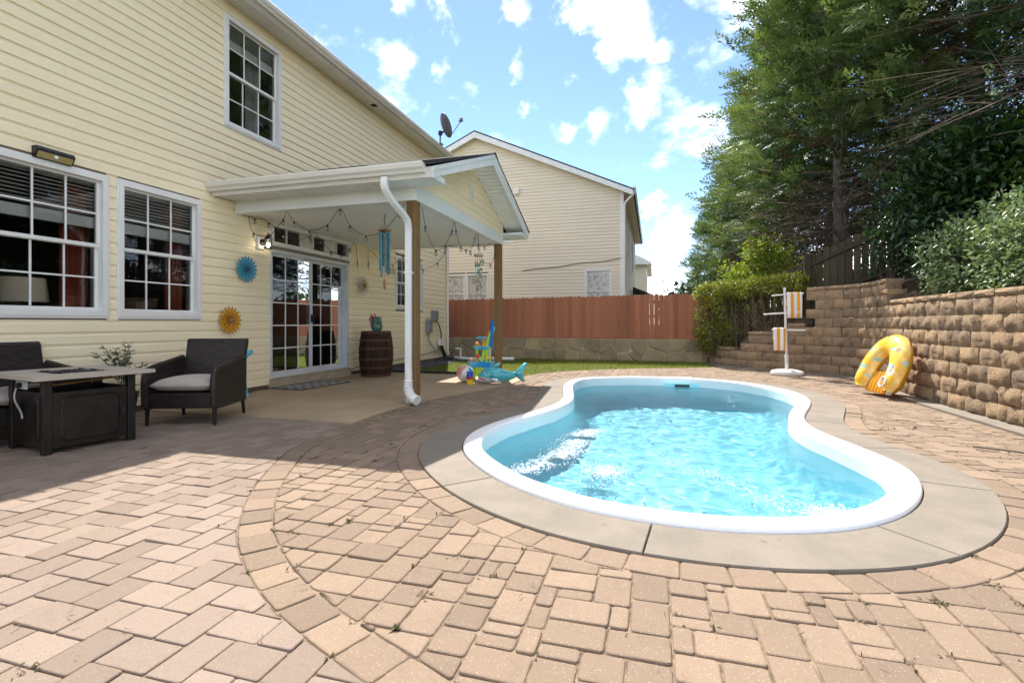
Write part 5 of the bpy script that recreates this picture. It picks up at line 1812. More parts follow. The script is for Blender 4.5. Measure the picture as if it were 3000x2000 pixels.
def cypress(name, label, base, h, rad, crown_lo, nbr, nsp, size, seed, fm, dead=.12, lean=(0, 0), trunk_r=.2, tm=None, group='tall cypress trees along the boundary', top_taper=1.0, view_bias=None):
    r = np.random.default_rng(seed); rr = random.Random(seed)
    t = thing(name, label, 'tree', base, 0, group)
    tp = [(lean[0] * f * h, lean[1] * f * h, f * h - .4 * (f == 0)) for f in np.linspace(0, 1, 9)]
    b = MB(); b.tube(tp, [trunk_r * (1 - .93 * f) for f in np.linspace(0, 1, 9)], 9, cap=False); b.build('trunk', tm or M['bark'], t, smooth='all')
    Sp, Sd, Ss, St, Sdead = [], [], [], [], []
    Br = []
    for k in range(nbr):
        f = crown_lo + (1 - crown_lo) * (k + .5 * rr.random()) / nbr
        az = k * 2.39996 + rr.gauss(0, .3)
        # conical with a rounded skirt
        g = (f - crown_lo) / (1 - crown_lo)
        prof = (1 - g) ** (.78 * top_taper) * (.72 + .28 * min(1, g * 6))
        L = rad * prof * rr.uniform(.8, 1.14) + .15
        s = Vector((lean[0] * f * h, lean[1] * f * h, f * h))
        up = .30 + .55 * g
        d = Vector((math.cos(az), math.sin(az), up * .55))
        mid = s + d * L * .55; end = s + Vector((d.x * L, d.y * L, d.z * L + .12 * L))
        path = catmull([s, mid, end], 4)
        Br.append((path.tolist(), [max(.006, .02 + .022 * (1 - g)) * (1 - .75 * i / 8) for i in range(9)]))
        npl = max(2, int(round(nsp * (prof + .10))))
        out2 = np.array([d.x, d.y, 0.0]); lat = np.array([-d.y, d.x, 0.0])
        for q in range(npl):
            # a plume: a tight, opaque fan of sprays at the end of a side shoot
            a = .50 + .55 * ((q + rr.random()) / npl)
            p = np.array([np.interp(min(a, 1) * 8, range(9), path[:, i]) for i in range(3)]) + out2 * max(0, a - 1) * L
            side = rr.uniform(-1, 1) * (.34 * L * (1.1 - .6 * a) + .10)
            c = p + lat * side + np.array([0, 0, rr.gauss(.02, .08) - .10 * abs(side)])
            pd = out2 + lat * side / (L + .3) * 1.4 + np.array([0, 0, .22 + .35 * g]) + r.normal(0, .12, 3)
            isdead = (a < .72 and g < .4 and rr.random() < dead * 1.6) or rr.random() < dead * .10
            pt = rr.uniform(.75, 1.15)
            for w_ in range(8):
                off = r.normal(0, 1, 3) * np.array([.55, .55, .30]) * size * .62
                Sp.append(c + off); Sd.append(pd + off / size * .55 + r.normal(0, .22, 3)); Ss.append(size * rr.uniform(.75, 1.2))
                St.append(float(np.clip((.16 + .50 * a * (.4 + .6 * (off[2] / size > -.05)) + off[2] / size * .45) * pt, 0, 1)))  # paler tips; lit plume tops and shaded undersides put into the colour
                Sdead.append(isdead)
            if q % 2 == 0:                          # filler deeper in the crown, its shade put into a dark colour
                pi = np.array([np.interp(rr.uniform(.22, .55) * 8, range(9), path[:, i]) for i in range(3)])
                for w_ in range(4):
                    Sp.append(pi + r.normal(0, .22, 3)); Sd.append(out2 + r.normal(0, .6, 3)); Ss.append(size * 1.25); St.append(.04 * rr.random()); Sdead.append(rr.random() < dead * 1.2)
    Sp, Sd, Ss, St, Sdead = np.array(Sp), np.array(Sd), np.array(Ss), np.array(St), np.array(Sdead, bool)
    ti = r.integers(0, 3, len(Sp))
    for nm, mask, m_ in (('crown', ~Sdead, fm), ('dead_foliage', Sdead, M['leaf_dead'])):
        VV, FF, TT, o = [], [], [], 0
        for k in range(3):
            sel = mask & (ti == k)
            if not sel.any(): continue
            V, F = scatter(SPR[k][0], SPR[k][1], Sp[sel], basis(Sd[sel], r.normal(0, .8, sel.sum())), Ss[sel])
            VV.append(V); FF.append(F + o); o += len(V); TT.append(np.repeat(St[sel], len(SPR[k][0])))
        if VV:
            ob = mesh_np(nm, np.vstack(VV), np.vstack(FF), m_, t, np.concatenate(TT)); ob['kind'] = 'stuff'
    # bare inner twigs under the skirt
    for k in range(int(nbr * 1.3)):
        f = crown_lo * rr.uniform(.45, 1.25)
        az = rr.random() * 6.283; L = rad * rr.uniform(.35, .85)
        s = Vector((lean[0] * f * h, lean[1] * f * h, f * h))
        e = s + Vector((math.cos(az) * L, math.sin(az) * L, rr.uniform(-.25, .25) * L))
        md = s.lerp(e, .5) + Vector((rr.gauss(0, .06) * L, rr.gauss(0, .06) * L, rr.uniform(.0, .22) * L))
        path = catmull([s, md, e], 3).tolist()
        Br.append((path, [.009 * (1 - .8 * i / 6) + .002 for i in range(7)]))
        for q in range(3):
            i_ = rr.randrange(2, 6); p = Vector(path[i_]); d2 = Vector((rr.gauss(0, .5) + math.cos(az) * .6, rr.gauss(0, .5) + math.sin(az) * .6, rr.gauss(0, .25)))
            Br.append(([tuple(p), tuple(p + d2 * L * .2), tuple(p + d2 * L * .38 + Vector((0, 0, -.03)))], [.006, .005, .003]))
    tubes_np(Br, 'branches', M['twig'], t, 4)
    return t


cypress('cypress_tree', 'nearest overhanging cypress with bare inner limbs at the upper right', (6.7, 9.0, 2.3), 12.5, 3.7, .22, 105, 10, .40, 31, M['leaf_cyp'], dead=.2, trunk_r=.26, lean=(-.03, .0))
cypress('cypress_tree', 'second cypress from the camera, its pale trunk showing above the board fence', (4.7, 14.7, 1.9), 13.5, 3.3, .16, 115, 10, .40, 32, M['leaf_cyp'], dead=.12, trunk_r=.20, lean=(-.015, .0), tm=M['bark_pale'])
cypress('cypress_tree', 'broad cypress crowding in between the nearest and the pale-trunked one', (6.3, 12.3, 2.2), 13.0, 3.2, .16, 105, 9, .42, 38, M['leaf_cyp'], dead=.14, trunk_r=.2)
cypress('cypress_tree', 'third cypress in the receding row behind the lime shrub', (5.5, 18.2, 1.8), 13.0, 3.1, .13, 100, 8, .50, 33, M['leaf_cyp'], dead=.14)
cypress('cypress_tree', 'fourth cypress in the row, brown twigs low on its side', (5.4, 22.8, 1.8), 12.8, 3.1, .12, 85, 6, .60, 34, M['leaf_cyp2'], dead=.2)
cypress('cypress_tree', 'fifth cypress in the row, half hidden by nearer trees', (5.3, 28.0, 1.8), 12.0, 3.1, .08, 75, 6, .68, 35, M['leaf_cyp2'], dead=.1)
cypress('cypress_tree', 'sixth cypress in the row, low against the sky', (5.2, 34.0, 1.6), 10.5, 3.0, .05, 70, 5, .72, 36, M['leaf_cyp2'], dead=.08)
cypress('pine_tree', 'farthest airy pine at the end of the tree row', (4.4, 42.0, 1.0), 8.6, 2.6, .04, 70, 4, .62, 37, M['leaf_pine'], dead=.04)
for k, (x, y, h_) in enumerate(((11.5, 8.5, 11), (12.0, 13.0, 12), (11.5, 18, 12))):
    cypress('backdrop_tree', ['dense tree filling the gap behind the nearest cypress', 'dense tree behind the pale-trunked cypress', 'dense tree behind the third cypress'][k], (x, y, 2.6), h_, 3.6, .03, 60, 4, .80, 40 + k, M['leaf_cyp2'], dead=.05, group='trees behind the boundary row')
# leaning multi-stem trunk at the right edge
mt = thing('leaning_tree', 'bare leaning double trunk reaching in from the right edge under the cypress', 'tree', (7.3, 7.6, 2.4))
b = MB(); b.tube(catmull([(0, 0, -.3), (-.35, .25, .7), (-.95, .55, 1.6), (-1.35, .85, 2.8), (-1.5, 1.0, 4.2)], 6).tolist(), [.15 - .0045 * i for i in range(25)], 10, cap=False); b.build('trunk', M['bark'], mt, smooth='all')
b = MB(); b.tube(catmull([(.1, -.1, -.3), (-.05, .15, 1.0), (-.35, .5, 2.1), (-.55, .8, 3.4), (-.5, 1.0, 5.0)], 6).tolist(), [.13 - .0038 * i for i in range(25)], 10, cap=False); b.build('trunk', M['bark'], mt, smooth='all')
Pb = []
rr = random.Random(77)
for k in range(60):
    f = rr.uniform(.3, 1); st = Vector((-.35 - 1.1 * f, .2 + .8 * f, .6 + 3.4 * f)) if k % 2 else Vector((-.1 - .45 * f, .1 + .9 * f, .8 + 4 * f))
    d = Vector((rr.gauss(-.5, .6), rr.gauss(.2, .6), rr.gauss(.15, .3))); L = rr.uniform(.5, 1.7)
    Pb.append((catmull([st, st + d * L * .5 + Vector((0, 0, .06)), st + d * L], 3).tolist(), [.022 * (1 - .13 * i) for i in range(7)]))
tubes_np(Pb, 'branches', M['twig'], mt, 5)
r_ = np.random.default_rng(78)
bp_ = np.array([p[0][-1] for p in Pb]); idx = r_.integers(0, len(bp_), 420)
pp = bp_[idx] + r_.normal(0, .22, (420, 3)); V_, F_ = scatter(SPR[0][0], SPR[0][1], pp, basis(r_.normal(0, 1, (420, 3)) + np.array([-.6, 0, -.1])), r_.uniform(.2, .36, 420))
o = mesh_np('crown', V_, F_, M['leaf_cyp'], mt, np.repeat(r_.random(420) * .7, len(SPR[0][0]))); o['kind'] = 'stuff'

# ================================================================== furniture on the patio
def wicker_seat(name, label, cat, loc, rz, W, D=.70, cushions=1):
    """faces local -Y; W wide"""
    t = thing(name, label, cat, loc, rz)
    hw = W / 2
    b = MB(); b.cbox(-hw + .035, hw - .035, -D / 2 + .03, D / 2 - .06, .175, .335, .012); b.build('seat_base', M['wicker'], t)
    # raked back
    b = MB(); bt = .055
    y0, y1 = D / 2 - .10, D / 2 + .06
    prof = [(y0, .30), (y1 - .02, .86), (y1 + .004, .885), (y1 + .035, .885), (y1 + .055, .86), (y0 + bt + .02, .30)]
    P = [(-hw + .05 - .02 * 0, y, z) for (y, z) in prof]
    V = [(-hw + .055, y, z) if z < .5 else (-hw + .035, y, z) for (y, z) in prof] + [(hw - .055, y, z) if z < .5 else (hw - .035, y, z) for (y, z) in prof]
    n = len(prof)
    b.add(V, [tuple(range(n)), tuple(reversed(range(n, 2 * n)))] + [(i, n + i, n + (i + 1) % n, (i + 1) % n) for i in range(n)]); b.build('backrest', M['wicker'], t)
    for s in (-1, 1):
        # arm: curved panel, rounded over at the front, rising to the back
        side = [(-D / 2 + .02, .17), (-D / 2 + .0, .36), (-D / 2 + .005, .50), (-D / 2 + .05, .555), (-D / 2 + .14, .585), (0, .61), (D / 2 - .10, .645), (D / 2 - .02, .66), (D / 2 - .03, .17)]
        b = MB()
        x_o, x_i = s * hw, s * (hw - .055)
        V = [(x_o, y, z) for (y, z) in side] + [(x_i, y, z) for (y, z) in side]; n = len(side)
        b.add(V, [tuple(range(n)), tuple(reversed(range(n, 2 * n)))] + [(i, n + i, n + (i + 1) % n, (i + 1) % n) for i in range(n)]); b.build('arm', M['wicker'], t)
        b = MB()
        top = catmull([(-D / 2 + .0, .20), (-D / 2 - .008, .42), (-D / 2 + .01, .53), (-D / 2 + .07, .585), (0, .625), (D / 2 - .04, .67)], 5)
        b.tube([(s * (hw - .027), y, z) for (y, z) in top], .034, 8); b.build('arm_rail', M['wicker'], t, smooth=True)
        for yy in (-D / 2 + .03, D / 2 - .05):
            b = MB(); b.tube([(s * (hw - .035), yy, .20), (s * (hw - .03) , yy + (.03 if yy > 0 else -.005), 0)], [.022, .017], 8); b.build('leg', M['black_metal'], t)
    cw = (W - .13) / cushions
    for k in range(cushions):
        b = MB(); x0 = -hw + .065 + k * cw
        nx, ny = 12, 10
        V = []; F = []
        for layer in (0, 1):
            for j in range(ny + 1):
                for i in range(nx + 1):
                    u, v = i / nx, j / ny
                    e = min(u, 1 - u) * cw; f = min(v, 1 - v) * (D - .14)
                    k_ = (1 - math.exp(-e / .03)) * (1 - math.exp(-f / .03))
                    h = .052 * k_ + .028 * math.sin(math.pi * u) * math.sin(math.pi * v)
                    V.append((x0 + .004 + u * (cw - .008), -D / 2 + .005 + v * (D - .14), .415 + (h + .012 if layer else -.055 * k_ - .01)))
        m_ = (nx + 1) * (ny + 1)
        for j in range(ny):
            for i in range(nx):
                a = j * (nx + 1) + i
                F.append((a, a + nx + 1, a + nx + 2, a + 1)); F.append((m_ + a, m_ + a + 1, m_ + a + nx + 2, m_ + a + nx + 1))
        rim_ = [i for i in range(nx + 1)] + [j * (nx + 1) + nx for j in range(1, ny + 1)] + [ny * (nx + 1) + i for i in range(nx - 1, -1, -1)] + [j * (nx + 1) for j in range(ny - 1, 0, -1)]
        for q in range(len(rim_)):
            a, c = rim_[q], rim_[(q + 1) % len(rim_)]; F.append((a, c, m_ + c, m_ + a))
        b.add(V, F); b.build('seat_cushion', M['cushion'], t, smooth='all')
    return t


wicker_seat('wicker_armchair', 'dark wicker armchair with a pale seat cushion facing the fire table', 'armchair', (-4.86, 4.34, 0), math.radians(20), .74)
wicker_seat('wicker_loveseat', 'dark wicker loveseat half out of frame behind the fire table', 'loveseat', (-5.60, 2.83, 0), math.radians(90), 1.42, .60, 2)

ft = thing('fire_table', 'black metal fire pit table with a pale stone top on the patio', 'fire table', (-4.95, 3.17, 0), math.radians(-10.5))
hx_, hy_, zt = .285, .30, .615
M['tabletop'] = mat('composite_stone_top', (.46, .40, .33), (.38, .33, .27), 3, .7, fine=.12, fscale=200, bump=.3, bscale=150)
M['lava'] = mat('lava_rock', (.02, .018, .018), (.06, .05, .05), 20, .9)
b = MB(); X0, X1, Yy0, Yy1 = -.52, .44, -.43, .43; ox0, ox1, oy0, oy1 = -.30, .20, -.20, .20
for (a, c, d, e) in ((X0, X1, Yy0, oy0), (X0, X1, oy1, Yy1), (X0, ox0, oy0, oy1), (ox1, X1, oy0, oy1)): b.box(a, c, d, e, zt, zt + .030)
b.build('table_top', M['tabletop'], ft)
b = MB(); b.box(ox0, ox1, oy0, oy1, zt - .03, zt + .005); tray = b.build('burner_tray', M['black_metal'], ft)
rp = RNG.uniform([ox0 + .03, oy0 + .03], [ox1 - .03, oy1 - .03], (160, 2)); V_, F_ = scatter(st_v, st_f, np.column_stack([rp, np.full(160, zt + .018)]), basis(RNG.normal(size=(160, 3))), RNG.uniform(.015, .03, 160))
o = mesh_np('lava_rocks', V_, F_, M['lava'], tray); o['kind'] = 'stuff'
for sx in (-1, 1):
    for sy in (-1, 1):
        b = MB(); b.cbox(sx * hx_ - .03, sx * hx_ + .03, sy * hy_ - .03, sy * hy_ + .03, 0, zt, .004); b.build('corner_post', M['black_metal'], ft)
for (ax, sg) in ((0, 1), (0, -1), (1, 1), (1, -1)):
    b = MB()
    H_ = hx_ if ax else hy_
    off = (hy_ if ax else hx_) * sg
    def pt(a, z, d, ax=ax, off=off, sg=sg): return (a, off + sg * d, z) if ax else (off + sg * d, a, z)
    b.mapped(pt, -H_ + .032, H_ - .032, .045, .50, -.012, .010)
    pn = b.build('side_panel', M['black_metal'], ft)
    b = MB()
    Q = round_corners([(-H_ + .09, .085), (H_ - .09, .085), (H_ - .09, .46), (-H_ + .09, .46)], .05)
    R_ = inset_poly(Q, .012); n = len(Q)
    b.add([pt(x, z, .0105) for x, z in Q] + [pt(x, z, .020) for x, z in R_], [tuple(range(n, 2 * n))] + [(i, (i + 1) % n, n + (i + 1) % n, n + i) for i in range(n)])
    b.build('raised_field', M['black_metal'], pn)
    if ax == 0 and sg == 1:
        b = MB(); b.mapped(pt, H_ - .085, H_ - .055, .27, .31, .010, .030); b.build('door_latch', M['black'], pn)
M['brass'] = mat('brass_pipe', (.55, .36, .12), (.4, .26, .09), 5, .3, metal=1)
b = MB(); b.tube([(hx_ - .03, -hy_ + .05, .56), (hx_ - .03, hy_ - .1, .585)], .008); b.build('gas_pipe', M['brass'], ft)
b = MB(); b.cbox(-.16, .03, -hy_ - .035, -hy_ - .02, .52, .585, .003); b.build('control_plate', M['door_alu'], ft)
b = MB(); b.lathe([(.022, 0), (.022, .03), (.015, .036)], 16); kn = b.build('control_knob', M['black'], ft, smooth=True); kn.rotation_euler = (math.radians(90), 0, 0); kn.location = (-.06, -hy_ - .035, .553)
M['tagpaper'] = mat('hang_tag_paper', (.55, .53, .50), (.42, .40, .38), 30, .6)
b = MB(); V = []
for i in range(8):
    f = i / 7; x_ = -.10 + .045 * f; z_ = .53 - .26 * f; y_ = -hy_ - .045 - .02 * math.sin(f * 5)
    V += [(x_ - .022, y_, z_), (x_ + .022, y_ - .004, z_ + .006), (x_ + .022, y_ - .007, z_ + .006), (x_ - .022, y_ - .003, z_)]
b.add(V, [(4 * i + k, 4 * i + (k + 1) % 4, 4 * i + 4 + (k + 1) % 4, 4 * i + 4 + k) for i in range(7) for k in range(4)]); b.build('hang_tag', M['tagpaper'], ft)

# olive-leaved plant between table and wall
pl = thing('potted_plant', 'grey-green olive-leaved plant in a pot behind the fire table', 'plant', (-5.72, 4.15, 0))
M['pot'] = mat('plastic_pot', (.05, .05, .055), None, 5, .5)
b = MB(); b.lathe([(.10, 0), (.14, .26), (.15, .27), (.15, .30), (.13, .30), (.125, .27)], 20); b.build('pot', M['pot'], pl, smooth=True)
M['olive'] = leaf_mat('olive_leaf', (.07, .10, .05), (.22, .26, .16), trans=.15)
rp_ = random.Random(2); P_ = []; L1, L2 = [], []
for k in range(11):
    a = rp_.uniform(0, 6.28); R_ = rp_.uniform(.05, .24); z1 = rp_.uniform(.55, .86)
    path = catmull([(0, 0, .26), (math.cos(a) * R_ * .4, math.sin(a) * R_ * .4, .26 + (z1 - .26) * .6), (math.cos(a) * R_, math.sin(a) * R_, z1)], 5)
    P_.append((path.tolist(), .004))
    for i in range(3, len(path)):
        for s in range(2): L1.append(path[i]); L2.append(np.array([rp_.gauss(0, 1), rp_.gauss(0, 1), rp_.uniform(.1, .8)]))
tubes_np(P_, 'stems', M['bark'], pl, 5)
L1, L2 = np.array(L1), np.array(L2)
V_, F_ = scatter(LEAF_N[0], LEAF_N[1], L1, basis(L2, RNG.uniform(0, 6, len(L1))), RNG.uniform(.05, .085, len(L1)))
o = mesh_np('foliage', V_, F_, M['olive'], pl, np.repeat(RNG.random(len(L1)), 7)); o['kind'] = 'stuff'
# pale blue foam thing behind the armchair
M['sky_foam'] = mat('foam_sky_blue', (.10, .42, .55), (.09, .38, .50), 8, .7)
b = MB(); b.tube(catmull([(-5.62, 5.80, .012), (-5.66, 5.78, .25), (-5.70, 5.80, .45), (-5.72, 5.88, .58), (-5.70, 5.98, .66)], 5).tolist(), .034, 10)
tag(b.build('foam_noodle', M['sky_foam'], smooth=True), 'bent pale blue foam noodle behind the wicker armchair', 'pool noodle')

# ================================================================== things on and by the wall
def flower(name, label, y, z, outer, inner, center, n=18):
    t = thing(name, label, 'wall ornament', (WX_ + .045, y, z))
    for ring, (cnt, r0, r1, w, out, m) in enumerate(((n, .035, .205, .052, .012, outer), (n - 4, .03, .140, .044, .026, inner), (10, .02, .085, .032, .040, inner))):
        for k in range(cnt):
            a = 2 * math.pi * (k + .5 * ring) / cnt
            ca, sa = math.cos(a), math.sin(a); px, pz = -sa, ca
            b = MB(); S = [(r0, w * .3), (r0 + (r1 - r0) * .45, w * .95), (r0 + (r1 - r0) * .8, w * .85), (r1, w * .12)]
            V = []
            for (rr_, ww) in S:
                f = (rr_ - r0) / (r1 - r0)
                o_ = out + .016 * math.sin(f * 2.2)
                for (q, lift) in ((-.5, .006), (0, 0), (.5, .006)):
                    V.append((o_ + lift, ca * rr_ + px * ww * q, sa * rr_ + pz * ww * q))
            F = [(3 * i + j, 3 * i + j + 1, 3 * i + j + 4, 3 * i + j + 3) for i in range(3) for j in range(2)]
            o2 = len(V); V += [(v[0] - .002, v[1], v[2]) for v in V]; F += [tuple(reversed([i + o2 for i in f])) for f in F]
            b.add(V, F); b.build('petal', m, t, smooth=True)
    b = MB(); b.lathe([(.030, 0), (.030, .008), (.018, .018)], 16); c_ = b.build('flower_centre', center, t, smooth=True); c_.rotation_euler = (0, math.radians(90), 0); c_.location = (.045, 0, 0)
    return t
def petal_mat(name, tip, base_, edge):
    m, N, L, P = nodes_of(name)
    tc = mk(N, 'ShaderNodeTexCoord'); sp = mk(N, 'ShaderNodeVectorMath', operation='MULTIPLY'); L.new(tc.outputs['Object'], sp.inputs[0]); sp.inputs[1].default_value = (0, 1, 1)
    ln = mk(N, 'ShaderNodeVectorMath', operation='LENGTH'); L.new(sp.outputs[0], ln.inputs[0])
    col = mixc(N, L, ramp(N, L, ln.outputs['Value'], .04, .12), base_, tip)
    col = mixc(N, L, ramp(N, L, ln.outputs['Value'], .185, .205), col, edge)
    nz = mk(N, 'ShaderNodeTexNoise', Scale=60.0, Detail=3.0); L.new(tc.outputs['Object'], nz.inputs['Vector'])
    col = mixc(N, L, ramp(N, L, nz.outputs['Fac'], .5, .7, 0, .35), col, tuple(x * .5 for x in tip))
    L.new(col, P.inputs['Base Color']); P.inputs['Roughness'].default_value = .35; return m
PB = petal_mat('petal_blue', (.07, .34, .46), (.02, .17, .32), (.03, .05, .05)); PY = petal_mat('petal_yellow', (.62, .30, .02), (.45, .10, .015), (.12, .03, .01)); PW = petal_mat('petal_white', (.62, .58, .50), (.55, .33, .05), (.10, .07, .05))
M['seedhead'] = mat('flower_centre_dark', (.05, .02, .015), (.12, .05, .03), 90, .6, bump=.6, bscale=150); M['seedgreen'] = mat('flower_centre_green', (.22, .28, .18), (.10, .16, .10), 120, .6)
flower('metal_flower', 'turquoise metal daisy on the wall beneath the lantern', 6.127, 1.885, PB, PB, M['seedhead'])
flower('metal_flower', 'yellow and orange metal daisy low on the wall above the armchair', 5.82, 1.11, PY, PY, M['seedgreen'])
flower('metal_flower', 'white metal daisy with yellow middle right of the sliding door', 9.28, 1.856, PW, PW, M['seedhead'], 14)

# lantern
ln_ = thing('wall_lantern', 'lit black coach lantern beside the patio door', 'wall lamp', (WX_ + .02, 6.45, 2.33))
b = MB(); b.cbox(-.01, .035, -.075, .075, -.10, .10, .012); b.build('mounting_block', M['white'], ln_)
b = MB(); b.lathe([(.052, 0), (.052, .012), (.03, .025), (.012, .03)], 20); r0_ = b.build('back_plate', M['black_metal'], ln_, smooth=True); r0_.rotation_euler = (0, math.radians(90), 0); r0_.location = (.035, .0, .01)
b = MB(); b.tube(catmull([(.06, 0, .01), (.10, .0, .03), (.14, .0, .06), (.15, .0, .10)], 4).tolist(), .008, 8); b.build('bracket_arm', M['black_metal'], ln_, smooth=True)
b = MB(); b.lathe([(.006, .16), (.012, .145), (.010, .13), (.03, .115), (.055, .075), (.072, .055), (.066, .05), (.02, .05)], 16, (.15, 0, 0)); b.build('lantern_cap', M['black_metal'], ln_, smooth=True)
b = MB(); b.lathe([(.05, -.098), (.068, -.095), (.068, -.082), (.05, -.078)], 16, (.15, 0, 0))
for k in range(4):
    a = k * math.pi / 2 + .4; b.tube([(.15 + .058 * math.cos(a), .058 * math.sin(a), -.09), (.15 + .058 * math.cos(a), .058 * math.sin(a), .055)], .004, 6)
b.build('cage', M['black_metal'], ln_)
b = MB(); b.lathe([(.050, -.08), (.052, .0), (.048, .05)], 16, (.15, 0, 0), close=False); b.build('glass_chimney', M['glass'], ln_, smooth=True)
m_, N_e, L_e, P_e = nodes_of('lit_bulb'); P_e.inputs['Emission Color'].default_value = (1, .86, .62, 1); P_e.inputs['Emission Strength'].default_value = 9
b = MB(); b.ball((.15, 0, -.035), .026, 8, 1, 1, 1.35); b.build('bulb', m_, ln_, smooth='all')

# solar floodlight over the window
sl_ = thing('solar_light', 'flat black solar motion light over the window at the picture edge', 'wall lamp', (WX_ + .03, 3.62, 2.79))
b = MB(); b.extrude([(-.01, -.17, -.055), (.03, -.17, -.055), (.075, -.17, .02), (.055, -.17, .055), (-.01, -.17, .055)], (0, .34, 0)); b.build('housing', M['black'], sl_)
M['ledpanel'] = mat('led_panel', (.45, .36, .14), (.36, .28, .11), 30, .4)
b = MB(); b.extrude([(.033, -.155, -.050), (.066, -.155, .004), (.069, -.155, .002), (.036, -.155, -.053)], (0, .31, 0)); b.build('led_panel', M['ledpanel'], sl_)
b = MB(); b.ball((.06, 0, -.022), .020, 8); b.build('motion_sensor', M['white'], sl_, smooth='all')

# barrel with staves and hoops
br_ = thing('whiskey_barrel', 'dark old oak barrel standing by the house wall', 'barrel', (-5.40, 8.90, .008))
M['stave'] = wood_mat('charred_oak', (.060, .026, .013), (.022, .011, .007), (9, 9, 1.0), tone=.5, knots=False, bump=.5); M['hoop'] = mat('rusty_hoop', (.055, .026, .016), (.10, .04, .02), 12, .7, bump=.4, bscale=60)
def barrel_r(f): return .285 + .052 * math.sin(math.pi * f)
NS = 22
for k in range(NS):
    a0 = 2 * math.pi * k / NS + .006; a1 = 2 * math.pi * (k + 1) / NS - .006
    b = MB(); b.tone = random.random()
    V = []
    for i in range(9):
        f = i / 8
        for (a, dr_) in ((a0, 0), ((a0 + a1) / 2, .003), (a1, 0), (a1, -.03), (a0, -.03)):
            r_s = barrel_r(f) + dr_; V.append((r_s * math.cos(a), r_s * math.sin(a), .9 * f))
    F = [(5 * i + j, 5 * i + (j + 1) % 5, 5 * i + 5 + (j + 1) % 5, 5 * i + 5 + j) for i in range(8) for j in range(5)] + [(0, 1, 2, 3, 4), (44, 43, 42, 41, 40)]
    b.add(V, F); b.build('stave', M['stave'], br_)
for f in (.03, .20, .38, .62, .80, .97):
    b = MB(); h_ = .022; b.lathe([(barrel_r(f - h_) - .004, .9 * (f - h_)), (barrel_r(f - h_) + .007, .9 * (f - h_)), (barrel_r(f + h_) + .007, .9 * (f + h_)), (barrel_r(f + h_) - .004, .9 * (f + h_))], 44, close=False); b.build('hoop', M['hoop'], br_, smooth=True)
b = MB(); b.tone = .5; b.lathe([(.26, .86), (.262, .875), (.01, .876)], 32); b.build('barrel_head', M['stave'], br_)
hp_ = thing('head_planter', 'green mosaic head-shaped planter with pink spiky top on the barrel', 'planter', (-5.36, 8.86, .91))
M['mosaic'] = mat('green_mosaic', (.02, .12, .07), (.16, .22, .17), 45, .35, bump=.8, bscale=60, lo=.45, hi=.55)
b = MB(); b.lathe([(.075, 0), (.105, .04), (.118, .10), (.100, .17), (.086, .22), (.090, .26), (.078, .285), (.02, .29)], 24); b.build('pot_body', M['mosaic'], hp_, smooth=True)
b = MB(); b.ball((.085, -.055, .20), .062, 10, .7, .9, 1.15); b.build('face', mat('green_glaze', (.03, .22, .13), (.06, .13, .09), 60, .3, bump=.5, bscale=90), hp_, smooth='all')
M['pink'] = leaf_mat('pink_petal', (.42, .09, .14), (.60, .25, .30), trans=.3)
tn = 40; an = RNG.uniform(2.0, 5.2, tn); pz = RNG.uniform(.12, .29, tn)
pp = np.column_stack([np.cos(an) * .07 - .02, np.sin(an) * .07 + .0, pz]); dd = np.column_stack([np.cos(an), np.sin(an), RNG.uniform(.2, 1.4, tn)])
V_, F_ = scatter(LEAF_N[0], LEAF_N[1], pp, basis(dd, RNG.uniform(0, 6, tn)), RNG.uniform(.07, .11, tn)); o = mesh_np('pink_spikes', V_, F_, M['pink'], hp_, np.repeat(RNG.random(tn), 7)); o['kind'] = 'stuff'
# checked doormat
def check_mat():
    m, N, L, P = nodes_of('buffalo_check')
    tc = mk(N, 'ShaderNodeTexCoord'); sp = mk(N, 'ShaderNodeSeparateXYZ'); L.new(tc.outputs['Object'], sp.inputs[0])
    def band(o):
        a = mk(N, 'ShaderNodeMath', operation='MULTIPLY'); L.new(o, a.inputs[0]); a.inputs[1].default_value = 1 / .20
        f = mk(N, 'ShaderNodeMath', operation='FRACT'); L.new(a.outputs[0], f.inputs[0]); g = mk(N, 'ShaderNodeMath', operation='GREATER_THAN'); L.new(f.outputs[0], g.inputs[0]); g.inputs[1].default_value = .5; return g.outputs[0]
    ad = mk(N, 'ShaderNodeMath', operation='ADD'); L.new(band(sp.outputs[0]), ad.inputs[0]); L.new(band(sp.outputs[1]), ad.inputs[1])
    c = mixc(N, L, ramp(N, L, ad.outputs[0], 0, 1), (.62, .60, .56), (.16, .155, .15)); c = mixc(N, L, ramp(N, L, ad.outputs[0], 1, 2), c, (.012, .012, .012))
    L.new(c, P.inputs['Base Color']); P.inputs['Roughness'].default_value = .95; return m
mt_ = thing('doormat', 'black and white buffalo-check doormat in front of the sliding door', 'doormat', (-5.62, 7.22, .009), math.radians(-4))
b = MB(); b.cbox(-.29, .29, -.56, .56, .003, .014, .003); b.build('mat_field', check_mat(), mt_)
b = MB()
for (a, c, d, e) in ((-.32, -.29, -.59, .59), (.29, .32, -.59, .59), (-.29, .29, -.59, -.56), (-.29, .29, .56, .59)): b.box(a, c, d, e, .0, .013)
b.build('border', M['black'], mt_)

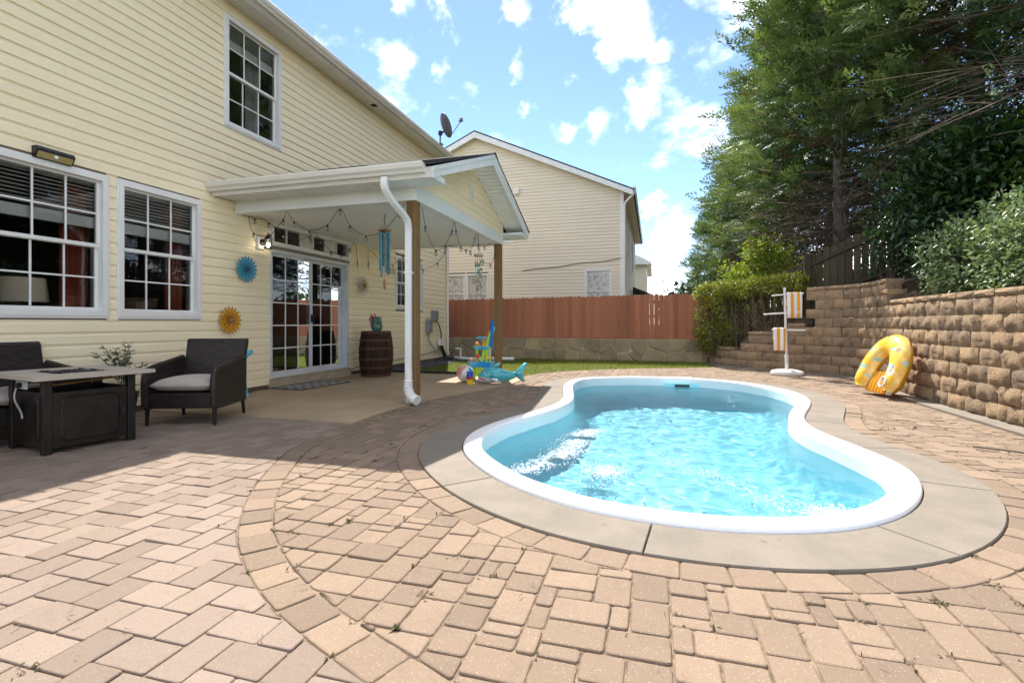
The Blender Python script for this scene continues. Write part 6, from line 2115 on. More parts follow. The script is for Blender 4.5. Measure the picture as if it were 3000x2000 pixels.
# ================================================================== hanging things under the porch
def string_lights(label, strands, bulbs):
    t = thing('string_lights', label, 'string lights', strands[0][0], 0, 'festoon string lights under the porch')
    for s in strands:
        b = MB(); b.tube(catmull(s, 5).tolist(), .0042, 5); b.build('cable', M['black'], t, world=True)
    for p in bulbs:
        b = MB(); b.lathe([(.010, 0), (.013, -.012), (.013, -.034), (.009, -.036)], 10, p); sk_ = b.build('socket', M['black'], t, smooth=True, world=True)
        b = MB(); b.lathe([(.009, -.034), (.019, -.050), (.023, -.066), (.017, -.084), (.004, -.090)], 12, p); b.build('bulb', M['bulbglass'], sk_, smooth='all', world=True)
    return t
M['bulbglass'] = glass_mat('clear_bulb', (.86, .86, .84), .05)
SA = [(-5.90, 6.12, 2.698), (-5.797, 6.12, 2.428), (-5.486, 6.12, 2.392), (-5.261, 6.12, 2.603), (-5.189, 6.12, 2.70), (-5.069, 6.12, 2.562), (-4.804, 6.12, 2.414), (-4.498, 6.12, 2.481), (-4.289, 6.12, 2.693), (-4.133, 6.12, 2.452), (-3.87, 6.12, 2.294), (-3.591, 6.12, 2.356), (-3.344, 6.12, 2.596), (-3.271, 6.12, 2.699)]
string_lights('festoon bulbs swagged along the near porch beam', [SA], [SA[i] for i in (1, 2, 3, 5, 6, 7, 8, 9, 10, 11, 12)])
SB = [(-5.93, 6.043, 2.688), (-5.93, 6.288, 2.686), (-5.93, 6.462, 2.71), (-5.93, 6.571, 2.678), (-5.93, 6.898, 2.56), (-5.93, 7.27, 2.511), (-5.93, 7.564, 2.638), (-5.93, 7.694, 2.72), (-5.93, 7.848, 2.623), (-5.93, 8.171, 2.447), (-5.93, 8.495, 2.445), (-5.93, 8.793, 2.583), (-5.93, 8.961, 2.72), (-5.93, 9.047, 2.356), (-5.93, 9.072, 2.196)]
string_lights('festoon bulbs draped on the wall over the transom window', [SB], [SB[i] for i in (1, 3, 4, 5, 6, 8, 9, 10, 11, 13)])
SD = [(-5.93, 9.485, 2.187), (-5.93, 9.458, 2.369), (-5.93, 9.50, 2.655), (-5.75, 9.72, 2.40), (-5.486, 9.72, 2.355), (-5.235, 9.72, 2.53), (-5.136, 9.72, 2.69), (-4.93, 9.72, 2.37), (-4.757, 9.72, 2.222), (-4.42, 9.72, 2.35), (-4.249, 9.72, 2.60), (-4.16, 9.72, 2.70), (-4.017, 9.72, 2.66), (-3.773, 9.72, 2.615), (-3.588, 9.72, 2.68), (-3.367, 9.72, 2.66), (-3.22, 9.72, 2.70)]
string_lights('festoon bulbs along the far porch beam near the house corner', [SD], [SD[i] for i in (1, 4, 5, 7, 8, 9, 10, 13, 15)])
SE = [(-3.1, 6.303, 2.683), (-3.1, 6.40, 2.439), (-3.1, 6.533, 2.278), (-3.1, 6.754, 2.152), (-3.1, 7.105, 2.281), (-3.1, 7.362, 2.549), (-3.1, 7.461, 2.70), (-3.1, 7.533, 2.591), (-3.1, 7.742, 2.349), (-3.1, 8.192, 2.343), (-3.1, 8.417, 2.615), (-3.1, 8.543, 2.70), (-3.1, 8.617, 2.516), (-3.1, 8.864, 2.244), (-3.1, 9.313, 2.244), (-3.1, 9.576, 2.461), (-3.1, 9.644, 2.673)]
string_lights('festoon bulbs looped along the front gable beam between the posts', [SE], [SE[i] for i in (1, 3, 4, 5, 7, 8, 9, 10, 12, 13, 14, 15)])

wc = thing('tube_wind_chime', 'blue tube wind chime with a wooden top hanging from the porch ceiling', 'wind chime', (-3.92, 6.70, ZB))
M['chimewood'] = mat('chime_wood', (.40, .20, .06), (.30, .14, .04), 8, .5); M['chimeblue'] = mat('anodised_blue', (.06, .17, .21), (.09, .22, .26), 20, .3, metal=.8)
b = MB(); b.tube(catmull([(0, 0, .03), (.012, 0, -.02), (-.012, 0, -.06), (.01, 0, -.10), (0, 0, -.13)], 4).tolist(), .006, 6); b.build('hook', M['black_metal'], wc)
b = MB()
for k in range(3):
    a = k * 2.094; b.tube([(0, 0, -.12), (.07 * math.cos(a), .07 * math.sin(a), -.215)], .002, 4)
b.build('cords', M['black'], wc)
b = MB(); b.lathe([(.095, -.235), (.10, -.225), (.095, -.212), (.01, -.212)], 24); b.build('chime_top', M['chimewood'], wc, smooth=True)
for k, L in enumerate((.56, .64, .50, .58, .68, .61)):
    a = k * 1.047 + .3; x_, y_ = .068 * math.cos(a), .068 * math.sin(a)
    b = MB(); b.tube([(x_, y_, -.255), (x_, y_, -.255 - L)], .0155, 10); b.build('tube', M['chimeblue'], wc, smooth=True)
b = MB(); b.lathe([(.035, -.60), (.035, -.575)], 16); b.tube([(0, 0, -.22), (0, 0, -.95)], .002, 4); b.build('striker', M['chimewood'], wc)
b = MB(); b.ball((0, 0, -1.04), .05, 8, .45, .25, 1.7); b.build('wind_sail', M['chimewood'], wc, smooth='all')

sc_ = thing('shell_wind_chime', 'pale sea-glass and shell wind chime under the gable beam', 'wind chime', (-3.1, 8.617, ZB))
M['capiz'] = mat('capiz_shell', (.62, .58, .48), (.50, .40, .26), 8, .25); M['seaglass'] = mat('sea_glass', (.20, .42, .36), (.12, .32, .28), 8, .2)
b = MB(); b.tube([(0, 0, 0), (0, 0, -.36)], .003, 5); b.build('cord', M['black'], sc_)
b = MB(); b.lathe([(.085, -.40), (.09, -.39), (.085, -.365), (.01, -.36)], 20); b.build('driftwood_disc', M['tabletop'], sc_, smooth=True)
rsx = random.Random(9)
for k in range(44):
    a = rsx.random() * 6.283; R_ = rsx.uniform(.01, .075); z_ = -.48 - .60 * rsx.random()
    b = MB(); b.lathe([(.026, -.002), (.028, 0), (.026, .002)], 10)
    o = b.build('shell_disc', M['capiz'] if z_ < -.72 else M['seaglass'], sc_); o.location = (math.cos(a) * R_, math.sin(a) * R_, z_); o.rotation_euler = (rsx.uniform(1.1, 2.0), 0, rsx.random() * 3.14)
b = MB()
for k in range(8):
    a = k * .785; b.tube([(.06 * math.cos(a), .06 * math.sin(a), -.39), (.05 * math.cos(a), .05 * math.sin(a), -1.0)], .0015, 4)
b.build('threads', M['black'], sc_)
pb_ = thing('plant_bracket', 'small black iron hanging bracket on the wall by the far window', 'bracket', (WX_ + .02, 10.70, 2.33))
b = MB(); b.tube([(0, 0, 0), (.05, -.20, .0), (.10, -.42, -.005), (.10, -.43, -.13)], .007, 6); b.tube([(.0, -.0, -.10), (.06, -.24, -.005)], .006, 6); b.build('iron_bar', M['black_metal'], pb_)

# satellite dish on the eave
sd = thing('satellite_dish', 'grey satellite dish on the house eave against the sky', 'satellite dish', (-5.60, 12.48, 5.985))
M['dish'] = mat('dish_grey', (.13, .125, .13), (.17, .165, .17), 3, .5, spec=.4)
b = MB(); b.tube([(0, 0, -.05), (0, 0, .26)], .022, 10); b.box(-.07, .07, -.07, .07, -.05, -.03); b.build('mast', M['dish'], sd)
b = MB(); b.cbox(-.04, .05, -.04, .04, .20, .32, .006); b.tube([(.02, 0, .26), (.12, .02, .30)], .025, 8); b.build('mount_bracket', M['black_metal'], sd)
dn_ = Vector((.62, .66, .40)).normalized(); uu = Vector((0, 0, 1)); ux = dn_.cross(uu).normalized(); uy = ux.cross(dn_)
dc = Vector((.16, .02, .46))
b = MB(); V = [tuple(dc + dn_ * -.05)]; rings = 6; nn = 30
for i in range(1, rings + 1):
    for k in range(nn):
        a = 2 * math.pi * k / nn; q = i / rings
        V.append(tuple(dc + ux * math.cos(a) * .26 * q + uy * math.sin(a) * .33 * q + dn_ * (-.05 + .06 * q * q)))
F = [(0, 1 + k, 1 + (k + 1) % nn) for k in range(nn)] + [(1 + (i - 1) * nn + k, 1 + i * nn + k, 1 + i * nn + (k + 1) % nn, 1 + (i - 1) * nn + (k + 1) % nn) for i in range(1, rings) for k in range(nn)]
o2 = len(V); V += [tuple(Vector(v) - dn_ * .008) for v in V]; F += [tuple(reversed([i + o2 for i in f])) for f in F]; e0 = 1 + (rings - 1) * nn
F += [(e0 + k, e0 + (k + 1) % nn, o2 + e0 + (k + 1) % nn, o2 + e0 + k) for k in range(nn)]
b.add(V, F); b.build('reflector', M['dish'], sd, smooth=True)
foot = dc - uy * .31; tip = dc + dn_ * .50 + uy * .02
b = MB(); b.tube([tuple(foot), tuple(foot.lerp(tip, .95))], .011, 8); b.tube([tuple(dc - dn_ * .05), tuple(foot)], .015, 6); b.build('feed_arm', M['dish'], sd)
b = MB(); b.tube([tuple(tip - dn_ * .05), tuple(tip + dn_ * .04)], .035, 10); b.box(tip.x - .03, tip.x + .05, tip.y - .03, tip.y + .03, tip.z - .02, tip.z + .07); b.build('feed_horn', M['dish'], sd)

# service gear near the far corner
eb = thing('disconnect_box', 'grey electrical disconnect boxes with conduit near the house corner', 'electrical box', (WX_ + .02, 12.6, .9))
M['greybox'] = mat('grey_enclosure', (.20, .21, .22), (.26, .265, .27), 4, .5)
b = MB(); b.cbox(0, .11, 12.70 - 12.6, 12.98 - 12.6, .24, .52, .008); b.build('enclosure', M['greybox'], eb)
b = MB(); b.cbox(0, .10, 12.36 - 12.6, 12.62 - 12.6, -.10, .28, .02); b.build('enclosure', M['greybox'], eb)
b = MB(); b.tube(catmull([(.06, .28, .24), (.07, .45, .15), (.07, .62, -.1), (.07, .64, -.4), (.08, .60, -.62)], 5).tolist(), .018, 7); b.build('conduit', M['black'], eb, smooth=True)
b = MB(); b.tube(catmull([(.05, -.13, -.10), (.05, -.12, -.30), (.06, .05, -.45), (.06, .2, -.55), (.07, .34, -.68)], 5).tolist(), .014, 7); b.build('conduit', M['greybox'], eb, smooth=True)
ac = thing('line_set', 'white line cover with black insulated pipes at the foot of the house corner', 'pipes', (WX_ + .05, 13.1, 0))
b = MB(); b.cbox(0, .10, -.02, .22, .42, .62, .01); b.build('cover', M['white'], ac)
for k in range(3):
    b = MB(); b.tube(catmull([(.05, .05 + .06 * k, .45), (.09, .10 + .07 * k, .25), (.14, .16 + .09 * k, .06), (.30, .05 + .16 * k, .035), (.10, -.15, .03)], 5).tolist(), .024, 8); b.build('insulated_pipe', M['black'], ac, smooth=True)
dp = thing('drain_pipe', 'white drain pipe lying on the grass from the house corner', 'pipe', (-5.3, 13.3, 0))
b = MB(); b.tube(catmull([(-.3, .25, .05), (.1, .0, .045), (.5, -.05, .05), (1.0, .15, .055), (1.5, .25, .05)], 6).tolist(), .052, 10); b.build('pipe', M['white'], dp, smooth=True)
b = MB(); b.tube([(-.05, .05, .03), (-.05, .05, .34)], .03, 10); b.tube([(-.05, .05, .33), (-.22, .1, .33)], .03, 10); b.build('riser', M['white'], dp, smooth=True)
b = MB(); b.tube(catmull([(WX_ + .04, 8.88, .10), (WX_ + .05, 9.1, .16), (WX_ + .04, 9.6, .15), (WX_ + .035, 11, .19), (WX_ + .035, 12.6, .25), (WX_ + .06, 13.1, .30)], 6).tolist(), .007, 6)
tag(b.build('power_cable', M['black'], smooth=True), 'black cable running along the siding behind the barrel', 'cable')
b = MB(); b.tube(catmull([(WX_ + .06, 5.75, .014), (WX_ + .10, 6.1, .016), (WX_ + .05, 6.45, .05), (WX_ + .08, 6.62, .02)], 6).tolist(), .008, 6)
tag(b.build('power_cable', M['black'], smooth=True), 'short black cord on the slab at the door step', 'cable')

# ================================================================== pool toys by the far post
def plastic(name, c, rough=.3, coat=.3): return mat(name, c, tuple(x * .93 for x in c), 5, rough, coat=coat)
M['p_blue'] = plastic('plastic_blue', (.02, .27, .62)); M['p_cyan'] = plastic('plastic_cyan', (.03, .42, .62)); M['p_lime'] = plastic('plastic_lime', (.36, .62, .03))
M['p_yellow'] = plastic('plastic_yellow', (.80, .52, .02)); M['p_red'] = plastic('plastic_red', (.62, .03, .025)); M['p_orange'] = plastic('plastic_orange', (.75, .22, .02)); M['p_navy'] = plastic('plastic_navy', (.02, .06, .45)); M['p_white'] = plastic('vinyl_white', (.76, .74, .72))
M['p_pink'] = plastic('vinyl_pink', (.75, .30, .25))
# beach ball of six gores
bb = thing('beach_ball', 'white, yellow and blue inflatable beach ball beside the shark float', 'beach ball', (-3.28, 8.40, .160))
bb.rotation_euler = (.5, .35, .4)
for k, m_ in enumerate((M['p_white'], M['p_yellow'], M['p_white'], M['p_pink'], M['p_white'], M['p_cyan'])):
    b = MB(); a0, a1 = k * math.pi / 3, (k + 1) * math.pi / 3
    prof = [(max(.002, .155 * math.sin(math.pi * i / 16)), -.155 * math.cos(math.pi * i / 16)) for i in range(17)]
    b.lathe(prof, 8, a0=a0, a1=a1); b.build('gore', m_, bb, smooth='all')
for s in (-1, 1):
    b = MB(); b.lathe([(.030, s * .1525), (.032, s * .153), (.02, s * .157), (.002, s * .158)], 16); b.build('end_cap', M['p_white'], bb, smooth=True)
# toy castle bucket
cb_ = thing('sand_bucket', 'small yellow, red and blue castle-shaped sand bucket in front of the beach ball', 'sand toy', (-3.06, 8.06, .008), .2)
b = MB(); b.lathe([(.058, 0), (.062, .085), (.050, .09)], 16); b.build('tier', M['p_yellow'], cb_, smooth=True)
b = MB(); b.lathe([(.060, .09), (.062, .125), (.05, .13)], 16); b.build('tier', M['p_red'], cb_, smooth=True)
b = MB(); b.lathe([(.058, .13), (.048, .205), (.04, .21)], 16)
for k in range(6):
    a = k * 1.047; b.box(.045 * math.cos(a) - .010, .045 * math.cos(a) + .010, .045 * math.sin(a) - .010, .045 * math.sin(a) + .010, .20, .225)
b.build('tier', M['p_navy'], cb_)
# shark float
def shark_mat():
    m, N, L, P = nodes_of('shark_vinyl')
    tc = mk(N, 'ShaderNodeTexCoord'); sp = mk(N, 'ShaderNodeSeparateXYZ'); L.new(tc.outputs['Object'], sp.inputs[0])
    nz = mk(N, 'ShaderNodeTexNoise', Scale=9.0, Detail=3.0); L.new(tc.outputs['Object'], nz.inputs['Vector'])
    a = mk(N, 'ShaderNodeMath', operation='MULTIPLY_ADD'); L.new(nz.outputs['Fac'], a.inputs[0]); a.inputs[1].default_value = .05; L.new(sp.outputs[2], a.inputs[2])
    # white belly line drops towards the tail
    bx = mk(N, 'ShaderNodeMath', operation='MULTIPLY_ADD'); L.new(sp.outputs[0], bx.inputs[0]); bx.inputs[1].default_value = .16; L.new(a.outputs[0], bx.inputs[2])
    col = mixc(N, L, ramp(N, L, bx.outputs[0], .110, .118), (.66, .68, .68), (.05, .38, .44))
    n2 = mk(N, 'ShaderNodeTexNoise', Scale=7.0, Detail=1.0); L.new(tc.outputs['Object'], n2.inputs['Vector'])
    col = mixc(N, L, ramp(N, L, n2.outputs['Fac'], .5, .62, 0, .5), col, (.07, .46, .50))
    L.new(col, P.inputs['Base Color']); P.inputs['Roughness'].default_value = .22; P.inputs['Coat Weight'].default_value = .5; return m
sk_ = thing('shark_float', 'turquoise inflatable shark float lying by the far porch post', 'pool float', (-2.66, 8.30, .008), math.radians(24))
b = MB(); secs = [(-.31, .045, .05, .10), (-.27, .085, .085, .12), (-.18, .125, .125, .145), (-.05, .14, .14, .155), (.08, .12, .125, .145), (.20, .085, .09, .13), (.29, .055, .065, .135), (.35, .035, .05, .15)]
V = []; n = 18
for (x, ry, rz, zc_) in secs:
    for k in range(n):
        a = 2 * math.pi * k / n; V.append((x, ry * math.cos(a), zc_ + rz * math.sin(a)))
F = [(i * n + k, i * n + (k + 1) % n, (i + 1) * n + (k + 1) % n, (i + 1) * n + k) for i in range(len(secs) - 1) for k in range(n)] + [tuple(range(n)), tuple(range((len(secs) - 1) * n, len(secs) * n))]
SM = shark_mat()
b.add(V, F); body = b.build('body', SM, sk_, smooth='all')
def puffy(poly, th, axis_y=0.0):
    """inflated flat fin: polygon in XZ, thickest in the middle"""
    b = MB(); c = np.mean(np.array(poly), 0); n = len(poly)
    R1 = [tuple(c + (np.array(p) - c) * .62) for p in poly]
    V = [(x, axis_y, z) for x, z in poly] + [(x, axis_y + th, z) for x, z in R1] + [(x, axis_y - th, z) for x, z in R1]
    F = [(i, (i + 1) % n, n + (i + 1) % n, n + i) for i in range(n)] + [(i, 2 * n + i, 2 * n + (i + 1) % n, (i + 1) % n) for i in range(n)] + [tuple(range(n, 2 * n)), tuple(reversed(range(2 * n, 3 * n)))]
    b.add(V, F); return b
puffy([(.30, .16), (.36, .11), (.47, .02), (.52, .03), (.475, .16), (.55, .32), (.545, .36), (.50, .36), (.41, .27), (.33, .20)], .032).build('tail_fin', SM, sk_, smooth='all')
puffy([(-.10, .27), (.02, .27), (.09, .36), (.06, .375), (-.02, .35)], .025).build('dorsal_fin', SM, sk_, smooth='all')
f1 = puffy([(-.12, .10), (.0, .09), (.06, .02), (.03, .005), (-.06, .03)], .020).build('side_fin', SM, sk_, smooth='all'); f1.location = (0, -.155, .02)
b = MB(); b.lathe([(.017, 0), (.017, .004), (.005, .006)], 14); e_ = b.build('eye', M['p_white'], sk_, smooth=True); e_.rotation_euler = (math.radians(78), 0, 0); e_.location = (-.215, -.112, .20)
b = MB(); b.lathe([(.010, 0), (.010, .007), (.003, .008)], 12); e2 = b.build('pupil', M['black'], sk_, smooth=True); e2.rotation_euler = (math.radians(78), 0, 0); e2.location = (-.215, -.113, .2)
b = MB()
for k in range(3): b.tube([(-.12 + .022 * k, -.133, .12), (-.105 + .022 * k, -.140, .155), (-.10 + .022 * k, -.132, .19)], .0035, 5)
b.build('gill_slits', M['black'], sk_)
b = MB(); b.tube([(-.305, -.046, .115), (-.26, -.092, .10), (-.20, -.119, .085)], .010, 6); mo = b.build('mouth', M['p_red'], sk_, smooth=True)
for k in range(5):
    f = k / 4; b = MB(); x, y, z = -.30 + .09 * f, -.058 - .062 * f, .116 - .022 * f; b.add([(x - .008, y, z), (x + .008, y - .008, z - .003), (x, y - .006, z - .018)], [(0, 1, 2)]); b.build('tooth', M['p_white'], mo)
# water table toy tower
wt = thing('water_table', 'toy water-play tower with blue trays and green columns by the post', 'water toy', (-3.12, 8.82, .008), .15)
def tray(w, d, z, h, m, name):
    P = round_corners([(-w, -d), (w, -d), (w, d), (-w, d)], .06); Q = inset_poly(P, .03); Q2 = inset_poly(P, .015); n = len(P)
    b = MB(); b.add([(x, y, z) for x, y in Q] + [(x, y, z + h) for x, y in P] + [(x, y, z + h) for x, y in Q2] + [(x, y, z + .012) for x, y in Q], [tuple(reversed(range(n))), tuple(range(3 * n, 4 * n))] + [(k * n + i, k * n + (i + 1) % n, (k + 1) * n + (i + 1) % n, (k + 1) * n + i) for k in range(3) for i in range(n)])
    return b.build(name, m, wt)
for sx in (-.16, .16):
    for sy in (-.10, .10):
        b = MB(); b.tube([(sx, sy, 0), (sx * .95, sy, .25)], [.03, .026], 10); b.build('leg', M['p_lime'], wt, smooth=True)
tray(.24, .17, .24, .095, M['p_blue'], 'lower_tray')
for x_ in (-.09, .09, .16):
    b = MB(); b.tube([(x_, .03, .26), (x_, .03, .60)], .030 if x_ < .1 else .02, 10); b.build('column', M['p_lime'] if x_ < .1 else M['p_yellow'], wt, smooth=True)
tray(.155, .11, .575, .05, M['p_cyan'], 'upper_tray')
b = MB(); b.tube([(.04, 0, .62), (.05, 0, .76)], [.04, .016], 10); b.build('funnel', M['p_orange'], wt, smooth=True)
b = MB(); b.ball((-.08, 0, .66), .045, 8, 1.2, .8, .9); b.build('spinner', M['p_orange'], wt, smooth='all')
b = MB(); b.cbox(-.09, .09, -.04, .04, .775, .80, .006); b.tube([(.04, 0, .70), (.02, 0, .78)], .014, 8); b.build('top_scoop', M['p_cyan'], wt)
b = MB(); b.tube([(-.04, -.13, .27), (-.04, -.13, .40)], .010, 8); b.ball((-.04, -.13, .45), .045, 8, .8, .3, 1.1); b.build('paddle', M['p_red'], wt, smooth=True)
b = MB(); b.lathe([(.035, -.008), (.04, 0), (.035, .008)], 6); w_o = b.build('water_wheel', M['p_yellow'], wt); w_o.location = (.13, -.07, .42); w_o.rotation_euler = (math.radians(90), 0, 0)
b = MB(); b.lathe([(.03, -.008), (.036, 0), (.03, .008)], 6); w_o = b.build('water_wheel', M['p_orange'], wt); w_o.location = (-.17, -.08, .37); w_o.rotation_euler = (math.radians(90), 0, 0)
# foam noodles leaning on the post
def noodle(label, p0, p1, bend, m, r=.034):
    a, c = Vector(p0), Vector(p1); mid = a.lerp(c, .5) + Vector(bend)
    path = catmull([a, mid, c], 8); b = MB(); n = 14
    b.tube(path.tolist(), r, n, cap=False); b.tube(path.tolist(), r * .38, n, cap=False)
    t_ = len(path)
    for (i0, off) in ((0, 0), ((t_ - 1) * n, (t_ - 1) * n)):
        for k in range(n): b.f.append((i0 + k, i0 + (k + 1) % n, t_ * n + off + (k + 1) % n, t_ * n + off + k))
    return tag(b.build('pool_noodle', m, smooth=True), label, 'pool noodle', 'foam noodles leaning on the far porch post')
M['f_blue'] = mat('foam_blue', (.015, .16, .50), None, 8, .75); M['f_lime'] = mat('foam_lime', (.38, .62, .06), None, 8, .75); M['f_cyan'] = mat('foam_light_blue', (.12, .48, .75), None, 8, .75)
noodle('tall dark blue foam noodle against the far porch post', (-3.20, 9.50, .0), (-3.19, 9.70, 1.13), (.02, -.03, 0), M['f_blue'])
noodle('lime green foam noodle leaning beside the blue ones', (-3.42, 9.42, .0), (-3.20, 9.66, .90), (.0, -.03, 0), M['f_lime'], .036)
noodle('light blue foam noodle between the lime and dark blue ones', (-3.30, 9.46, .0), (-3.16, 9.71, .99), (.0, -.02, 0), M['f_cyan'], .030)

# ================================================================== towel stand
ts = thing('towel_stand', 'white plastic tree-style towel stand on a weighted base by the block wall', 'towel rack', (2.64, 11.36, 0))
M['pvc'] = mat('white_pvc', (.74, .72, .68), (.66, .64, .60), 4, .4)
P_ = []
for k in range(40):
    a = 2 * math.pi * k / 40; P_.append((.30 * math.copysign(abs(math.cos(a)) ** .7, math.cos(a)), .24 * math.copysign(abs(math.sin(a)) ** .7, math.sin(a))))
b = MB(); Q1 = [(x * .97, y * .97) for x, y in P_]; Q2 = [(x * .55, y * .55) for x, y in P_]; n = 40
b.add([(x * .94, y * .94, .004) for x, y in P_] + [(x, y, .03) for x, y in P_] + [(x, y, .075) for x, y in Q1] + [(x * .9, y * .9, .095) for x, y in Q1] + [(x, y, .115) for x, y in Q2], [tuple(reversed(range(n))), tuple(range(4 * n, 5 * n))] + [(k * n + i, k * n + (i + 1) % n, (k + 1) * n + (i + 1) % n, (k + 1) * n + i) for k in range(4) for i in range(n)])
b.build('weighted_base', M['pvc'], ts, smooth=True)
pole = lambda z: (-.045 * (z / 1.8), 0, z)
b = MB(); b.tube([pole(.10), pole(.42)], .034, 12); b.tube([pole(.36), pole(.40)], .042, 12); b.build('lower_pole', M['pvc'], ts, smooth=True)
b = MB(); b.tube([pole(.40), pole(1.80)], .024, 12); b.tube([pole(1.74), pole(1.80)], .029, 12); b.build('upper_pole', M['pvc'], ts, smooth=True)
for (z, xl, xr, dz, ang) in ((1.655, -.275, .30, .02, .1), (1.275, -.42, .24, .025, -.05), (.925, -.27, .34, -.005, .05)):
    for x_ in (xl, xr):
        e = (x_, math.sin(ang) * x_, z + (dz if x_ > 0 else -dz)); s_ = pole(z)
        b = MB(); b.tube([s_, e], .017, 10); b.ball(e, .019, 6); b.build('arm', M['pvc'], ts, smooth=True)
def towel_mat():
    m, N, L, P = nodes_of('striped_terry')
    tc = mk(N, 'ShaderNodeTexCoord'); sp = mk(N, 'ShaderNodeSeparateXYZ'); L.new(tc.outputs['Object'], sp.inputs[0])
    a = mk(N, 'ShaderNodeMath', operation='MULTIPLY_ADD'); L.new(sp.outputs[0], a.inputs[0]); a.inputs[1].default_value = 1 / .118; a.inputs[2].default_value = .0
    f = mk(N, 'ShaderNodeMath', operation='FRACT'); L.new(a.outputs[0], f.inputs[0])
    g = mk(N, 'ShaderNodeMath', operation='GREATER_THAN'); L.new(f.outputs[0], g.inputs[0]); g.inputs[1].default_value = .5
    L.new(mixc(N, L, g.outputs[0], (.80, .76, .74), (.78, .33, .025)), P.inputs['Base Color']); P.inputs['Roughness'].default_value = .95; P.inputs['Sheen Weight'].default_value = .3
    nz = mk(N, 'ShaderNodeTexNoise', Scale=280.0, Detail=2.0); L.new(tc.outputs['Object'], nz.inputs['Vector'])
    bp = mk(N, 'ShaderNodeBump', Strength=.5, Distance=.004); L.new(nz.outputs['Fac'], bp.inputs['Height']); L.new(bp.outputs[0], P.inputs['Normal']); return m
M['towel'] = towel_mat()
def towel(label, x0, w, zt, front, back, y):
    t = thing('striped_towel', label, 'towel', (x0, y, zt), 0, 'orange and white towels on the stand')
    prof = [(-.026, -front), (-.030, -front * .66), (-.027, -front * .33), (-.024, -.03), (-.016, .012), (0, .023), (.016, .012), (.024, -.03), (.028, -back * .5), (.032, -back)]
    nx = 14; V = []; m_ = len(prof)
    for lay_ in (0, 1):
        for (yy, zz) in prof:
            for i in range(nx + 1):
                f = i / nx; dn = max(0, -zz)
                wob = .012 * math.sin(f * 9 + zt * 7) * min(1, dn / .15); sg = -1 if yy < 0 else 1
                V.append((f * w - dn * .015, yy + sg * wob * .9 + (sg * .006 if lay_ else 0), zz + (.006 if (lay_ and abs(yy) < .02) else 0)))
    N2 = m_ * (nx + 1); F = []
    for j in range(m_ - 1):
        for i in range(nx):
            a = j * (nx + 1) + i; F.append((a, a + 1, a + nx + 2, a + nx + 1)); F.append((N2 + a, N2 + a + nx + 1, N2 + a + nx + 2, N2 + a + 1))
    for i in range(nx):
        for j in (0, m_ - 1): a = j * (nx + 1) + i; F.append((a, a + 1, N2 + a + 1, N2 + a))
    for j in range(m_ - 1):
        for i in (0, nx): a = j * (nx + 1) + i; F.append((a, a + nx + 1, N2 + a + nx + 1, N2 + a))
    b = MB(); b.add(V, F); b.build('cloth', M['towel'], t, smooth='all')
towel('larger orange and white striped towel on the top arm of the stand', 2.640, .275, 1.672, .50, .24, 11.37)
towel('smaller orange and white striped towel on the lowest arm of the stand', 2.385, .215, .945, .44, .22, 11.35)

# ================================================================== inflatable lounge leaning on the wall
def floral_mat():
    m, N, L, P = nodes_of('tropical_print_vinyl')
    tc = mk(N, 'ShaderNodeTexCoord')
    def layer(scale, thr, c, col, stretch, seed):
        mp = mk(N, 'ShaderNodeMapping'); mp.inputs['Scale'].default_value = stretch; mp.inputs['Location'].default_value = (seed, seed * .7, seed * 1.3); mp.inputs['Rotation'].default_value = (seed, seed * 2, .3 * seed); L.new(tc.outputs['Object'], mp.inputs['Vector'])
        vo = mk(N, 'ShaderNodeTexVoronoi', Scale=scale); L.new(mp.outputs[0], vo.inputs['Vector'])
        sp = mk(N, 'ShaderNodeSeparateColor'); L.new(vo.outputs['Color'], sp.inputs[0])
        k = mk(N, 'ShaderNodeMath', operation='MULTIPLY'); L.new(ramp(N, L, vo.outputs['Distance'], thr, thr - .05), k.inputs[0]); L.new(ramp(N, L, sp.outputs[0], .40, .42), k.inputs[1])
        return mixc(N, L, k.outputs[0], col, c)
    nz = mk(N, 'ShaderNodeTexNoise', Scale=4.0, Detail=2.0); L.new(tc.outputs['Object'], nz.inputs['Vector'])
    col = mixc(N, L, ramp(N, L, nz.outputs['Fac'], .45, .55), (.82, .46, .03), (.82, .56, .16))
    col = layer(3, .30, (.78, .60, .42), col, (1, 1, 1), 1.3)
    col = layer(3.2, .36, (.30, .52, .42), col, (1, 3.2, 1), 2.1)
    col = layer(3.4, .30, (.16, .30, .12), col, (3.0, 1, 1), 3.7)
    col = layer(3.6, .26, (.40, .28, .18), col, (1, 1, 3.0), 4.4)
    col = layer(4.5, .22, (.75, .25, .22), col, (1, 1, 1), 5.9)
    L.new(col, P.inputs['Base Color']); P.inputs['Roughness'].default_value = .18; P.inputs['Coat Weight'].default_value = .6
    nb = mk(N, 'ShaderNodeTexNoise', Scale=9.0, Detail=3.0); L.new(tc.outputs['Object'], nb.inputs['Vector'])
    bp = mk(N, 'ShaderNodeBump', Strength=.35, Distance=.02); L.new(nb.outputs['Fac'], bp.inputs['Height']); L.new(bp.outputs[0], P.inputs['Normal']); return m
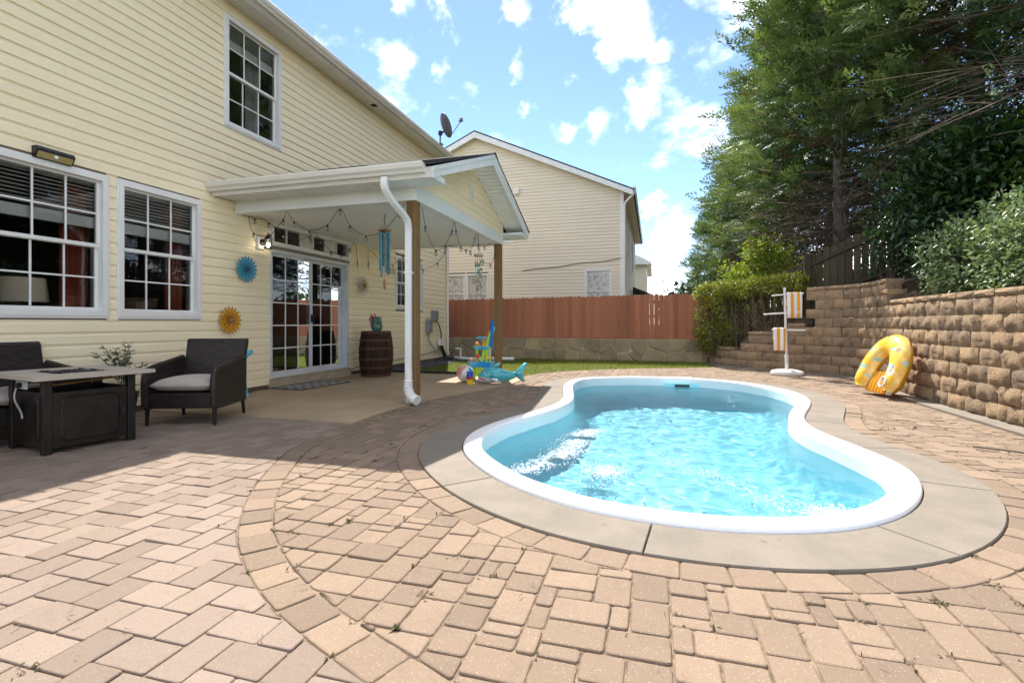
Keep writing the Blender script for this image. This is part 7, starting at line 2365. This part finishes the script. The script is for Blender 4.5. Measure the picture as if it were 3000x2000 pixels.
def yellow_vinyl():
    m, N, L, P = nodes_of('yellow_vinyl'); P.inputs['Base Color'].default_value = (.82, .42, .015, 1); P.inputs['Roughness'].default_value = .22; P.inputs['Coat Weight'].default_value = .4
    tr = mk(N, 'ShaderNodeBsdfTranslucent'); tr.inputs[0].default_value = (.85, .45, .02, 1); mx = mk(N, 'ShaderNodeMixShader'); mx.inputs[0].default_value = .3
    L.new(P.outputs[0], mx.inputs[1]); L.new(tr.outputs[0], mx.inputs[2]); L.new(mx.outputs[0], N['Material Output'].inputs['Surface'])
    tc = mk(N, 'ShaderNodeTexCoord'); nb = mk(N, 'ShaderNodeTexNoise', Scale=14.0, Detail=3.0); L.new(tc.outputs['Object'], nb.inputs['Vector'])
    bp = mk(N, 'ShaderNodeBump', Strength=.5, Distance=.015); L.new(nb.outputs['Fac'], bp.inputs['Height']); L.new(bp.outputs[0], P.inputs['Normal']); return m
M['floral'] = floral_mat(); M['yvinyl'] = yellow_vinyl()
fl = thing('inflatable_lounger', 'yellow floral horseshoe-shaped pool lounger leaning on the retaining wall', 'pool float', (3.20, 8.50, .0))
# local: x = width (towards the camera), z = up, -y = face; then lean back against the wall
ux_ = Vector((.20, -.98, 0)).normalized(); nrm_ = Vector((-.93, -.19, 0)).normalized()
nrm_ = Vector((-ux_.y * -1, 0, 0)) if False else Vector((ux_.y, -ux_.x, 0)).normalized()
if nrm_.x > 0: nrm_ = -nrm_
lean_ = math.radians(24)
up_ = (Vector((0, 0, 1)) * math.cos(lean_) - nrm_ * math.sin(lean_)); face = (nrm_ * math.cos(lean_) + Vector((0, 0, 1)) * math.sin(lean_))
Mx = Matrix((ux_, up_, face)).transposed()
fl.rotation_euler = Mx.to_euler()
U_ = catmull([(-.30, .06), (-.315, .28), (-.28, .52), (-.16, .70), (0, .76), (.16, .70), (.28, .52), (.315, .28), (.30, .06)], 6)
b = MB(); n = 16; V = []; F = []
m_ = len(U_)
T_ = np.gradient(U_, axis=0); T_ /= np.linalg.norm(T_, axis=1, keepdims=True)
for i in range(m_):
    f = i / (m_ - 1); endk = min(1, .45 + min(f, 1 - f) * 9)
    wd = (.135 + .035 * math.sin(math.pi * f)) * (endk ** .6); th_ = .115 * (endk ** .5)
    nx_, ny_ = T_[i][1], -T_[i][0]
    for k in range(n):
        a = 2 * math.pi * k / n
        V.append((U_[i][0] + nx_ * wd * math.cos(a), U_[i][1] + ny_ * wd * math.cos(a), .115 + th_ * math.sin(a)))
F = [(i * n + k, i * n + (k + 1) % n, (i + 1) * n + (k + 1) % n, (i + 1) * n + k) for i in range(m_ - 1) for k in range(n)] + [tuple(range(n)), tuple(reversed(range((m_ - 1) * n, m_ * n)))]
top_f = [f for f in F if np.mean([V[i][2] for i in f]) >= .10]; low_f = [f for f in F if f not in top_f]
for (fs, nm, m2) in ((top_f, 'printed_tube', M['floral']), (low_f, 'tube_underside', M['yvinyl'])):
    me = bpy.data.meshes.new(nm); me.from_pydata(V, [], fs); link_mesh(nm, me, m2, fl, True)
for k in range(6):
    x_ = -.17 + k * .068; b = MB(); b.tube([(x_, .02, .09), (x_, .16, .10), (x_, .34, .085)], [.030, .036, .028], 10); b.build('seat_rib', M['yvinyl'], fl, smooth=True)
for x_ in (.29,):
    b = MB(); P_ = [(x_ + .055 * math.cos(a), .16 + .075 * math.sin(a), .232) for a in np.linspace(0, 6.283, 20)]; b.tube(P_, .014, 8, cap=False); b.build('handle', M['p_white'], fl, smooth=True)
b = MB(); b.cbox(.285, .335, .33, .44, .220, .236, .004); b.build('clear_label', M['p_white'], fl)

# ================================================================== weeds, litter, twigs on the paving
wp = []; r_ = np.random.default_rng(5)
ctr = []
for P in polysB:
    c = P[0]
    if c[1] < 6.5 and r_.random() < .26: ctr.append(c)
for P in polysA:
    if P[0][1] < 3.5 and r_.random() < .05: ctr.append(P[0])
ctr = np.array(ctr)
reps = np.minimum(30, 2 + r_.exponential(7, len(ctr)).astype(int)); cp_ = np.repeat(ctr, reps, axis=0) + r_.normal(0, 1, (reps.sum(), 2)) * np.repeat(r_.uniform(.004, .022, len(ctr)), reps)[:, None]
nW = len(cp_)
V_, F_ = scatter(LEAF_N[0], LEAF_N[1], np.column_stack([cp_, np.full(nW, -.004)]), basis(np.column_stack([r_.normal(0, .8, nW), r_.normal(0, .8, nW), r_.uniform(.1, .9, nW)])), r_.uniform(.008, .027, nW))
M['weed'] = leaf_mat('joint_weed', (.045, .050, .018), (.16, .12, .055), trans=.2)
o = mesh_np('joint_weeds', V_, F_, M['weed'], None, np.repeat(r_.random(nW), 7)); tag(o, 'tiny weeds and moss tufts growing in the paver joints', 'weeds', kind='stuff')
nL = 2600
lp_ = np.column_stack([r_.uniform(-5.5, 3.4, nL), .8 + 9 * r_.random(nL) ** 1.6])
keep = ~in_poly(lp_, [tuple(p) for p in RIM]) & ~in_poly(lp_, S_poly)
lp_ = lp_[keep]; nL = len(lp_)
nd_v = np.array([(-.05, 0, 0), (.05, 0, 0), (.09, .5, .04), (0, 1, .0), (.0, .5, .04)]); nd_f = np.array([(0, 1, 2), (0, 2, 4), (4, 2, 3)])
V_, F_ = scatter(nd_v, nd_f, np.column_stack([lp_, np.full(nL, .0125)]), basis(np.column_stack([r_.normal(0, 1, nL), r_.normal(0, 1, nL), r_.normal(0, .05, nL)])), r_.uniform(.008, .036, nL) * (r_.random(nL) ** 1.2 + .3))
M['needle'] = leaf_mat('dry_needle', (.05, .03, .018), (.18, .11, .06), trans=.1, rough=.8)
o = mesh_np('leaf_litter', V_, F_, M['needle'], None, np.repeat(r_.random(nL), 5)); tag(o, 'dry needles and leaf litter scattered over the paving', 'litter', kind='stuff')
b = MB(); b.tube([(2.62, 5.15, .018), (2.78, 5.05, .022), (2.93, 4.98, .016)], .007, 6); b.tube([(2.80, 5.04, .020), (2.84, 5.12, .014)], .004, 5)
tag(b.build('fallen_twig', M['bark']), 'thin fallen twig on the pavers beside the pool coping', 'twig')
